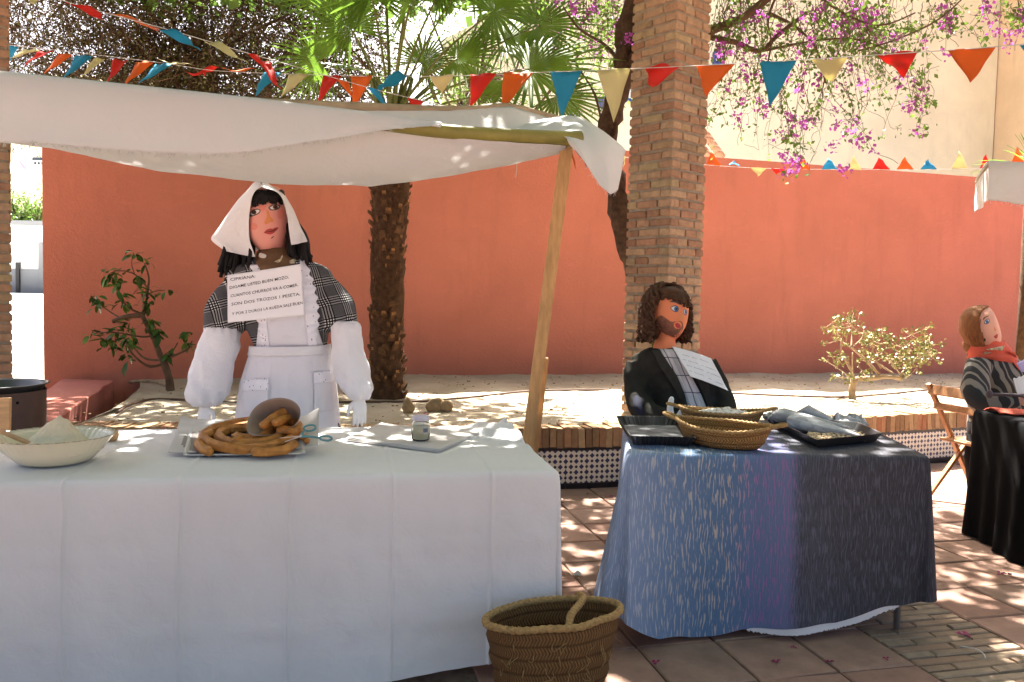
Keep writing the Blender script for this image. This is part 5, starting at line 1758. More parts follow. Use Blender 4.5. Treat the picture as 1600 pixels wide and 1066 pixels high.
# frying drum behind the table
dc = P(-14, 600, 4.2); dr_ = .262
drum = thing('frying_drum', 'scorched steel frying drum with black pan behind the white table', 'stove', (dc.x, dc.y, 0))
m = MB(); m.lathe([(dr_ - .008, 0.0), (dr_ - .006, .45), (dr_ - .004, .86)], (dc.x, dc.y, 0), 64); m.lathe([(dr_ - .02, .86), (dr_ - .022, 0)], (dc.x, dc.y, 0), 64); body = m.build('drum_body', RUST, drum)
m = MB()
for a in (-72, -58, -44, -30, -95, -110):
    t = math.radians(a); d = Vector((math.cos(t), math.sin(t), 0))
    m.tube([Vector((dc.x, dc.y, .81)) + d * (dr_ - .012), Vector((dc.x, dc.y, .81)) + d * (dr_ - .003)], .008, 10)
m.build('vent_holes', BLACK_CLOTH, body)
zr = dc.z
m = MB(); m.lathe([(.001, zr - .14), (.14, zr - .13), (.22, zr - .07), (dr_ - .004, zr - .006), (dr_ + .012, zr), (dr_ + .014, zr + .004), (dr_ + .002, zr + .006), (dr_ - .018, zr - .004), (.205, zr - .07), (.13, zr - .118), (.001, zr - .125)], (dc.x, dc.y, 0), 72)
pan = m.build('pan', mk('seasoned_iron', (.05, .055, .06), .32, .3, 6, .15, 60, .002, .5, metal=.5), drum)
h0 = Vector((dc.x, dc.y, zr)) + Vector((math.cos(math.radians(-86)), math.sin(math.radians(-86)), 0)) * (dr_ - .01)
m = MB(); m.tube(catmull([h0 + Vector((-.055, 0, -.03)), h0 + Vector((-.055, 0, .04)), h0 + Vector((-.02, -.004, .062)), h0 + Vector((.05, -.004, .058)), h0 + Vector((.068, 0, .03)), h0 + Vector((.068, 0, -.03))], 20), .011, 10); m.build('handle', BLACK_TIN, pan)
a, b = P(-6, 690, 3.80), P(3, 622, 3.93)
m = MB(); m.bar((a.x, a.y, 0.005), b, .09, .02, up=(0, -1, 0)); tag(m.build('plank', PALE_WOOD, base=(a.x, a.y, 0), smooth=False, bevel=.002), 'pale wooden plank propped upright against the frying drum', 'plank')

# card tray with greasy paper, churro wheel, cone, scissors; the tray is propped up at the back
TILT = .20
yF = GW(384, 716).y
def tz_(y): return TZ + .002 + max(0, (y - yF)) * TILT
def GT(px, py, dz=0.0):
    d = ray(px, py)
    # plane z = TZ + .002 + dz + (y - yF) * TILT
    k = (TZ + .002 + dz - yF * TILT - CAM.z + CAM.y * TILT) / (d.z - d.y * TILT)
    return CAM + d * k
tcn = GT(384, 696)
tray = thing('churro_tray', 'white card tray lined with grey paper under the churro wheel', 'tray', (tcn.x, tcn.y, TZ))
f_l, f_r, b_l, b_r = GT(286, 717), GT(478, 714), GT(300, 664), GT(468, 662)
def quadp(u_, v_, dz):
    p = f_l.lerp(f_r, u_).lerp(b_l.lerp(b_r, u_), v_); return p + Vector((0, 0, dz))
m = MB()
def trayf(u_, v_):
    e = min(u_, 1 - u_, v_, 1 - v_)
    return quadp(u_, v_, .001 + (.014 * (1 - e / .06) if e < .06 else 0))
m.grid(trayf, 40, 24); m.build('card_base', CARD, tray, solid=.003)
pb_ = quadp(.5, .88, 0); hh = pb_.z - TZ - .004
MB().box((pb_.x, pb_.y, TZ + hh / 2), (.26, .05, hh)).build('prop_block', PALE_WOOD, tray, smooth=False)
p_fl, p_fr, p_bl, p_br = GT(262, 713), GT(497, 704), GT(283, 662), GT(498, 658)
m = MB()
def lin_paper(u_, v_):
    p = p_fl.lerp(p_fr, u_).lerp(p_bl.lerp(p_br, u_), v_)
    e = max(0, (.20 - u_) / .20); e2 = max(0, (u_ - .84) / .16); eb = max(0, (v_ - .72) / .28); ef = max(0, (.10 - v_) / .10)
    z = .007 + .014 * e * e * (.3 + v_) + .034 * e2 ** 1.5 * (.2 + v_) + .010 * eb * eb * (.5 + abs(u_ - .5)) + .004 * ef
    z += .005 * nz(u_ * 7, v_ * 7, 5) * (e + e2 + eb)
    return p + Vector((0, 0, z))
m.grid(lin_paper, 60, 36, uvf=None)
pp = m.build('paper_liner', [KRAFT, KRAFT_OIL], tray, solid=.0012)
for f in pp.data.polygons:
    q = proj(f.center + OFF[tray.name])
    d = math.hypot((q[0] - 366 + 14 * nz(q[0] * .05, q[1] * .05)) / 88, (q[1] - 690) / 20)
    f.material_index = 1 if d < 1 else 0
def star_tube(m_, pts, rad, n=30, lobes=6, seed=0, depth=.17):
    c = catmull(pts, n); K = lobes * 3
    r_ = random.Random(seed)
    vs = []
    prev = None
    for i, p in enumerate(c):
        d = (c[min(i + 1, n)] - c[max(i - 1, 0)]).normalized()
        a = Vector((0, 0, 1)) - d * d.z if abs(d.z) < .95 else Vector((1, 0, 0)) - d * d.x
        a.normalize(); b = d.cross(a)
        tw_ = i * .05
        end = min(1, (i + .4) / 1.5, (n - i + .4) / 1.5)
        for k in range(K):
            t = 2 * math.pi * k / K
            rr_ = rad * end * (1 + depth * math.cos(lobes * t)) * (1 + .10 * nz(p.x * 28, p.y * 28, t + seed))
            vs.append(p + a * math.cos(t + tw_) * rr_ + b * math.sin(t + tw_) * rr_)
    fs = [(i * K + k, i * K + (k + 1) % K, (i + 1) * K + (k + 1) % K, (i + 1) * K + k) for i in range(n) for k in range(K)]
    fs += [tuple(range(K - 1, -1, -1)), tuple(n * K + k for k in range(K))]
    m_.add(vs, fs)
wc = GT(388, 689)
CR = .0190
sp_ = []
for k in range(0, 120):
    t = k / 119
    a = -2.3 + t * 2 * math.pi * 2.55
    R_ = lerp(.056, .196, t)
    sp_.append(Vector((wc.x + math.cos(a) * R_ * 1.05, wc.y + math.sin(a) * R_ * .95, wc.z + math.sin(a) * R_ * .95 * TILT + .012 + CR + .004 * math.sin(a * 2))))
m = MB(); star_tube(m, sp_, CR, 260, 6, 1)
tag(m.build('churro_spiral', CHURRO, base=(wc.x, wc.y, wc.z)), 'golden fried churro coiled into a wheel on the paper liner', 'churro')
loose = [(((309, 690), (315, 700), (330, 707)), 0, 'short curved churro piece at the outer left of the wheel beside the bare paper'), (((392, 707), (425, 706), (448, 702), (462, 692)), .0, 'long churro piece lying along the front of the wheel'),
         (((318, 690), (320, 682), (334, 677)), .006, 'small knobbly churro end resting above the short curved piece'), (((358, 671), (385, 668), (402, 671)), .004, 'straight churro piece behind the wheel'), (((366, 692), (372, 688), (376, 685)), .010, 'churro stub in the centre of the wheel'),
         (((432, 672), (450, 672), (463, 676)), .024, 'churro piece lying beside the scissors loops'), (((470, 681), (477, 685), (480, 690)), .0, 'small broken churro crumb under the scissors')]
for k, (pts, dz, lab) in enumerate(loose):
    q = [GT(*p, dz=.010 + CR + dz) for p in pts]
    m = MB(); star_tube(m, q, CR * (.88 if k != 6 else .6), 18, 6, 5 + k)
    tag(m.build('churro', CHURRO, base=q[0] - Vector((0, 0, CR))), lab, 'churro', 'loose churro pieces on the tray')
# paper cone lying on the wheel, mouth towards the viewer
mc = P(430, 650, wc.y - .01)
ax = (Vector((.10, .93, -.42))).normalized()
sx_ = Vector((1, 0, 0.12)); sx_ = (sx_ - ax * sx_.dot(ax)).normalized(); sy_ = ax.cross(sx_) * -1
m = MB()
def conef(u_, v_):
    a = u_ * 2 * math.pi * 1.04 - 2.35
    k = 1 - v_
    ex = 1 + .0 * a
    R1, R2 = .104, .074
    p = mc + ax * (.24 * v_) + sx_ * (math.cos(a) * R1 * k) + sy_ * (math.sin(a) * R2 * k)
    lip = max(0, math.cos(a + 2.25)) ** 4
    p -= ax * (.045 * lip * k); p += (sx_ * -.012 + sy_ * -.022) * lip * k
    return p + (sx_ * math.cos(a) + sy_ * math.sin(a)) * (.003 * u_)
m.grid(conef, 64, 14)
cone = m.build('paper_cone', CONE_PAPER, base=mc + Vector((0, 0, -.05)), solid=.0012)
tag(cone, 'brown paper cone holding churro pieces on top of the churro wheel', 'paper cone')
for k, (e0, e1, lab) in enumerate((((408, 668), (446, 642), 'churro stick poking out of the paper cone at its pointed lip'), ((428, 663), (452, 652), 'churro stick lying inside the paper cone against its right side'))):
    a, b = P(*e0, mc.y - .055), P(*e1, mc.y + .06)
    m = MB(); star_tube(m, [a, a.lerp(b, .5) + Vector((0, 0, .004)), b], .016, 14, 6, 30 + k)
    tag(m.build('churro', CHURRO, base=a - Vector((0, 0, .014))), lab, 'churro', 'churros in the cone')
# scissors
scs = thing('scissors', 'steel scissors with teal loop handles resting on the churro tray', 'scissors', GW(468, 683, .03))
pv = P(470, 682, wc.y - .10)
tipa, tipb = P(445, 691, wc.y - .16), P(437, 685, wc.y - .10)
for t_ in (tipa, tipb):
    m = MB(); d = (t_ - pv); s_ = Vector((0, 0, 1)).cross(d).normalized()
    m.add([pv + s_ * .007, pv - s_ * .007, t_, pv + s_ * .007 + Vector((0, 0, .003)), pv - s_ * .007 + Vector((0, 0, .003)), t_ + Vector((0, 0, .002))], [(0, 1, 2), (3, 5, 4), (0, 2, 5, 3), (1, 4, 5, 2), (0, 3, 4, 1)])
    m.build('blade', BLADE, scs, smooth=False)
for (cx, cy, rx, ry, an) in ((484, 669, 9.5, 4.6, -.15), (509, 685, 9.5, 3.6, .06)):
    c = [P(cx + rx * math.cos(t) * math.cos(an) - ry * math.sin(t) * math.sin(an), cy + rx * math.cos(t) * math.sin(an) + ry * math.sin(t) * math.cos(an), wc.y - .06) for t in np.linspace(0, 2 * math.pi, 25)]
    near = min(c, key=lambda q: (q - pv).length)
    m = MB(); m.tube(c, .0042, 8, caps=False); m.tube(catmull([pv, pv.lerp(near, .5) + Vector((0, 0, .002)), near], 6), [.006, .0055, .005, .0045, .0042, .004, .004], 8)
    m.build('handle', TEAL, scs)
m = MB(); m.tube([pv + Vector((0, 0, -.002)), pv + Vector((0, 0, .006))], .005, 10); m.build('pivot', BLADE, scs)

# folded grey sheets and the jar
c4 = [GW(539, 690), GW(683, 709), GW(752, 677), GW(592, 667)]
sh_ = thing('paper_stack', 'stack of folded grey wrapping paper under the glass jar', 'paper', (sum((c.x for c in c4)) / 4, sum((c.y for c in c4)) / 4, TZ))
for L_i in range(4):
    m = MB(); z0 = TZ + .0016 + L_i * .0017
    sft = Vector((.010 * (L_i % 2), .007 * L_i, 0))
    def pf(u_, v_):
        p = c4[0].lerp(c4[1], u_).lerp(c4[3].lerp(c4[2], u_), v_)
        return Vector((p.x, p.y, z0 + .0022 * nz(u_ * 4 + L_i, v_ * 4) * (L_i / 3) + .004 * max(0, .12 - u_) / .12 * L_i * .5)) + sft
    m.grid(pf, 24, 16); m.build('sheet', KRAFT, sh_, solid=.0008)
jc = GW(657, 693); jc.z = TZ + .011
jar = thing('glass_jar', 'small glass jar of cream-coloured paste with a pale lid', 'jar', jc)
JR = .0405
glass, nt, bs = new_mat('clear_jar_glass')
bs.inputs['Base Color'].default_value = (.95, .98, .96, 1); bs.inputs['Roughness'].default_value = .03; bs.inputs['Transmission Weight'].default_value = 1.0; bs.inputs['IOR'].default_value = 1.45
m = MB(); m.lathe([(.001, 0), (JR * .85, 0), (JR, .006), (JR * 1.01, .03), (JR, .075), (JR * .86, .088), (JR * .85, .092), (JR * .82, .092), (JR * .82, .087), (JR * .95, .073), (JR * .95, .010), (JR * .8, .005), (.001, .005)], jc, 40); m.build('glass', glass, jar)
CREMA = mk('cream_paste', (.70, .64, .44), .6, .05, 20)
m = MB(); m.lathe([(.001, .0055), (JR * .78, .0056), (JR * .93, .011), (JR * .93, .06), (JR * .9, .063), (.001, .065)], jc, 36); m.build('contents', CREMA, jar)
m = MB(); m.lathe([(.001, .108), (JR * .86, .108), (JR * .93, .105), (JR * .95, .090), (JR * .90, .0895)], jc, 40); m.build('lid', mk('pale_lilac_lid', (.60, .56, .63), .4, .12, 40), jar)
m = MB()
for k in range(9):
    a0 = math.radians(-66 + k * 3.4); w_ = .010 + .006 * (k % 3 == 0)
    for (za, zb_) in ((.040, .056),):
        vs = [jc + Vector((math.cos(a) * (JR + .0012), math.sin(a) * (JR + .0012), z)) for a, z in ((a0, za), (a0 + w_ * 3, za), (a0 + w_ * 3, zb_), (a0, zb_))]
        m.add(vs, [(0, 1, 2, 3)])
m.build('barcode', GREY_PAINT, jar, smooth=False)
m = MB(); vs = []
m.grid(lambda u_, v_: jc + Vector((math.cos(math.radians(-70 + 36 * u_)) * (JR + .0007), math.sin(math.radians(-70 + 36 * u_)) * (JR + .0007), lerp(.036, .060, v_))), 8, 2)
m.build('label', mk('faded_blue_label', (.35, .42, .50), .6, .05), jar)

# ------------------------------------------------------------------ things on the batik table
def GB(px, py, dz=0.0): return G(px, py, ZB + dz)
TB = ZB + .004
def tin_tray(name, label, corners, h, flute=0, mats=None, zbase=None):
    """rectangular tin; corners fl, fr, br, bl at the bottom"""
    c = [Vector((p.x, p.y, 0)) for p in corners]
    cen = sum(c, Vector()) / 4
    t = thing(name, label, 'tray', (cen.x, cen.y, TB))
    m_ = MB(); n = 40
    def edge(k, s): return c[k].lerp(c[(k + 1) % 4], s)
    def ringat(scale, z, wob):
        out = []
        for k in range(4):
            for i in range(n):
                p = edge(k, i / n); d = p - cen
                p = cen + d * scale
                if wob: p += (d.normalized()) * (.004 * math.cos(i / n * math.pi * 2 * 14))
                out.append(Vector((p.x, p.y, z)))
        return out
    rings = [ringat(.86, TB + .001, 0), ringat(.88, TB + .002, flute), ringat(1.0, TB + h, flute), ringat(1.012, TB + h + .001, flute), ringat(.985, TB + h, flute), ringat(.865, TB + .006, flute), ringat(.85, TB + .005, 0)]
    N_ = 4 * n; vs = [p for rg in rings for p in rg]
    fs = [(i * N_ + k, i * N_ + (k + 1) % N_, (i + 1) * N_ + (k + 1) % N_, (i + 1) * N_ + k) for i in range(len(rings) - 1) for k in range(N_)]
    fs += [tuple(range(N_ - 1, -1, -1)), tuple((len(rings) - 1) * N_ + k for k in range(N_))]
    m_.add(vs, fs)
    m_.build('tin_body', BLACK_TIN, t, smooth=False)
    return t, cen, c
lt = [GB(985, 699), GB(1085, 701), GB(1062, 666), GB(963, 665)]
t1_, cen1, cc1 = tin_tray('fluted_tray', 'black fluted baking tin dusted with flour on the batik table corner', lt, .045, 1)
DUST = mk('floury_tin', (.03, .032, .036), .6, .3, 9, .1, 60, .001, col2=(.30, .31, .34))
m = MB()
m.grid(lambda u_, v_: (lambda p: Vector((p.x, p.y, TB + .0065 + .001 * nz(u_ * 9, v_ * 9))))(cen1 + ((cc1[0].lerp(cc1[1], u_)).lerp(cc1[3].lerp(cc1[2], u_), v_) - cen1) * .84), 12, 12)
m.build('dusted_base', DUST, t1_)
rt_ = [GB(1276, 704), GB(1378, 693), GB(1340, 674), GB(1192, 662)]
t2_, cen2, cc2 = tin_tray('roasting_tray', 'black rectangular roasting tin with newspaper cones on the batik table', rt_, .042, 0)
# seeds
m = MB(); r = random.Random(21)
for k in range(420):
    px, py = r.uniform(1262, 1352), r.uniform(680, 694)
    p = GB(px, py)
    h = .010 + .016 * max(0, 1 - abs(px - 1305) / 50) * r.random()
    m.ball((p.x, p.y, TB + h), (.0075 * r.uniform(.8, 1.2), .007, .0055), 6, 4)
o = m.build('roasted_chickpeas', mk('roasted_pulse', (.56, .42, .27), .8, .25, 60), base=(cen2.x, cen2.y, TB)); tag(o, kind='stuff')
# newspaper cones
def newsprint():
    m_, nt_, bs_ = new_mat('newsprint')
    uv = nt_.nodes.new('ShaderNodeUVMap'); sp = nt_.nodes.new('ShaderNodeSeparateXYZ'); nt_.links.new(uv.outputs[0], sp.inputs[0])
    u_, v_ = sp.outputs[0], sp.outputs[1]
    line = mth(nt_, 'LESS_THAN', mth(nt_, 'FRACT', mth(nt_, 'MULTIPLY', u_, 70.0)), .55)
    cb = nt_.nodes.new('ShaderNodeCombineXYZ'); nt_.links.new(mth(nt_, 'MULTIPLY', v_, 130.0), cb.inputs[0]); nt_.links.new(mth(nt_, 'FLOOR', mth(nt_, 'MULTIPLY', u_, 70.0)), cb.inputs[1])
    wd = tex_noise(nt_, cb.outputs[0], 1.0, 2)
    word = mth(nt_, 'GREATER_THAN', wd, .44)
    blk = tex_noise(nt_, uv.outputs[0], 5.0, 1)
    ink = mth(nt_, 'MULTIPLY', mth(nt_, 'MULTIPLY', line, word), mth(nt_, 'GREATER_THAN', blk, .46))
    c = mixc(nt_, mth(nt_, 'MULTIPLY', ink, .6), (.47, .47, .49), (.09, .09, .10))
    nt_.links.new(c, bs_.inputs['Base Color']); bs_.inputs['Roughness'].default_value = .85
    return m_
NEWS = newsprint()
for k, (mo, ap, R_, dz, lab, seed) in enumerate((((1247, 676), (1346, 690), .068, .034, 'newspaper cone lying lowest at the front of the black tin', 1), ((1218, 668), (1330, 681), .064, .044, 'newspaper cone lying at the back of the black tin', 2), ((1258, 645), (1338, 676), .062, .060, 'topmost newspaper cone resting across the other two', 3))):
    a, b = GB(*mo), GB(*ap)
    a = Vector((a.x, a.y, TB + dz + .012)); b = Vector((b.x, b.y, TB + .022 + .012 * k))
    if k == 2: a = P(1250, 640, 4.12); b = P(1338, 676, 4.0)
    ax_ = (b - a); Lc = ax_.length; ax_.normalize()
    x_ = ax_.cross(Vector((0, 0, 1))).normalized(); y_ = x_.cross(ax_)
    m = MB()
    def ncf(u_, v_):
        t = u_ * 2 * math.pi * 1.1 + k
        kk = (1 - v_) ** .85 + .04
        rg = .03 * math.sin(t * 1.0 + seed) * (1 - v_)
        rad_ = R_ * kk * (1 + .10 * nz(math.cos(t) * 2 + seed, math.sin(t) * 2, v_ * 3)) + .002 * u_
        return a - ax_ * rg * 1.0 + ax_ * (Lc * v_) + x_ * math.cos(t) * rad_ + y_ * math.sin(t) * rad_ * .62
    m.grid(ncf, 40, 16); o = m.build('newspaper_cone', NEWS, base=b - Vector((0, 0, .02)), solid=.001, uv=True); tag(o, lab, 'paper cone', 'newspaper cones in the tin')
for j, (px, py, lab) in enumerate(((1217, 660, 'crumpled newspaper tucked behind the cones at the back end of the black tin'), (1328, 664, 'crumpled newspaper sheet sticking up behind the cone tips'))):
    m = MB(); c = GB(px, py, .02)
    m.grid(lambda u_, v_: c + Vector(((u_ - .5) * .15, (v_ - .5) * .10 + .02 * nz(u_ * 5, v_ * 5, j), .012 + .05 * nz(u_ * 4 + j, v_ * 4, 3) + .03 * v_)), 12, 12)
    tag(m.build('crumpled_newspaper', NEWS, base=c, uv=True, solid=.001), lab, 'newspaper')

# straw baskets
def straw_basket(label, c, ang, la, lb, h, tilt=0.0):
    t = thing('straw_basket', label, 'basket', c, 'straw baskets on the batik table')
    R_ = Matrix.Rotation(ang, 3, 'Z') @ Matrix.Rotation(tilt, 3, 'X')
    def at_(a, k, z): 
        s = 1 + .16 * abs(math.cos(a)) ** 6
        return c + R_ @ Vector((math.cos(a) * la * k * s, math.sin(a) * lb * k, z + (.018 * math.cos(a) ** 4 if z > h * .5 else 0)))
    pr = [(.60, 0.002), (.72, .004), (.84, h * .35), (.95, h * .75), (1.0, h), (.965, h * .98), (.90, h * .72), (.79, h * .34), (.68, .010), (.0, .008)]
    m_ = MB(); n = 72; vs, uvs = [], []
    for i, (k, z) in enumerate(pr):
        for j in range(n + 1):
            a = 2 * math.pi * j / n
            vs.append(at_(a, k, z)); uvs.append((j / n, i / 9 if i < 5 else 1 - i / 9))
    fs = [(i * (n + 1) + j, i * (n + 1) + j + 1, (i + 1) * (n + 1) + j + 1, (i + 1) * (n + 1) + j) for i in range(len(pr) - 1) for j in range(n)]
    fs.append(tuple(range(n - 1, -1, -1)))
    m_.add(vs, fs, 0, uvs); body_ = m_.build('basket_body', STRAW, t, uv=True)
    m_ = MB()
    rim = [at_(2 * math.pi * j / 96, .99, h) + Vector((0, 0, .003 * (j % 2))) for j in range(97)]
    m_.tube(rim, [.0075 + .0015 * (j % 2) for j in range(97)], 8, caps=False); m_.build('rim', ROPE, body_)
    for sgn in (0, math.pi):
        m_ = MB()
        p = [at_(sgn - .16, 1.0, h), at_(sgn - .14, 1.18, h * 1.15), at_(sgn, 1.26, h * 1.18), at_(sgn + .14, 1.18, h * 1.15), at_(sgn + .16, 1.0, h)]
        m_.tube(catmull(p, 20), .0075, 8); m_.build('handle', ROPE, t)
    return t
bk1 = GB(1132, 700); bk1 = Vector((bk1.x, bk1.y + .03, TB))
straw_basket('empty oval straw basket with rope handles at the front of the batik table', bk1, math.radians(-32), .185, .098, .088, .12)
bk2 = GB(1126, 668); bk2 = Vector((bk2.x, bk2.y, TB))
straw_basket('oval straw basket full of white shelled nuts behind the empty one', bk2, math.radians(-10), .185, .105, .075)
m = MB(); r = random.Random(31)
for k in range(150):
    a, q = r.uniform(0, 6.283), math.sqrt(r.random()) * .78
    z = .052 + .034 * (1 - q) + r.uniform(0, .012)
    p = bk2 + Matrix.Rotation(math.radians(-10), 3, 'Z') @ Vector((math.cos(a) * .165 * q + .02, math.sin(a) * .09 * q, z))
    m.ball(p, (.014 * r.uniform(.8, 1.2), .011, .010), 7, 5)
o = m.build('white_nuts', mk('blanched_nut', (.74, .70, .63), .6, .1, 30), base=bk2 + Vector((0, 0, .03))); tag(o, kind='stuff')

# ------------------------------------------------------------------ big esparto basket on the floor
ec = P(864, 962, 2.66); ec = Vector((ec.x, ec.y, 0.006))
EH = P(864, 962, 2.66).z
bas = thing('esparto_basket', 'large plaited esparto basket with rope handle standing on the paving', 'basket', ec)
EA = math.radians(13)
def ebp(a, k, z):
    v = Vector((math.cos(a) * .238 * k, math.sin(a) * .125 * k, z))
    if z > EH * .6: v.z += (.022 * math.sin(a) * 0 + .012 * math.cos(a) + .006 * nz(math.cos(a) * 2, math.sin(a) * 2)) * ((z - EH * .6) / (EH * .4))
    q = Matrix.Rotation(EA, 3, 'Z') @ v
    q.x += .005 * nz(q.x * 8, q.y * 8, z * 8)
    return ec + q
prof = [(.70, 0), (.74, .006)] + [(lerp(.76, 1.0, (i / 12) ** .8) * (1 + .022 * math.sin(i * 2.1)), .012 + (EH - .012) * i / 12) for i in range(13)] + [(.965, EH - .004)] + [(lerp(.95, .74, (i / 8) ** 1.2), EH * (1 - i / 8) + .012) for i in range(1, 9)] + [(.02, .012)]
m = MB(); n = 120; vs, uvs = [], []
acc = 0
for i, (k, z) in enumerate(prof):
    for j in range(n + 1):
        vs.append(ebp(2 * math.pi * j / n, k, z)); uvs.append((j / n * 1.9, (z / EH) * .48 + (0 if i < 15 else .5)))
fs = [(i * (n + 1) + j, i * (n + 1) + j + 1, (i + 1) * (n + 1) + j + 1, (i + 1) * (n + 1) + j) for i in range(len(prof) - 1) for j in range(n)]
m.add(vs, fs, 0, uvs); body = m.build('basket_body', ESPARTO, bas, uv=True)
m = MB(); m.tube([ebp(2 * math.pi * j / 160, 1.0, EH) for j in range(161)], [.0125 + .0016 * ((j * 2) % 3 - 1) for j in range(161)], 10, caps=False); m.build('rim', ROPE, body)
m = MB()
hp = catmull([P(890, 992, 2.57), P(889, 978, 2.56), P(893, 960, 2.60), P(905, 945, 2.68), P(911, 934, 2.76), P(903, 929, 2.83)], 60)
m.tube(hp, [.0125 + .0016 * ((j * 2) % 3 - 1) for j in range(61)], 10); m.build('handle', ROPE, bas)
m = MB(); r = random.Random(6)
for k in range(34):
    a = r.uniform(-2.6, -.4); z = r.uniform(.08, EH - .05)
    p = ebp(a, lerp(.78, 1.0, (z / EH) ** .8) + .01, z)
    d = (Matrix.Rotation(EA, 3, 'Z') @ Vector((math.cos(a), math.sin(a), 0)))
    m.tube(catmull([p, p + d * .012 + Vector((r.gauss(0, .006), 0, -.02)), p + d * .014 + Vector((r.gauss(0, .015), 0, r.uniform(-.055, .02)))], 5), .0013, 4)
o = m.build('stray_fibres', ROPE, body); o['kind'] = 'stuff'

# ------------------------------------------------------------------ dolls
def rows_loft(rows, Y, n=32, p=2.0, dy=0.0):
    """rows: (py, px_left, px_right, half depth[, y shift]) -> sections at depth Y"""
    secs = []
    for rw in rows:
        py, xl, xr, hd = rw[:4]
        sh = rw[4] if len(rw) > 4 else 0
        a, b = P(xl, py, Y + sh), P(xr, py, Y + sh)
        c = (a + b) / 2
        secs.append((c, (b - a) / 2, Vector((0, hd, 0))))
    m_ = MB(); m_.loft(secs, n, p=p)
    return m_
def smooth_rows(rows, n):
    k = len(rows[0])
    out = []
    xs = [Vector((r[0], r[1], r[2])) for r in rows]; ys = [Vector((r[3], r[4] if len(r) > 4 else 0, 0)) for r in rows]
    A_, B_ = catmull(xs, n), catmull(ys, n)
    return [(a.x, a.y, a.z, max(.003, b.x), b.y) for a, b in zip(A_, B_)]
def hand(wrist, tip_dir, side_dir, size, thumb=1, curl=.25, spread=.12, point=False):
    """glove: palm, four fingers, thumb, fused into one skin. side_dir points to the thumb side"""
    d = Vector(tip_dir).normalized(); s = Vector(side_dir); s = (s - d * s.dot(d)).normalized(); nrm = d.cross(s)
    w = Vector(wrist); m_ = MB()
    secs = [(w - d * size * .12, s * size * .15, nrm * size * .11), (w + d * size * .05, s * size * .17, nrm * size * .11), (w + d * size * .25, s * size * .23, nrm * size * .10), (w + d * size * .48, s * size * .22, nrm * size * .085), (w + d * size * .54, s * size * .18, nrm * size * .06)]
    m_.loft(secs, 14, p=2.6)
    for k, (o_, L) in enumerate(((.16, .44), (.055, .50), (-.055, .46), (-.155, .36))):
        b = w + d * size * .46 + s * size * o_
        fd = (d + s * o_ * spread * 4).normalized()
        p = [b, b + fd * size * L * .4 + nrm * size * curl * .03, b + (fd * .75 + nrm * curl * .3) * size * L * .8, b + (fd * .95 + nrm * curl * .8) * size * L * .98]
        m_.tube(p, [size * .058, size * .056, size * .052, size * .036], 8)
    b = w + d * size * .12 + s * size * .15
    td = (d * .55 + s * .8).normalized() if not point else (d * .2 + s * 1.0).normalized()
    p = [b, b + td * size * .18, b + (td * .75 + d * .4) * size * .32 + nrm * size * .03, b + (td * .6 + d * .75) * size * .42 + nrm * size * .05]
    m_.tube(p, [size * .085, size * .075, size * .064, size * .042], 8)
    return m_.fuse(size * .022, 4)
def paper_note(name, quad, Yq, lines, ink, parent=None, label=None, bend=.0, size_px=None, curvef=None):
    """sheet of paper with handwriting; quad = TL, TR, BR, BL world points"""
    TL, TR, BR, BL_ = [Vector(q) for q in quad]
    n = (TR - TL).cross(BL_ - TL).normalized()
    if n.y > 0: n = -n
    def surf(u_, v_, off=0.0):
        p = TL.lerp(TR, u_).lerp(BL_.lerp(BR, u_), v_)
        return p + n * (bend * math.sin(u_ * math.pi) + .004 * nz(u_ * 3, v_ * 3, 1) + .0016 * math.exp(-((u_ - .48) / .02) ** 2) + off)
    t = thing(name, label, 'paper note', (TL + BR) / 2)
    m_ = MB(); m_.grid(surf, 36, 24); m_.build('sheet', PAPER, t, solid=.0006)
    r_ = random.Random(len(lines))
    W_ = (TR - TL).length; H_ = (BL_ - TL).length
    for (txt, u0, u1, v0, hgt, slope) in lines:
        m_ = MB()
        cu = bpy.data.curves.new('txt', 'FONT'); cu.body = txt; cu.size = 1.0; cu.resolution_u = 2; cu.offset = .006
        ob = bpy.data.objects.new('txt', cu); COL.objects.link(ob)
        dg = bpy.context.evaluated_depsgraph_get(); dg.update()
        me = ob.evaluated_get(dg).to_mesh()
        vs = [v.co.copy() for v in me.vertices]; fs = [tuple(p.vertices) for p in me.polygons]
        ob.evaluated_get(dg).to_mesh_clear(); bpy.data.objects.remove(ob); bpy.data.curves.remove(cu)
        if not vs: continue
        x0 = min(v.x for v in vs); x1 = max(v.x for v in vs)
        out = []
        for v in vs:
            k = (v.x - x0) / (x1 - x0)
            yy = v.y * hgt * (1 + .10 * nz(k * 14, v0 * 9)) + .004 * nz(k * 12, v0 * 7) + .006 * nz(k * 30, v0)
            u_ = lerp(u0, u1, k) + .003 * nz(k * 25, v.y * 2, v0)
            out.append(surf(u_, v0 - yy + slope * k, .0012))
        m_.add(out, fs)
        m_.build('handwriting', ink, t, smooth=False)
    return t

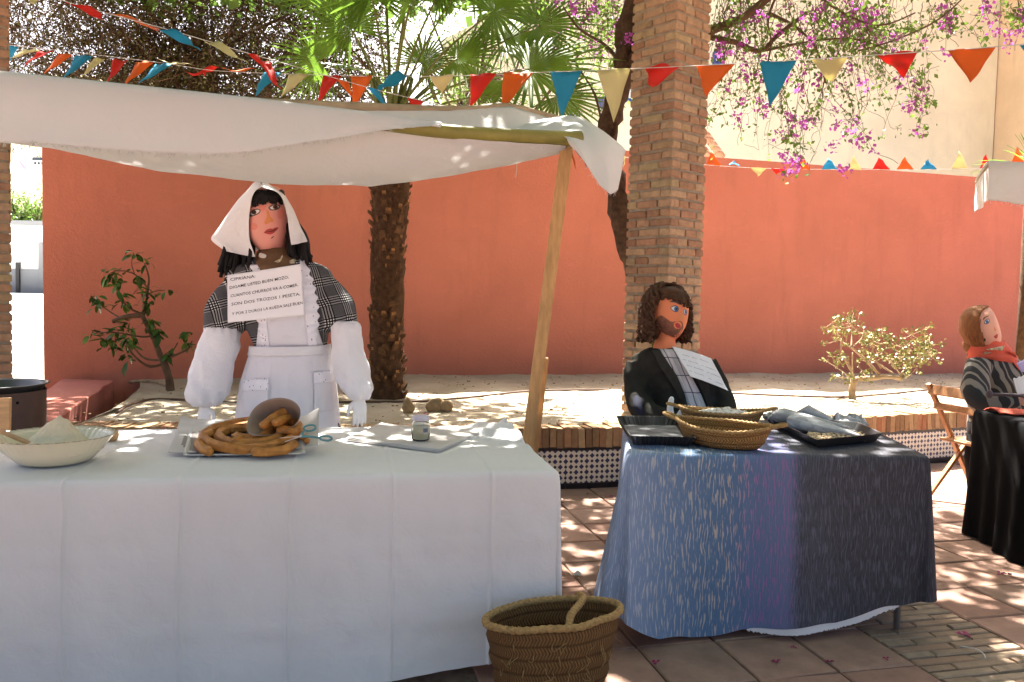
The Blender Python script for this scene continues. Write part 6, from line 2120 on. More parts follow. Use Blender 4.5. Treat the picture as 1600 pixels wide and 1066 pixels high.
# ---- plaid
def plaid():
    m, nt, bs = new_mat('black_white_plaid')
    v = coords(nt, 'Object', (1, 1, 1), (0, math.radians(14), 0))
    sp = nt.nodes.new('ShaderNodeSeparateXYZ'); nt.links.new(v, sp.inputs[0])
    wob = mth(nt, 'MULTIPLY', tex_noise(nt, v, 5, 2), .03)
    x = mth(nt, 'ADD', mth(nt, 'ADD', sp.outputs[0], mth(nt, 'MULTIPLY', sp.outputs[1], .6)), wob)
    z = mth(nt, 'ADD', sp.outputs[2], wob)
    def sq(a, per, duty=.5): return mth(nt, 'LESS_THAN', mth(nt, 'FRACT', mth(nt, 'DIVIDE', a, per)), duty)
    fx, fz = sq(x, .0135), sq(z, .0135)
    bx_, bz_ = sq(x, .115, .46), sq(z, .115, .46)
    chk = mth(nt, 'ABSOLUTE', mth(nt, 'SUBTRACT', fx, fz))
    both = mth(nt, 'MULTIPLY', bx_, bz_); any_ = mth(nt, 'MAXIMUM', bx_, bz_)
    strp = mth(nt, 'ADD', mth(nt, 'MULTIPLY', fx, bx_), mth(nt, 'MULTIPLY', fz, mth(nt, 'SUBTRACT', bz_, both)))
    g = mth(nt, 'MULTIPLY', tex_noise(nt, v, 220, 2), 1.0)
    grey = mixc(nt, g, (.035, .035, .038), (.13, .13, .135))
    stc = mixc(nt, strp, (.012, .012, .013), (.26, .26, .26))
    chc = mixc(nt, mth(nt, 'MINIMUM', mth(nt, 'MULTIPLY', fx, fz), 1.0), (.010, .010, .011), (.60, .59, .57))
    c = mixc(nt, any_, grey, stc)
    c = mixc(nt, both, c, chc)
    nt.links.new(c, bs.inputs['Base Color']); bs.inputs['Roughness'].default_value = .95; bs.inputs['Specular IOR Level'].default_value = .1
    bump(nt, bs, tex_noise(nt, v, 260, 2), .3, .002)
    return m
PLAID = plaid()
LACE = None
def lace():
    m, nt, bs = new_mat('eyelet_lace')
    v = coords(nt, 'Object')
    vo = nt.nodes.new('ShaderNodeTexVoronoi'); vo.inputs['Scale'].default_value = 46; nt.links.new(v, vo.inputs['Vector'])
    k = mth(nt, 'LESS_THAN', vo.outputs['Distance'], .16)
    c = mixc(nt, k, (.78, .78, .84), (.20, .20, .25))
    nt.links.new(c, bs.inputs['Base Color']); bs.inputs['Roughness'].default_value = .9
    bump(nt, bs, vo.outputs['Distance'], .6, .004)
    return m
LACE = lace()

# ============ standing woman
YW = 4.28
wd = thing('woman_doll', 'standing woman doll in white headscarf, plaid dress and white apron', 'doll', (P(450, 900, YW).x, YW, 0))
# dress: bodice, puff sleeves and skirt fused into one skin
m = rows_loft(smooth_rows([(398, 410, 466, .10), (408, 392, 484, .11), (416, 368, 506, .12), (430, 353, 520, .145), (455, 356, 520, .165), (485, 370, 517, .17), (515, 388, 513, .155), (540, 398, 510, .14)], 26), YW, 40, 2.3)
def arm(pts, rad, mm, n=14, seg=20):
    c = catmull(pts, seg); R_ = [interp([(i / (len(rad) - 1), q) for i, q in enumerate(rad)], k / seg) for k in range(seg + 1)]
    mm.tube(c, R_, n)
arm([P(392, 446, YW), P(366, 462, YW), P(352, 490, YW - .03), P(350, 520, YW - .06)], [.085, .095, .112, .098], m)
arm([P(488, 442, YW), P(510, 458, YW), P(526, 485, YW - .03), P(534, 510, YW - .06)], [.085, .095, .104, .088], m)
m2 = rows_loft(smooth_rows([(536, 399, 509, .14), (560, 397, 514, .15), (600, 387, 521, .165), (663, 379, 530, .19), (760, 366, 544, .22), (868, 352, 560, .25)], 20), YW, 40, 2.1)
m.add(m2.v, m2.f)
dress = m.fuse(.011, 5)
for v in dress.v:
    q = proj(v)
    k = .006
    v += Vector((nz(v.x * 9, v.y * 9, v.z * 9), nz(v.x * 9 + 5, v.y * 9, v.z * 9), 0)) * k
    if v.z < 0.6: v.x += .012 * math.sin(math.atan2(v.y - YW, v.x - wd.location.x) * 13) * min(1, (1.15 - v.z) * 2)
dress_o = dress.build('plaid_dress', PLAID, wd)
dbv = dress.bvh()
# head
hm = rows_loft(smooth_rows([(292, 405, 432, .04, .03), (297, 398, 440, .08, .02), (308, 392, 446, .115, .01), (325, 389, 449, .135), (345, 389, 450, .14), (362, 390, 450, .135), (376, 394, 447, .12, -.005), (387, 402, 440, .095, -.01), (393, 409, 433, .065, -.015), (396, 415, 427, .03, -.02)], 26), YW, 40, 2.15)
nk = rows_loft([(375, 408, 444, .09), (405, 408, 452, .10)], YW + .02, 24)
for v in hm.v:   # cheeks and brow rounding, a slight chin
    v.y -= .010 * math.exp(-((v.z - P(0, 352, YW).z) / .05) ** 2) * (1 if v.y < YW else 0)
hm.add(nk.v, nk.f)
head = hm.fuse(.008, 3).build('head', SKIN_PINK, wd)
hb_ = BVHTree.FromPolygons([tuple(v.co + OFF[head.name]) for v in head.data.vertices], [tuple(p.vertices) for p in head.data.polygons])
def Z1(x, y): return (320 + x / 6.66, 270 + y / 6.66)
def face(parts, bv, Y, parent, conv):
    for name, mat, poly, off in parts:
        mm = MB(); decal(mm, bv, [conv(*p) for p in poly], off, Y, rings=4); mm.build(name, mat, parent)
def sm(poly, n=24):
    c = catmull([(p[0], p[1], 0) for p in poly] + [(poly[0][0], poly[0][1], 0)], n)
    return [(v.x, v.y) for v in c[:-1]]
face([('cheek_blush', BLUSH, oval(505, 560, 45, 38), .0012), ('cheek_blush', BLUSH, oval(790, 430, 40, 55), .0012), ('cheek_blush', BLUSH, oval(600, 355, 38, 45), .0011),
      ('eye', GREY_PAINT, sm([(462, 425), (500, 385), (550, 375), (580, 392), (560, 428), (505, 452), (468, 458)]), .0018), ('eye', GREY_PAINT, sm([(660, 365), (690, 338), (740, 328), (785, 345), (770, 378), (720, 392), (680, 388)]), .0018),
      ('eye_white', EYE_WHITE, sm([(475, 428), (505, 396), (548, 386), (570, 396), (550, 420), (500, 442)]), .0026), ('eye_white', EYE_WHITE, sm([(675, 365), (700, 347), (738, 338), (770, 350), (750, 374), (700, 382)]), .0026),
      ('iris', BROWN_PAINT, oval(512, 412, 26, 24), .0034), ('iris', BROWN_PAINT, oval(735, 358, 26, 21), .0034),
      ('pupil', INK, oval(514, 412, 11, 11), .0040), ('pupil', INK, oval(737, 357, 11, 11), .0040),
      ('eyebrow', GREY_PAINT, sm([(478, 365), (505, 338), (540, 334), (568, 345), (530, 352), (495, 362)]), .0022), ('eyebrow', GREY_PAINT, sm([(660, 312), (700, 292), (745, 292), (790, 312), (740, 308), (700, 308)]), .0022),
      ('nose', NOSE_PAINT, sm([(640, 385), (665, 400), (680, 450), (715, 490), (712, 512), (685, 515), (660, 528), (635, 540), (618, 520), (632, 490), (645, 450)]), .0022),
      ('lips', LIP_PAINT, sm([(612, 625), (645, 592), (690, 580), (705, 584), (735, 570), (768, 572), (745, 602), (712, 632), (675, 643), (640, 635)]), .0022),
      ('lip_line', BROWN_PAINT, sm([(618, 622), (660, 610), (705, 604), (762, 576), (712, 612), (660, 618)]), .0028),
      ('chin_mark', BROWN_PAINT, sm([(686, 684), (702, 668), (722, 656), (712, 672), (694, 686)]), .0022)], hb_, YW, head, Z1)
# hair: fringe and long yarn at both sides
r = random.Random(50)
hr = MB()
for k in range(90):
    px = r.uniform(397, 440); py0 = r.uniform(293, 299)
    L = r.uniform(14, 23) + (6 if px < 400 or px > 440 else 0)
    top_ = project(hb_, px, py0 + 6, .012, YW - .1); e = project(hb_, px + r.uniform(-3, 3), py0 + L, .012, YW - .13)
    hr.tube(catmull([top_ + Vector((0, .04, .0)), top_, e], 6), [.010, .010, .010, .0095, .009, .008, .005], 6, wob=.4)
for k in range(110):
    left = r.random() < .62
    x0 = r.uniform(352, 398) if left else r.uniform(448, 478)
    x1 = x0 + (r.uniform(-16, -2) if left else r.uniform(2, 12))
    y1 = r.uniform(412, 434) if left else r.uniform(396, 416)
    Y0 = YW + r.uniform(-.02, .16)
    hr.tube(catmull([P(x0 * .6 + 420 * .4, 335, Y0), P(x0, 368, Y0 - .02), P((x0 + x1) / 2, 395, Y0 - .06 - .05 * r.random()), P(x1, y1, Y0 - .08)], 10), .010, 6, wob=.5)
hr.ball(P(419, 320, YW + .03), (.095, .10, .075), 16, 10)
hr.build('black_hair', BLACK_YARN, wd)
# headscarf
HS = [((408, 289, -.10), (406, 283, -.05), (407, 280.5, -.03), (410, 283, -.05), (409, 289, -.10)),
      ((408, 293, -.150), (396, 288, -.05), (406, 282, .04), (418, 287, -.05), (410, 293, -.150)),
      ((396, 303, -.150), (380, 304, .0), (412, 296, .18), (440, 302, .0), (434, 301, -.150)),
      ((391, 325, -.15), (358, 332, .0), (415, 325, .22), (453, 321, .0), (443, 315, -.14)),
      ((389, 350, -.145), (341, 357, .0), (412, 350, .25), (464, 346, .0), (449, 340, -.145)),
      ((391, 378, -.13), (330, 374, -.01), (408, 372, .26), (472, 364, .0), (452, 364, -.13)),
      ((399, 402, -.12), (352, 392, -.08), (405, 390, .25), (478, 378, -.03), (455, 383, -.12))]
HSw = [[P(a, b, YW + d) for a, b, d in row] for row in HS]
def scarff(u_, v_):
    pts = [catmull(row, 40)[int(round(u_ * 40))] for row in HSw]
    q = catmull(pts, 30)[int(round(v_ * 30))]
    k = v_ * (1 - abs(u_ - .5)) 
    e = min(1, u_ * 7, (1 - u_) * 7)
    f_ = math.sin(u_ * 30 - v_ * 3.5 + 2 * nz(u_ * 5, v_ * 3)) + .5 * math.sin(u_ * 57 + v_ * 5)
    return q + Vector((.010 * f_ * k * e, -.024 * f_ * k * e, .008 * nz(u_ * 9, v_ * 6)))
m = MB(); m.grid(scarff, 40, 30); m.build('headscarf', SLEEVE, wd, solid=.003, sub=1)
# neckerchief
m = rows_loft(smooth_rows([(386, 408, 452, .085, .0), (392, 403, 459, .105, .0), (402, 400, 466, .125, -.01), (413, 402, 471, .145, -.02), (425, 408, 473, .155, -.02)], 18), YW, 48)
for v in m.v:
    a = math.atan2(v.y - YW, v.x - wd.location.x)
    v += Vector((0, -.008 * math.sin(v.z * 90 + a * 3), .012 * math.cos(a)))
ks = m.build('neckerchief', BROWN_SCARF, wd, sub=1)
kb = m.bvh()
face([('print_mark', KRAFT, sm([(560, 860), (575, 835), (630, 850), (640, 870), (620, 890), (570, 880)]), .004), ('print_mark', CHIP, sm([(720, 925), (760, 920), (795, 885), (805, 855), (815, 860), (800, 905), (765, 935)]), .004), ('print_mark', CHIP, sm([(880, 920), (950, 880), (985, 905), (940, 940), (890, 945)]), .004)], kb, YW, ks, Z1)
# apron: bib, straps with lace, waistband, skirt, pockets
def on_dress(poly_fn, nu, nv, off, name, mat, parent, solid=.003, bv=None, wave=None):
    mm = MB()
    def f_(u_, v_):
        px, py = poly_fn(u_, v_)
        return project(bv or dbv, px, py, off + (wave(u_, v_) if wave else 0), YW - .16)
    mm.grid(f_, nu, nv)
    for _ in range(2):
        pass
    return mm.build(name, mat, parent, solid=solid)
bibf = lambda u_, v_: (lerp(lerp(414, 400, v_), lerp(478, 505, v_ ** 1.6), u_), lerp(lerp(418, 416, u_), lerp(545, 540, u_), v_))
apr = on_dress(bibf, 30, 36, .010, 'apron_bib', SHEER, wd)
strap_r = lambda u_, v_: (lerp(lerp(468, 482, v_), lerp(476 + 2 * math.sin(v_ * 60), 495 + 2 * math.sin(v_ * 60), min(1, v_ * 1.4)) + 7 * math.sin(min(1, v_ * 1.2) * math.pi), u_), lerp(404, 541, v_) + 6 * (1 - u_) * v_)
on_dress(strap_r, 12, 90, .016, 'lace_strap', LACE, wd, wave=lambda u_, v_: .006 * math.sin(v_ * 75) * u_)
strap_l = lambda u_, v_: (lerp(lerp(405, 422, v_), lerp(392 - 2 * math.sin(v_ * 60), 409 - 2 * math.sin(v_ * 60), v_), u_), lerp(414, 546, v_))
on_dress(strap_l, 12, 80, .016, 'lace_strap', LACE, wd, wave=lambda u_, v_: .005 * math.sin(v_ * 70) * u_)
def skirt_row(py):
    return interp([(538, 396), (552, 394), (600, 379), (663, 371), (760, 358)], py), interp([(538, 512), (552, 514), (600, 523), (663, 529), (760, 538)], py), interp([(538, .155), (560, .172), (600, .195), (663, .225), (760, .25)], py)
def apronf(u_, v_):
    py = lerp(549, 745, v_)
    xl, xr, hd = skirt_row(py)
    a = math.pi * (1.03 - 1.06 * u_)
    c = P((xl + xr) / 2, py, YW); hw = (P(xr, py, YW) - P(xl, py, YW)).length / 2
    fold = (.010 * math.sin(u_ * 31) + .006 * math.sin(u_ * 57 + 1)) * (.35 + v_) * (1 - .4 * v_)
    return c + Vector((math.cos(a) * (hw + .006 + fold * .4), -math.sin(a) * (hd + .012 + fold), .003 * nz(u_ * 9, v_ * 9)))
m = MB(); m.grid(apronf, 120, 60); ap = m.build('apron_skirt', SHEER, wd, solid=.003)
apb = m.bvh()
def bandf(u_, v_):
    a = math.pi * (1.03 - 1.06 * u_); py = lerp(lerp(542, 536, u_), lerp(556, 550, u_), v_)
    xl, xr, hd = skirt_row(py)
    c = P((xl + xr) / 2, py, YW); hw = (P(xr, py, YW) - P(xl, py, YW)).length / 2
    return c + Vector((math.cos(a) * (hw + .012), -math.sin(a) * (hd + .022), 0))
m = MB(); m.grid(bandf, 60, 6); m.build('waistband', SLEEVE, wd, solid=.005)
for (x0, x1, y0, y1, sk) in ((379, 419, 595, 645, 4), (491, 520, 583, 644, -2)):
    pk = on_dress(lambda u_, v_: (lerp(x0, x1, u_) + sk * v_ * .3, lerp(y0, y1, v_) + (1.6 * math.cos(u_ * 30) if v_ < .05 else 0) - 2 * u_), 20, 26, .008, 'pocket', SHEER, ap, solid=.003, bv=apb)
    on_dress(lambda u_, v_: (lerp(x0 - 1, x1 + 1, u_) + sk * v_ * .1, lerp(y0 - 2, y0 + 17, v_) + (1.6 * math.cos(u_ * 34) if v_ < .05 else 0) - 2 * u_), 30, 8, .013, 'pocket_lace', LACE, pk, solid=.003, bv=apb)
# white oversleeves
def sleeve(rows, name):
    secs = []
    for (py, xl, xr, dy) in rows:
        a, b = P(xl, py, YW + dy), P(xr, py, YW + dy)
        secs.append((py, xl, xr, (b - a).length / 2 * .95, dy))
    mm = rows_loft(smooth_rows(secs, 44), YW, 44)
    c0 = sum(mm.v, Vector()) / len(mm.v); zmax = max(v.z for v in mm.v); zmin = min(v.z for v in mm.v)
    for v in mm.v:
        a = math.atan2(v.y - c0.y, v.x - c0.x); t = (zmax - v.z) / (zmax - zmin)
        k = .008 * math.exp(-(t / .10) ** 2) * math.sin(a * 15) + .011 * math.exp(-((1 - t) / .20) ** 2) * math.sin(a * 11 + 1) + .012 * nz(v.x * 9, v.y * 9, v.z * 7) + .010 * abs(nz(v.x * 16 + v.z * 9, v.y * 14, v.z * 16 - v.x * 9))
        v += Vector((math.cos(a), math.sin(a), 0)) * (k + .013 * math.sin(v.z * 34 + 2.2 * a + 5 * nz(v.x * 6, v.z * 6)) * math.exp(-((t - .72) / .28) ** 2) * .55)
    return mm.build(name, SLEEVE, wd)
sleeve([(511, 322, 370, -.07), (518, 319, 374, -.07), (540, 311, 372, -.08), (570, 301, 366, -.10), (600, 293, 359, -.12), (616, 293, 355, -.13), (627, 298, 347, -.14), (634, 305, 338, -.15)], 'oversleeve')
sleeve([(502, 518, 556, -.07), (509, 516, 562, -.07), (530, 517, 566, -.08), (558, 519, 571, -.10), (590, 528, 579, -.12), (606, 536, 582, -.13), (616, 542, 580, -.14), (624, 548, 575, -.15)], 'oversleeve')
hand(P(320, 634, YW - .15), (.02, -.18, -1), (1, -.2, 0), .165, curl=.2).build('gloved_hand', GLOVE, wd)
hand(P(562, 623, YW - .15), (.05, -.18, -1), (-1, -.3, 0), .165, curl=.2).build('gloved_hand', GLOVE, wd)
for sgn in (-1, 1):
    c = Vector((wd.location.x + .10 * sgn, YW, 0))
    m = MB(); m.tube([c + Vector((0, 0, .05)), c + Vector((0, 0, .6))], [.05, .07], 12); m.loft([(c + Vector((0, -.06, .0)), (.045, 0, 0), (0, .12, 0)), (c + Vector((0, -.05, .05)), (.042, 0, 0), (0, .10, 0)), (c + Vector((0, 0, .08)), (.04, 0, 0), (0, .05, 0))], 14)
    m.build('leg', BLACK_CLOTH, wd)
q = [P(355, 430, YW - .215), P(470, 412.5, YW - .225), P(476, 492, YW - .225), P(356, 504.5, YW - .22)]
lines = [('CIPRIANA:', .04, .37, .135, .085, -.005), ('DIGAME USTED BUEN MOZO,', .03, .82, .30, .085, -.055), ('CUANTOS CHURROS VA A COMER,', .04, .94, .475, .085, -.050), ('SON DOS TROZOS 1 PESETA,', .05, .96, .65, .085, -.045), ('Y POR 2 DUROS LA RUEDA SALE BUEN', .055, .985, .855, .080, -.070)]
paper_note('paper_note', q, YW, lines, INK, label="white handwritten note pinned on the standing woman doll's chest", bend=-.012)

# ============ seated man
YM = 4.72
md = thing('man_doll', 'seated bearded man doll in dark jacket and checked shirt with shaggy brown hair', 'doll', (P(1060, 800, YM).x, YM, 0))
m = rows_loft(smooth_rows([(544, 1016, 1060, .09), (549, 1003, 1078, .115), (554, 992, 1094, .125), (563, 988, 1106, .135), (580, 1000, 1112, .15), (605, 1008, 1116, .165), (635, 1010, 1120, .17), (665, 1004, 1126, .18), (700, 996, 1130, .19)], 26), YM, 40, 2.5)
arm([P(1000, 569, YM), P(995, 590, YM - .02), P(998, 625, YM - .10), P(1014, 650, YM - .24), P(1042, 656, YM - .34)], [.085, .080, .078, .072, .064], m)
arm([P(1100, 570, YM), P(1118, 600, YM - .02), P(1132, 636, YM - .08), P(1138, 660, YM - .2)], [.08, .078, .07, .065], m)
jk = m.fuse(.010, 2)
for v in jk.v: v += Vector((nz(v.x * 10, v.y * 10, v.z * 10), nz(v.x * 10 + 5, v.y * 10, v.z * 10), nz(v.x * 8, v.y * 9 + 3, v.z * 9))) * .012 + Vector((0, 1, 0)) * (.012 * abs(nz(v.x * 14 + v.z * 8, v.y * 12, v.z * 18 - v.x * 8)))
jk_o = jk.build('jacket', JACKET, md); jbv = jk.bvh()
def chk_shirt():
    m_, nt_, bs_ = new_mat('checked_shirt')
    v_ = coords(nt_, 'Object'); sp = nt_.nodes.new('ShaderNodeSeparateXYZ'); nt_.links.new(v_, sp.inputs[0])
    w_ = mth(nt_, 'MULTIPLY', tex_noise(nt_, v_, 6, 2), .03)
    a = mth(nt_, 'LESS_THAN', mth(nt_, 'FRACT', mth(nt_, 'DIVIDE', mth(nt_, 'ADD', mth(nt_, 'ADD', sp.outputs[0], mth(nt_, 'MULTIPLY', sp.outputs[2], .42)), w_), .058)), .09)
    b = mth(nt_, 'LESS_THAN', mth(nt_, 'FRACT', mth(nt_, 'DIVIDE', mth(nt_, 'ADD', sp.outputs[2], w_), .10)), .05)
    c2_ = mth(nt_, 'LESS_THAN', mth(nt_, 'FRACT', mth(nt_, 'DIVIDE', mth(nt_, 'ADD', mth(nt_, 'ADD', sp.outputs[0], mth(nt_, 'MULTIPLY', sp.outputs[2], .42)), w_), .029)), .30)
    c = mixc(nt_, mth(nt_, 'MULTIPLY', c2_, .35), (.66, .65, .66), (.42, .41, .44))
    c = mixc(nt_, mth(nt_, 'MAXIMUM', a, b), c, (.09, .09, .12))
    nt_.links.new(c, bs_.inputs['Base Color']); bs_.inputs['Roughness'].default_value = .9
    return m_
SHIRT = chk_shirt()
def on_m(poly_fn, nu, nv, off, name, mat, parent, solid=.003, wave=None):
    mm = MB(); mm.grid(lambda u_, v_: project(jbv, *poly_fn(u_, v_), off + (wave(u_, v_) if wave else 0), YM - .12), nu, nv)
    return mm.build(name, mat, parent, solid=solid)
on_m(lambda u_, v_: (lerp(interp([(0, 1028), (.2, 1040), (.45, 1056), (.75, 1070), (1, 1078)], v_), interp([(0, 1056), (.3, 1076), (.6, 1096), (1, 1116)], v_), u_), lerp(543, 668, v_)), 24, 40, .008, 'checked_shirt', SHIRT, md, wave=lambda u_, v_: .010 * math.sin(u_ * 16 + v_ * 3) * v_)
lp_ = on_m(lambda u_, v_: (lerp(interp([(0, 1018), (.25, 1028), (.55, 1048), (1, 1071)], v_), interp([(0, 1030), (.2, 1042), (.45, 1058), (.75, 1070), (1, 1075)], v_), u_), lerp(545, 640, v_)), 10, 40, .018, 'lapel', LAPEL, jk_o, solid=.006)
lp2 = on_m(lambda u_, v_: (lerp(interp([(0, 1056), (.5, 1092), (1, 1112)], v_), interp([(0, 1072), (.5, 1106), (1, 1117)], v_), u_), lerp(548, 650, v_)), 10, 40, .016, 'lapel', LAPEL, jk_o, solid=.006)
mm = MB(); decal(mm, jbv, oval(998, 634, 8, 17, -.25), .004, YM, rings=4); mm.build('elbow_patch', NAVY, jk_o)
mm = MB(); decal(mm, jbv, oval(1068, 628, 6, 9, .3), .003, YM, rings=3); mm.build('pocket_fold', LAPEL, jk_o)  # small oval of lapel wool laid on the jacket front
# head
hm = rows_loft(smooth_rows([(450, 1034, 1058, .04, .02), (455, 1028, 1064, .08, .01), (465, 1020, 1071, .115), (480, 1016, 1075, .13), (495, 1017, 1074, .135), (508, 1022, 1071, .125), (518, 1031, 1066, .105), (525, 1042, 1061, .07), (529, 1049, 1057, .03)], 24), YM, 40, 2.1)
nk = rows_loft([(505, 1025, 1054, .085), (525, 1027, 1053, .08), (550, 1018, 1058, .10)], YM + .02, 24)
hm.add(nk.v, nk.f)
hmf = hm.fuse(.008, 3); mhead = hmf.build('head', SKIN_ORANGE, md); mb_ = hmf.bvh()
def Z3(x, y): return (970 + x / 4.635, 430 + y / 4.635)
face([('stubble', BEARD, sm([(246, 338), (272, 300), (298, 294), (340, 322), (372, 350), (372, 400), (350, 434), (320, 426), (280, 396)], 30), .0014), ('stubble', BEARD, sm([(335, 330), (372, 338), (405, 334), (436, 334), (450, 352), (450, 385), (430, 425), (390, 450), (345, 434), (326, 390)], 30), .0018),
      ('lip_surround', SKIN_ORANGE, oval(412, 362, 30, 28), .0022), ('lips', LIP_PAINT, sm([(393, 352), (412, 346), (434, 366), (430, 382), (412, 384), (398, 372)]), .0030),
      ('eye', GREY_PAINT, sm([(358, 240), (375, 224), (400, 220), (420, 238), (412, 264), (385, 264)]), .0016), ('eye_white', EYE_WHITE, sm([(363, 240), (378, 229), (400, 226), (414, 240), (406, 260), (385, 258)]), .0024), ('iris', BLUE_PAINT, oval(401, 245, 15, 18), .0032), ('pupil', INK, oval(404, 245, 6, 8), .0038),
      ('eye', GREY_PAINT, sm([(452, 268), (458, 248), (472, 248), (480, 266), (474, 290), (460, 286)]), .0016), ('eye_white', EYE_WHITE, sm([(455, 268), (460, 252), (471, 252), (476, 266), (471, 284), (462, 281)]), .0024), ('iris', BLUE_PAINT, oval(469, 267, 7, 15), .0032),
      ('eyebrow', GREY_PAINT, sm([(350, 194), (375, 184), (405, 188), (432, 206), (430, 216), (400, 200), (372, 196)]), .0024), ('eyebrow', GREY_PAINT, sm([(448, 208), (462, 204), (476, 216), (474, 224), (460, 216)]), .0024),
      ('nose', NOSE_PAINT, sm([(438, 248), (446, 260), (448, 300), (452, 320), (440, 332), (422, 326), (428, 308), (434, 280)]), .0024)], mb_, YM, mhead, Z3)
# shaggy yarn hair
hair = MB(); r = random.Random(91)
facepoly = [(272, 182), (305, 150), (345, 158), (400, 172), (450, 190), (484, 240), (478, 330), (450, 410), (390, 460), (370, 520), (255, 520), (262, 440), (240, 350), (262, 250)]
facepoly = [Z3(*p) for p in facepoly]
def inside(px, py, poly):
    c = False
    for (x0, y0), (x1, y1) in zip(poly, poly[1:] + poly[:1]):
        if (y0 > py) != (y1 > py) and px < (x1 - x0) * (py - y0) / (y1 - y0) + x0: c = not c
    return c
hc = P(1040, 490, YM)
fdir = math.atan2(-.94, .42)            # the face looks towards the viewer and to the right
hcx = P(1042, 494, YM)
for k in range(560):
    a = r.uniform(-math.pi, math.pi)
    rel = abs((a - fdir + math.pi) % (2 * math.pi) - math.pi)
    if rel < math.radians(62): continue
    lay = r.uniform(1.0, 1.24)
    ax_, ay_, az_ = .122 * lay, .150 * lay, .165 * lay
    end = P(1040, r.uniform(514, 538), YM).z
    pts = []
    ph, fr = r.uniform(0, 6.28), r.uniform(45, 80)
    t0_ = r.uniform(.12, .75)
    for q in np.linspace(0, 10, 34):
        th = lerp(t0_, 1.72, min(1, q / 6))
        x, y, z = math.sin(th) * math.cos(a) * ax_, math.sin(th) * math.sin(a) * ay_, math.cos(th) * az_
        p = hcx + Vector((x - .006, y + .012, z))
        if q > 6: p.z = lerp(p.z, end, (q - 6) / 4)
        w_ = .013 * math.sin(q * 4.6 + ph); p += Vector((math.cos(a), math.sin(a), 0)) * (.011 * math.cos(q * 4.6 + ph))
        p += Vector((-math.sin(a) * w_, math.cos(a) * w_, .004 * math.sin(p.z * fr * 1.3)))
        if q > 6: p += Vector((math.cos(a), math.sin(a), 0)) * (.012 * (q - 6) / 4 * math.sin(ph * 3))
        if pts and p.z < end: break
        pts.append(p)
    if any(inside(*proj(q), facepoly) and q.y < YM - .02 for q in pts): continue
    if len(pts) > 3: hair.tube(pts, [.0062] + [.0082] * (len(pts) - 2) + [.0055], 6, wob=.6)
for k in range(90):   # hair over the brow
    px = r.uniform(1022, 1074)
    y1 = interp([(1022, 474), (1030, 464), (1045, 461), (1060, 465), (1074, 476)], px) + r.uniform(-3, 4)
    a = P(px * .7 + 1042 * .3, 449, YM + r.uniform(-.03, .04)); b = project(mb_, px, (452 + y1) / 2, .016, YM - .08); e = project(mb_, px + r.uniform(-3, 3), y1, .012, YM - .1)
    hair.tube(catmull([a, b, e, e + Vector((r.uniform(-.012, .012), -.006, -.010))], 8), [.0075, .009, .0095, .0095, .0095, .009, .0085, .0075, .005], 6, wob=.6)
for k in range(10):   # stray fringe
    px = r.uniform(1026, 1072); p = project(mb_, px, interp([(1026, 463), (1045, 459), (1072, 470)], px), .012, YM - .1)
    hair.tube(wander(p + Vector((0, .01, .012)), (r.gauss(.2, .3), -.35, -1), .045, 5, .25, r), [.007, .009, .0092, .009, .008, .005], 6, wob=.5)
hair.ball(P(1042, 478, YM + .03), (.112, .128, .105), 16, 10); hair.ball(P(1044, 457, YM - .02), (.088, .105, .034), 16, 8)
hair.ball(P(1024, 500, YM + .05), (.075, .11, .12), 16, 10)
hair.build('shaggy_hair', BROWN_YARN, md)
hand(P(1052, 655, YM - .34), (.85, -.35, -.25), (-.05, -.1, 1), .17, curl=.5, point=True).build('gloved_hand', GLOVE, md)
mm = MB(); tb = P(1048, 648, YM - .35); mm.tube(catmull([tb, P(1047, 640, YM - .35), P(1048, 630, YM - .35), P(1050, 620, YM - .345)], 8), [.020, .020, .019, .018, .0175, .017, .016, .014, .007], 10); mm.build('raised_thumb', GLOVE, md)
hand(P(1142, 664, YM - .24), (.2, -.8, -.3), (-1, -.2, .2), .16, curl=.4).build('gloved_hand', GLOVE, md)
mm = MB()
for sgn in (-1, 1):
    x = md.location.x + .12 * sgn
    mm.tube(catmull([(x * 1.0, YM, .50), (x, YM - .22, .54), (x, YM - .42, .50), (x, YM - .46, .30), (x, YM - .44, .07)], 16), [.11] * 5 + [.10] * 4 + [.085] * 4 + [.075] * 4, 14)
mm.build('trousers', TROUSER, md)
for sgn in (-1, 1):
    c = Vector((md.location.x + .12 * sgn, YM - .46, 0))
    q_ = MB(); q_.loft([(c + Vector((0, -.05, .004)), (.045, 0, 0), (0, .13, 0)), (c + Vector((0, -.04, .05)), (.044, 0, 0), (0, .12, 0)), (c + Vector((0, .02, .09)), (.042, 0, 0), (0, .06, 0))], 14); q_.build('shoe', BLACK_TIN, md)
mm = MB(); mm.tube([P(1023, 700, YM + .20), P(1020, 530, YM + .20)], .010, 8); mm.build('support_cane', BAMBOO, md)
q = [P(1050, 541, YM - .15), P(1111, 560, YM - .12), P(1138, 611, YM - .20), P(1078, 588, YM - .25)]
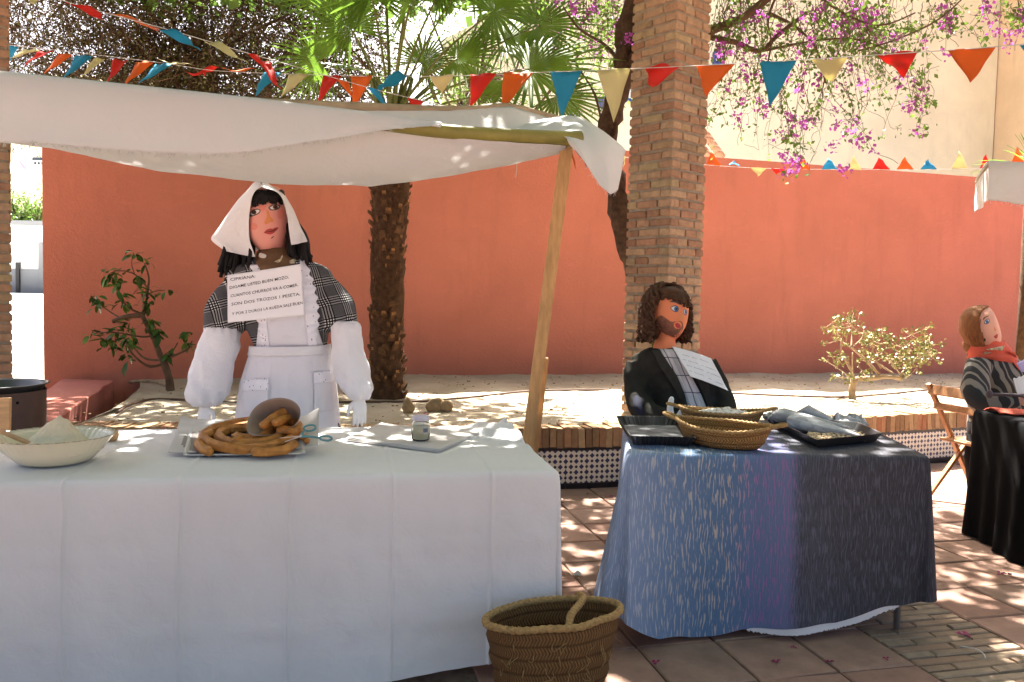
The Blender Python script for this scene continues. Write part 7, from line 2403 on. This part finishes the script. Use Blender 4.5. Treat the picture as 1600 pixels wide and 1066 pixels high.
# the real words cannot be read in the photograph: only faint scribbled strokes are drawn
scr = paper_note('paper_note', q, YM, [], FAINT_INK, label="tilted white note with faint pencil lines on the seated man doll's chest", bend=.006)
TL, TR, BR, BL_ = [Vector(v) for v in q]
nn = (TR - TL).cross(BL_ - TL).normalized(); nn = -nn if nn.y > 0 else nn
sc_ = MB(); r = random.Random(3)
for (v0, u0, u1) in ((.24, .16, .34), (.24, .40, .52), (.22, .62, .84), (.43, .08, .18), (.43, .22, .46), (.44, .54, .60), (.44, .64, .92), (.62, .10, .22), (.62, .28, .52), (.63, .60, .66), (.63, .72, .95), (.81, .08, .14), (.81, .20, .44), (.84, .56, .64), (.87, .72, .92)):
    n_ = int((u1 - u0) * 90)
    pts = []
    for k in range(n_ + 1):
        u_ = lerp(u0, u1, k / n_); v_ = v0 - .035 * abs(math.sin(k * 1.25)) * r.uniform(.4, 1.2) - .006 * r.random()
        p = TL.lerp(TR, u_).lerp(BL_.lerp(BR, u_), v_)
        pts.append(p + nn * (.006 * math.sin(u_ * math.pi) + .004 * nz(u_ * 3, v_ * 3, 1) + .0016 * math.exp(-((u_ - .48) / .02) ** 2) + .0012))
    sc_.tube(pts, .0008, 4)
sc_.build('pencil_strokes', FAINT_INK, scr)

# folding chairs
def folding_chair(label, c, ang):
    t = thing('folding_chair', label, 'chair', c, 'wooden folding chairs')
    t.rotation_euler = (0, 0, ang)
    def B(name, a, b, w_, h_, up=(0, 1, 0)):
        mm = MB(); mm.bar(a, b, w_, h_, up); me = mm.mesh(name, CHAIR_WOOD, smooth=False)
        o_ = place(name, me, t, (0, 0, 0)); md_ = o_.modifiers.new('bevel', 'BEVEL'); md_.width = .004; md_.segments = 2
        return o_
    # chair faces +x; width along y
    for y in (-.20, .20):
        B('back_post', (-.28, y, .86), (.20, y, .015), .026, .040)      # top back to front foot
        B('leg', (.10, y * .88, .47), (-.27, y * .88, .015), .024, .036)  # seat front to rear foot
    B('brace', (-.19, -.18, .12), (-.19, .18, .12), .022, .03); B('brace', (.13, -.20, .14), (.13, .20, .14), .022, .03)
    B('top_rail', (-.265, -.20, .82), (-.265, .20, .82), .02, .075, (.5, 0, 1)); B('top_rail', (-.215, -.20, .70), (-.215, .20, .70), .02, .05, (.5, 0, 1))
    for k in range(5): B('seat_slat', (-.14 + k * .068, -.19, .455), (-.14 + k * .068, .19, .455), .055, .018, (0, 0, 1))
    return t
folding_chair('wooden folding chair under the seated man doll', (md.location.x, YM + .03, 0), -math.pi / 2)

# ============ seated woman at the right
Y2 = 5.55
w2 = thing('woman_doll', 'seated woman doll with ginger hair, red neckerchief and striped black blouse', 'doll', (P(1560, 760, Y2).x, Y2, 0))
def stripes():
    m_, nt_, bs_ = new_mat('black_grey_stripe')
    v_ = coords(nt_, 'Object'); sp = nt_.nodes.new('ShaderNodeSeparateXYZ'); nt_.links.new(v_, sp.inputs[0])
    w_ = mth(nt_, 'MULTIPLY', tex_noise(nt_, v_, 3.5, 2), .16)
    x_ = mth(nt_, 'ADD', mth(nt_, 'ADD', mth(nt_, 'ADD', sp.outputs[0], mth(nt_, 'MULTIPLY', sp.outputs[1], .4)), mth(nt_, 'MULTIPLY', sp.outputs[2], .14)), w_)
    f1 = mth(nt_, 'FRACT', mth(nt_, 'DIVIDE', x_, .098))
    a = mth(nt_, 'LESS_THAN', mth(nt_, 'ABSOLUTE', mth(nt_, 'SUBTRACT', f1, .28)), .17)
    b = mth(nt_, 'LESS_THAN', mth(nt_, 'ABSOLUTE', mth(nt_, 'SUBTRACT', f1, .75)), .06)
    c = mixc(nt_, mth(nt_, 'MAXIMUM', a, b), (.012, .012, .016), (.30, .27, .23))
    c = mixc(nt_, mth(nt_, 'MULTIPLY', tex_noise(nt_, v_, 200, 2), .5), c, (.1, .1, .1))
    nt_.links.new(c, bs_.inputs['Base Color']); bs_.inputs['Roughness'].default_value = .95
    return m_
STRIPE = stripes()
m = rows_loft(smooth_rows([(548, 1524, 1566, .10), (555, 1519, 1580, .12), (568, 1516, 1592, .15), (590, 1516, 1602, .19), (620, 1518, 1606, .21), (655, 1521, 1606, .20), (690, 1520, 1604, .21)], 24), Y2, 36, 2.3)
arm([P(1530, 570, Y2 - .10), P(1524, 600, Y2 - .20), P(1532, 628, Y2 - .26), P(1560, 628, Y2 - .36), P(1592, 626, Y2 - .42)], [.085, .088, .078, .062, .05], m)
bl = m.fuse(.012, 4)
for v in bl.v: v += Vector((nz(v.x * 10, v.y * 10, v.z * 10), nz(v.x * 10 + 5, v.y * 10, v.z * 10), 0)) * .012
bl.build('striped_blouse', STRIPE, w2); b2v = bl.bvh()
hrow = [(478, 1527, 1541, .03, .02), (483, 1517, 1545, .08, .01), (492, 1510, 1549, .115, 0), (503, 1507, 1553, .13, 0), (516, 1507, 1557, .135, 0), (528, 1511, 1559, .125, 0), (537, 1517, 1556, .105, 0), (543, 1525, 1550, .08, 0), (548, 1532, 1544, .04, 0)]
hm = rows_loft(smooth_rows(hrow, 24), Y2, 40, 2.1)
nk = rows_loft([(532, 1522, 1552, .085), (556, 1520, 1562, .10)], Y2, 24); hm.add(nk.v, nk.f)
hmf = hm.fuse(.009, 3); h2 = hmf.build('head', SKIN_PALE, w2); h2b = hmf.bvh()
def Z2(x, y): return (1490 + x / 5.327, 465 + y / 5.327)
face([('eye', GREY_PAINT, sm([(252, 215), (265, 188), (290, 176), (300, 196), (290, 215), (265, 222)]), .0016), ('eye_white', EYE_WHITE, sm([(258, 212), (270, 190), (288, 182), (296, 196), (286, 210), (268, 216)]), .0026), ('iris', BLUE_PAINT, oval(279, 202, 12, 14), .0034),
      ('eyebrow', BROWN_PAINT, sm([(244, 190), (250, 170), (275, 156), (296, 152), (272, 162), (254, 176)]), .0022), ('lips', LIP_PAINT, sm([(334, 325), (350, 312), (366, 303), (368, 325), (358, 342), (345, 338)]), .0024), ('nose', NOSE_PAINT, sm([(338, 240), (350, 262), (354, 276), (342, 278), (338, 262)]), .0020), ('earring', BLACK_TIN, oval(258, 353, 9, 15), .008)], h2b, Y2, h2, Z2)
# hair cap with combed strands
gh = MB(); r = random.Random(17)
hairline = [(478, 1546), (484, 1536), (492, 1531), (502, 1527), (512, 1530), (522, 1535), (532, 1539), (542, 1538), (550, 1532)]
hs = rows_loft(smooth_rows([(a, b - 2, c + 1, d + .012, e) for a, b, c, d, e in hrow], 40), Y2, 60, 2.1)
kf = []
for f in hs.f:
    c = sum((hs.v[i] for i in f), Vector()) / len(f); q = proj(c)
    if c.y > Y2 + .02 or q[0] < interp(hairline, q[1]): kf.append(f)
hs.f = kf; hs.m = [0] * len(kf)
ho = hs.build('ginger_hair', GINGER, w2, solid=.008)
for k in range(130):
    y0 = r.uniform(480, 500); a = project(h2b, interp(hairline, y0) - r.uniform(0, 8), y0, .012, Y2 - .1)
    t_ = r.random(); b = project(h2b, lerp(1508, interp(hairline, 516), t_), 516 + r.uniform(-6, 6), .016, Y2 - .08); e = project(h2b, lerp(1518, 1536, t_), 543, .014, Y2 - .06)
    gh.tube(catmull([a, b, e], 10), .0035, 5)
gh.ball(P(1521, 540, Y2 + .06), (.07, .08, .06), 14, 9)
gh.build('combed_strands', GINGER, ho)
m = rows_loft(smooth_rows([(536, 1520, 1566, .11), (546, 1517, 1576, .13), (556, 1517, 1584, .15), (563, 1519, 1586, .16)], 14), Y2, 44)
for v in m.v:
    a = math.atan2(v.y - Y2, v.x - w2.location.x); v.z += .016 * math.sin(a * 2 + .6) + .006 * math.sin(a * 9); v.y += .008 * math.sin(v.z * 120)
m.build('red_neckerchief', RED_CLOTH, w2, solid=.004)
mm = MB(); mm.grid(lambda u_, v_: project(b2v, lerp(lerp(1570, 1592, v_), lerp(1586, 1594, v_), u_), lerp(550, 578, v_), .014, Y2 - .15), 8, 12); mm.build('neckerchief_tail', RED_CLOTH, w2, solid=.004)
mm = MB(); mm.grid(lambda u_, v_: project(b2v, lerp(1541, 1570, u_) - 4 * v_, lerp(546, 540, u_) + 8 * v_, .03, Y2 - .15), 12, 8); mm.build('printed_scarf_edge', CHIP, w2, solid=.004)
mm = rows_loft([(680, 1518, 1606, .22), (720, 1516, 1600, .24), (790, 1524, 1596, .24)], Y2, 28); mm.build('black_skirt', BLACK_CLOTH, w2)
hand(P(1592, 626, Y2 - .42), (1, -.2, -.1), (0, -.3, 1), .15).build('hand', SKIN_PALE, w2)
mm = MB(); mm.tube([P(1515, 700, Y2 + .12), P(1513, 530, Y2 + .12)], .012, 8); mm.build('support_cane', BAMBOO, w2)
folding_chair('wooden folding chair under the striped-blouse woman doll beside the black cloth', (P(1528, 740, 5.6).x, 5.6, 0), 0.25)
q = [P(1583, 592, Y2 - .30), P(1640, 575, Y2 - .34), P(1650, 612, Y2 - .42), P(1590, 616, Y2 - .36)]
mm = MB(); mm.grid(lambda u_, v_: q[0].lerp(q[1], u_).lerp(q[3].lerp(q[2], u_), v_) + Vector((0, .004 * math.sin(u_ * 40) * (1 if v_ < .1 or u_ < .1 else 0), .004 * math.sin(u_ * 50) * (v_ < .05))), 40, 20)
tag(mm.build('lace_cloth', PAPER, base=q[3], solid=.002), 'white lace-edged cloth held in front of the striped-blouse woman doll', 'lace')
q = [P(1588, 568, Y2 - .24), P(1602, 561, Y2 - .24), P(1606, 580, Y2 - .27), P(1596, 582, Y2 - .27)]
mm = MB(); mm.grid(lambda u_, v_: q[0].lerp(q[1], u_).lerp(q[3].lerp(q[2], u_), v_), 4, 4)
tag(mm.build('lilac_card', LILAC, base=q[3], solid=.001), 'small lilac card beside the striped-blouse woman doll', 'card')

# black-draped table in front of her
zk = .785
kO = Vector((2.90, 4.86, 0))
ku = Vector((-.09, -1, 0)).normalized()
LK, DK = 1.1, .62
def k_hem(side, s): return zk - .012
def k_out(side, s, dr, h):
    t = dr / h
    e = .012 * (1 - math.exp(-dr * 50)) + .004
    if side in ('lf', 'fr', 'rb', 'bl'): return e + t * (-.01 + .012 * math.sin(s * 9))
    return e + t * (-.012 + .016 * math.sin(s * 15 + 1) + .015 * math.sin(s * 37)) + .03 * t * t
cl = drape(kO, ku, LK, DK, zk, k_hem, k_out, lambda a, b: .004 * nz(a * 6, b * 6), nL=90, nW=50, rows=30, ca=12)
table_frame('side_table', 'small table hidden under the black cloth', kO, ku, LK, DK, zk - .004)
o = cl.build('tablecloth', BLACK_CLOTH, base=(kO.x + .3, kO.y - .5, 0), uv=True); tag(o, 'black cloth draped to the ground in front of the striped-blouse woman doll', 'tablecloth')
c = P(1584, 640, 4.70)
mm = MB(); mm.grid(lambda u_, v_: Vector((c.x - .12 + .45 * u_, c.y - .06 + .16 * v_ - .15 * u_, zk + .008 + .022 * math.sin(v_ * math.pi) + .006 * nz(u_ * 9, v_ * 9))), 30, 14)
tag(mm.build('red_cloth', RED_CLOTH, base=(c.x, c.y, zk), solid=.006), 'folded red cloth on the black-draped table', 'cloth')
mm = MB(); a, b = P(1546, 616, Y2 - .40), P(1640, 626, Y2 - .50); mm.tube(catmull([a, a.lerp(b, .5) + Vector((0, 0, .01)), b], 12), [.010] * 13, 8, wob=.3); mm.ball(a, (.022, .02, .03), 10, 6)
tag(mm.build('wrapped_stick', GREY_PAINT, base=a), 'dark wrapped stick across the lap of the striped-blouse woman doll', 'stick')
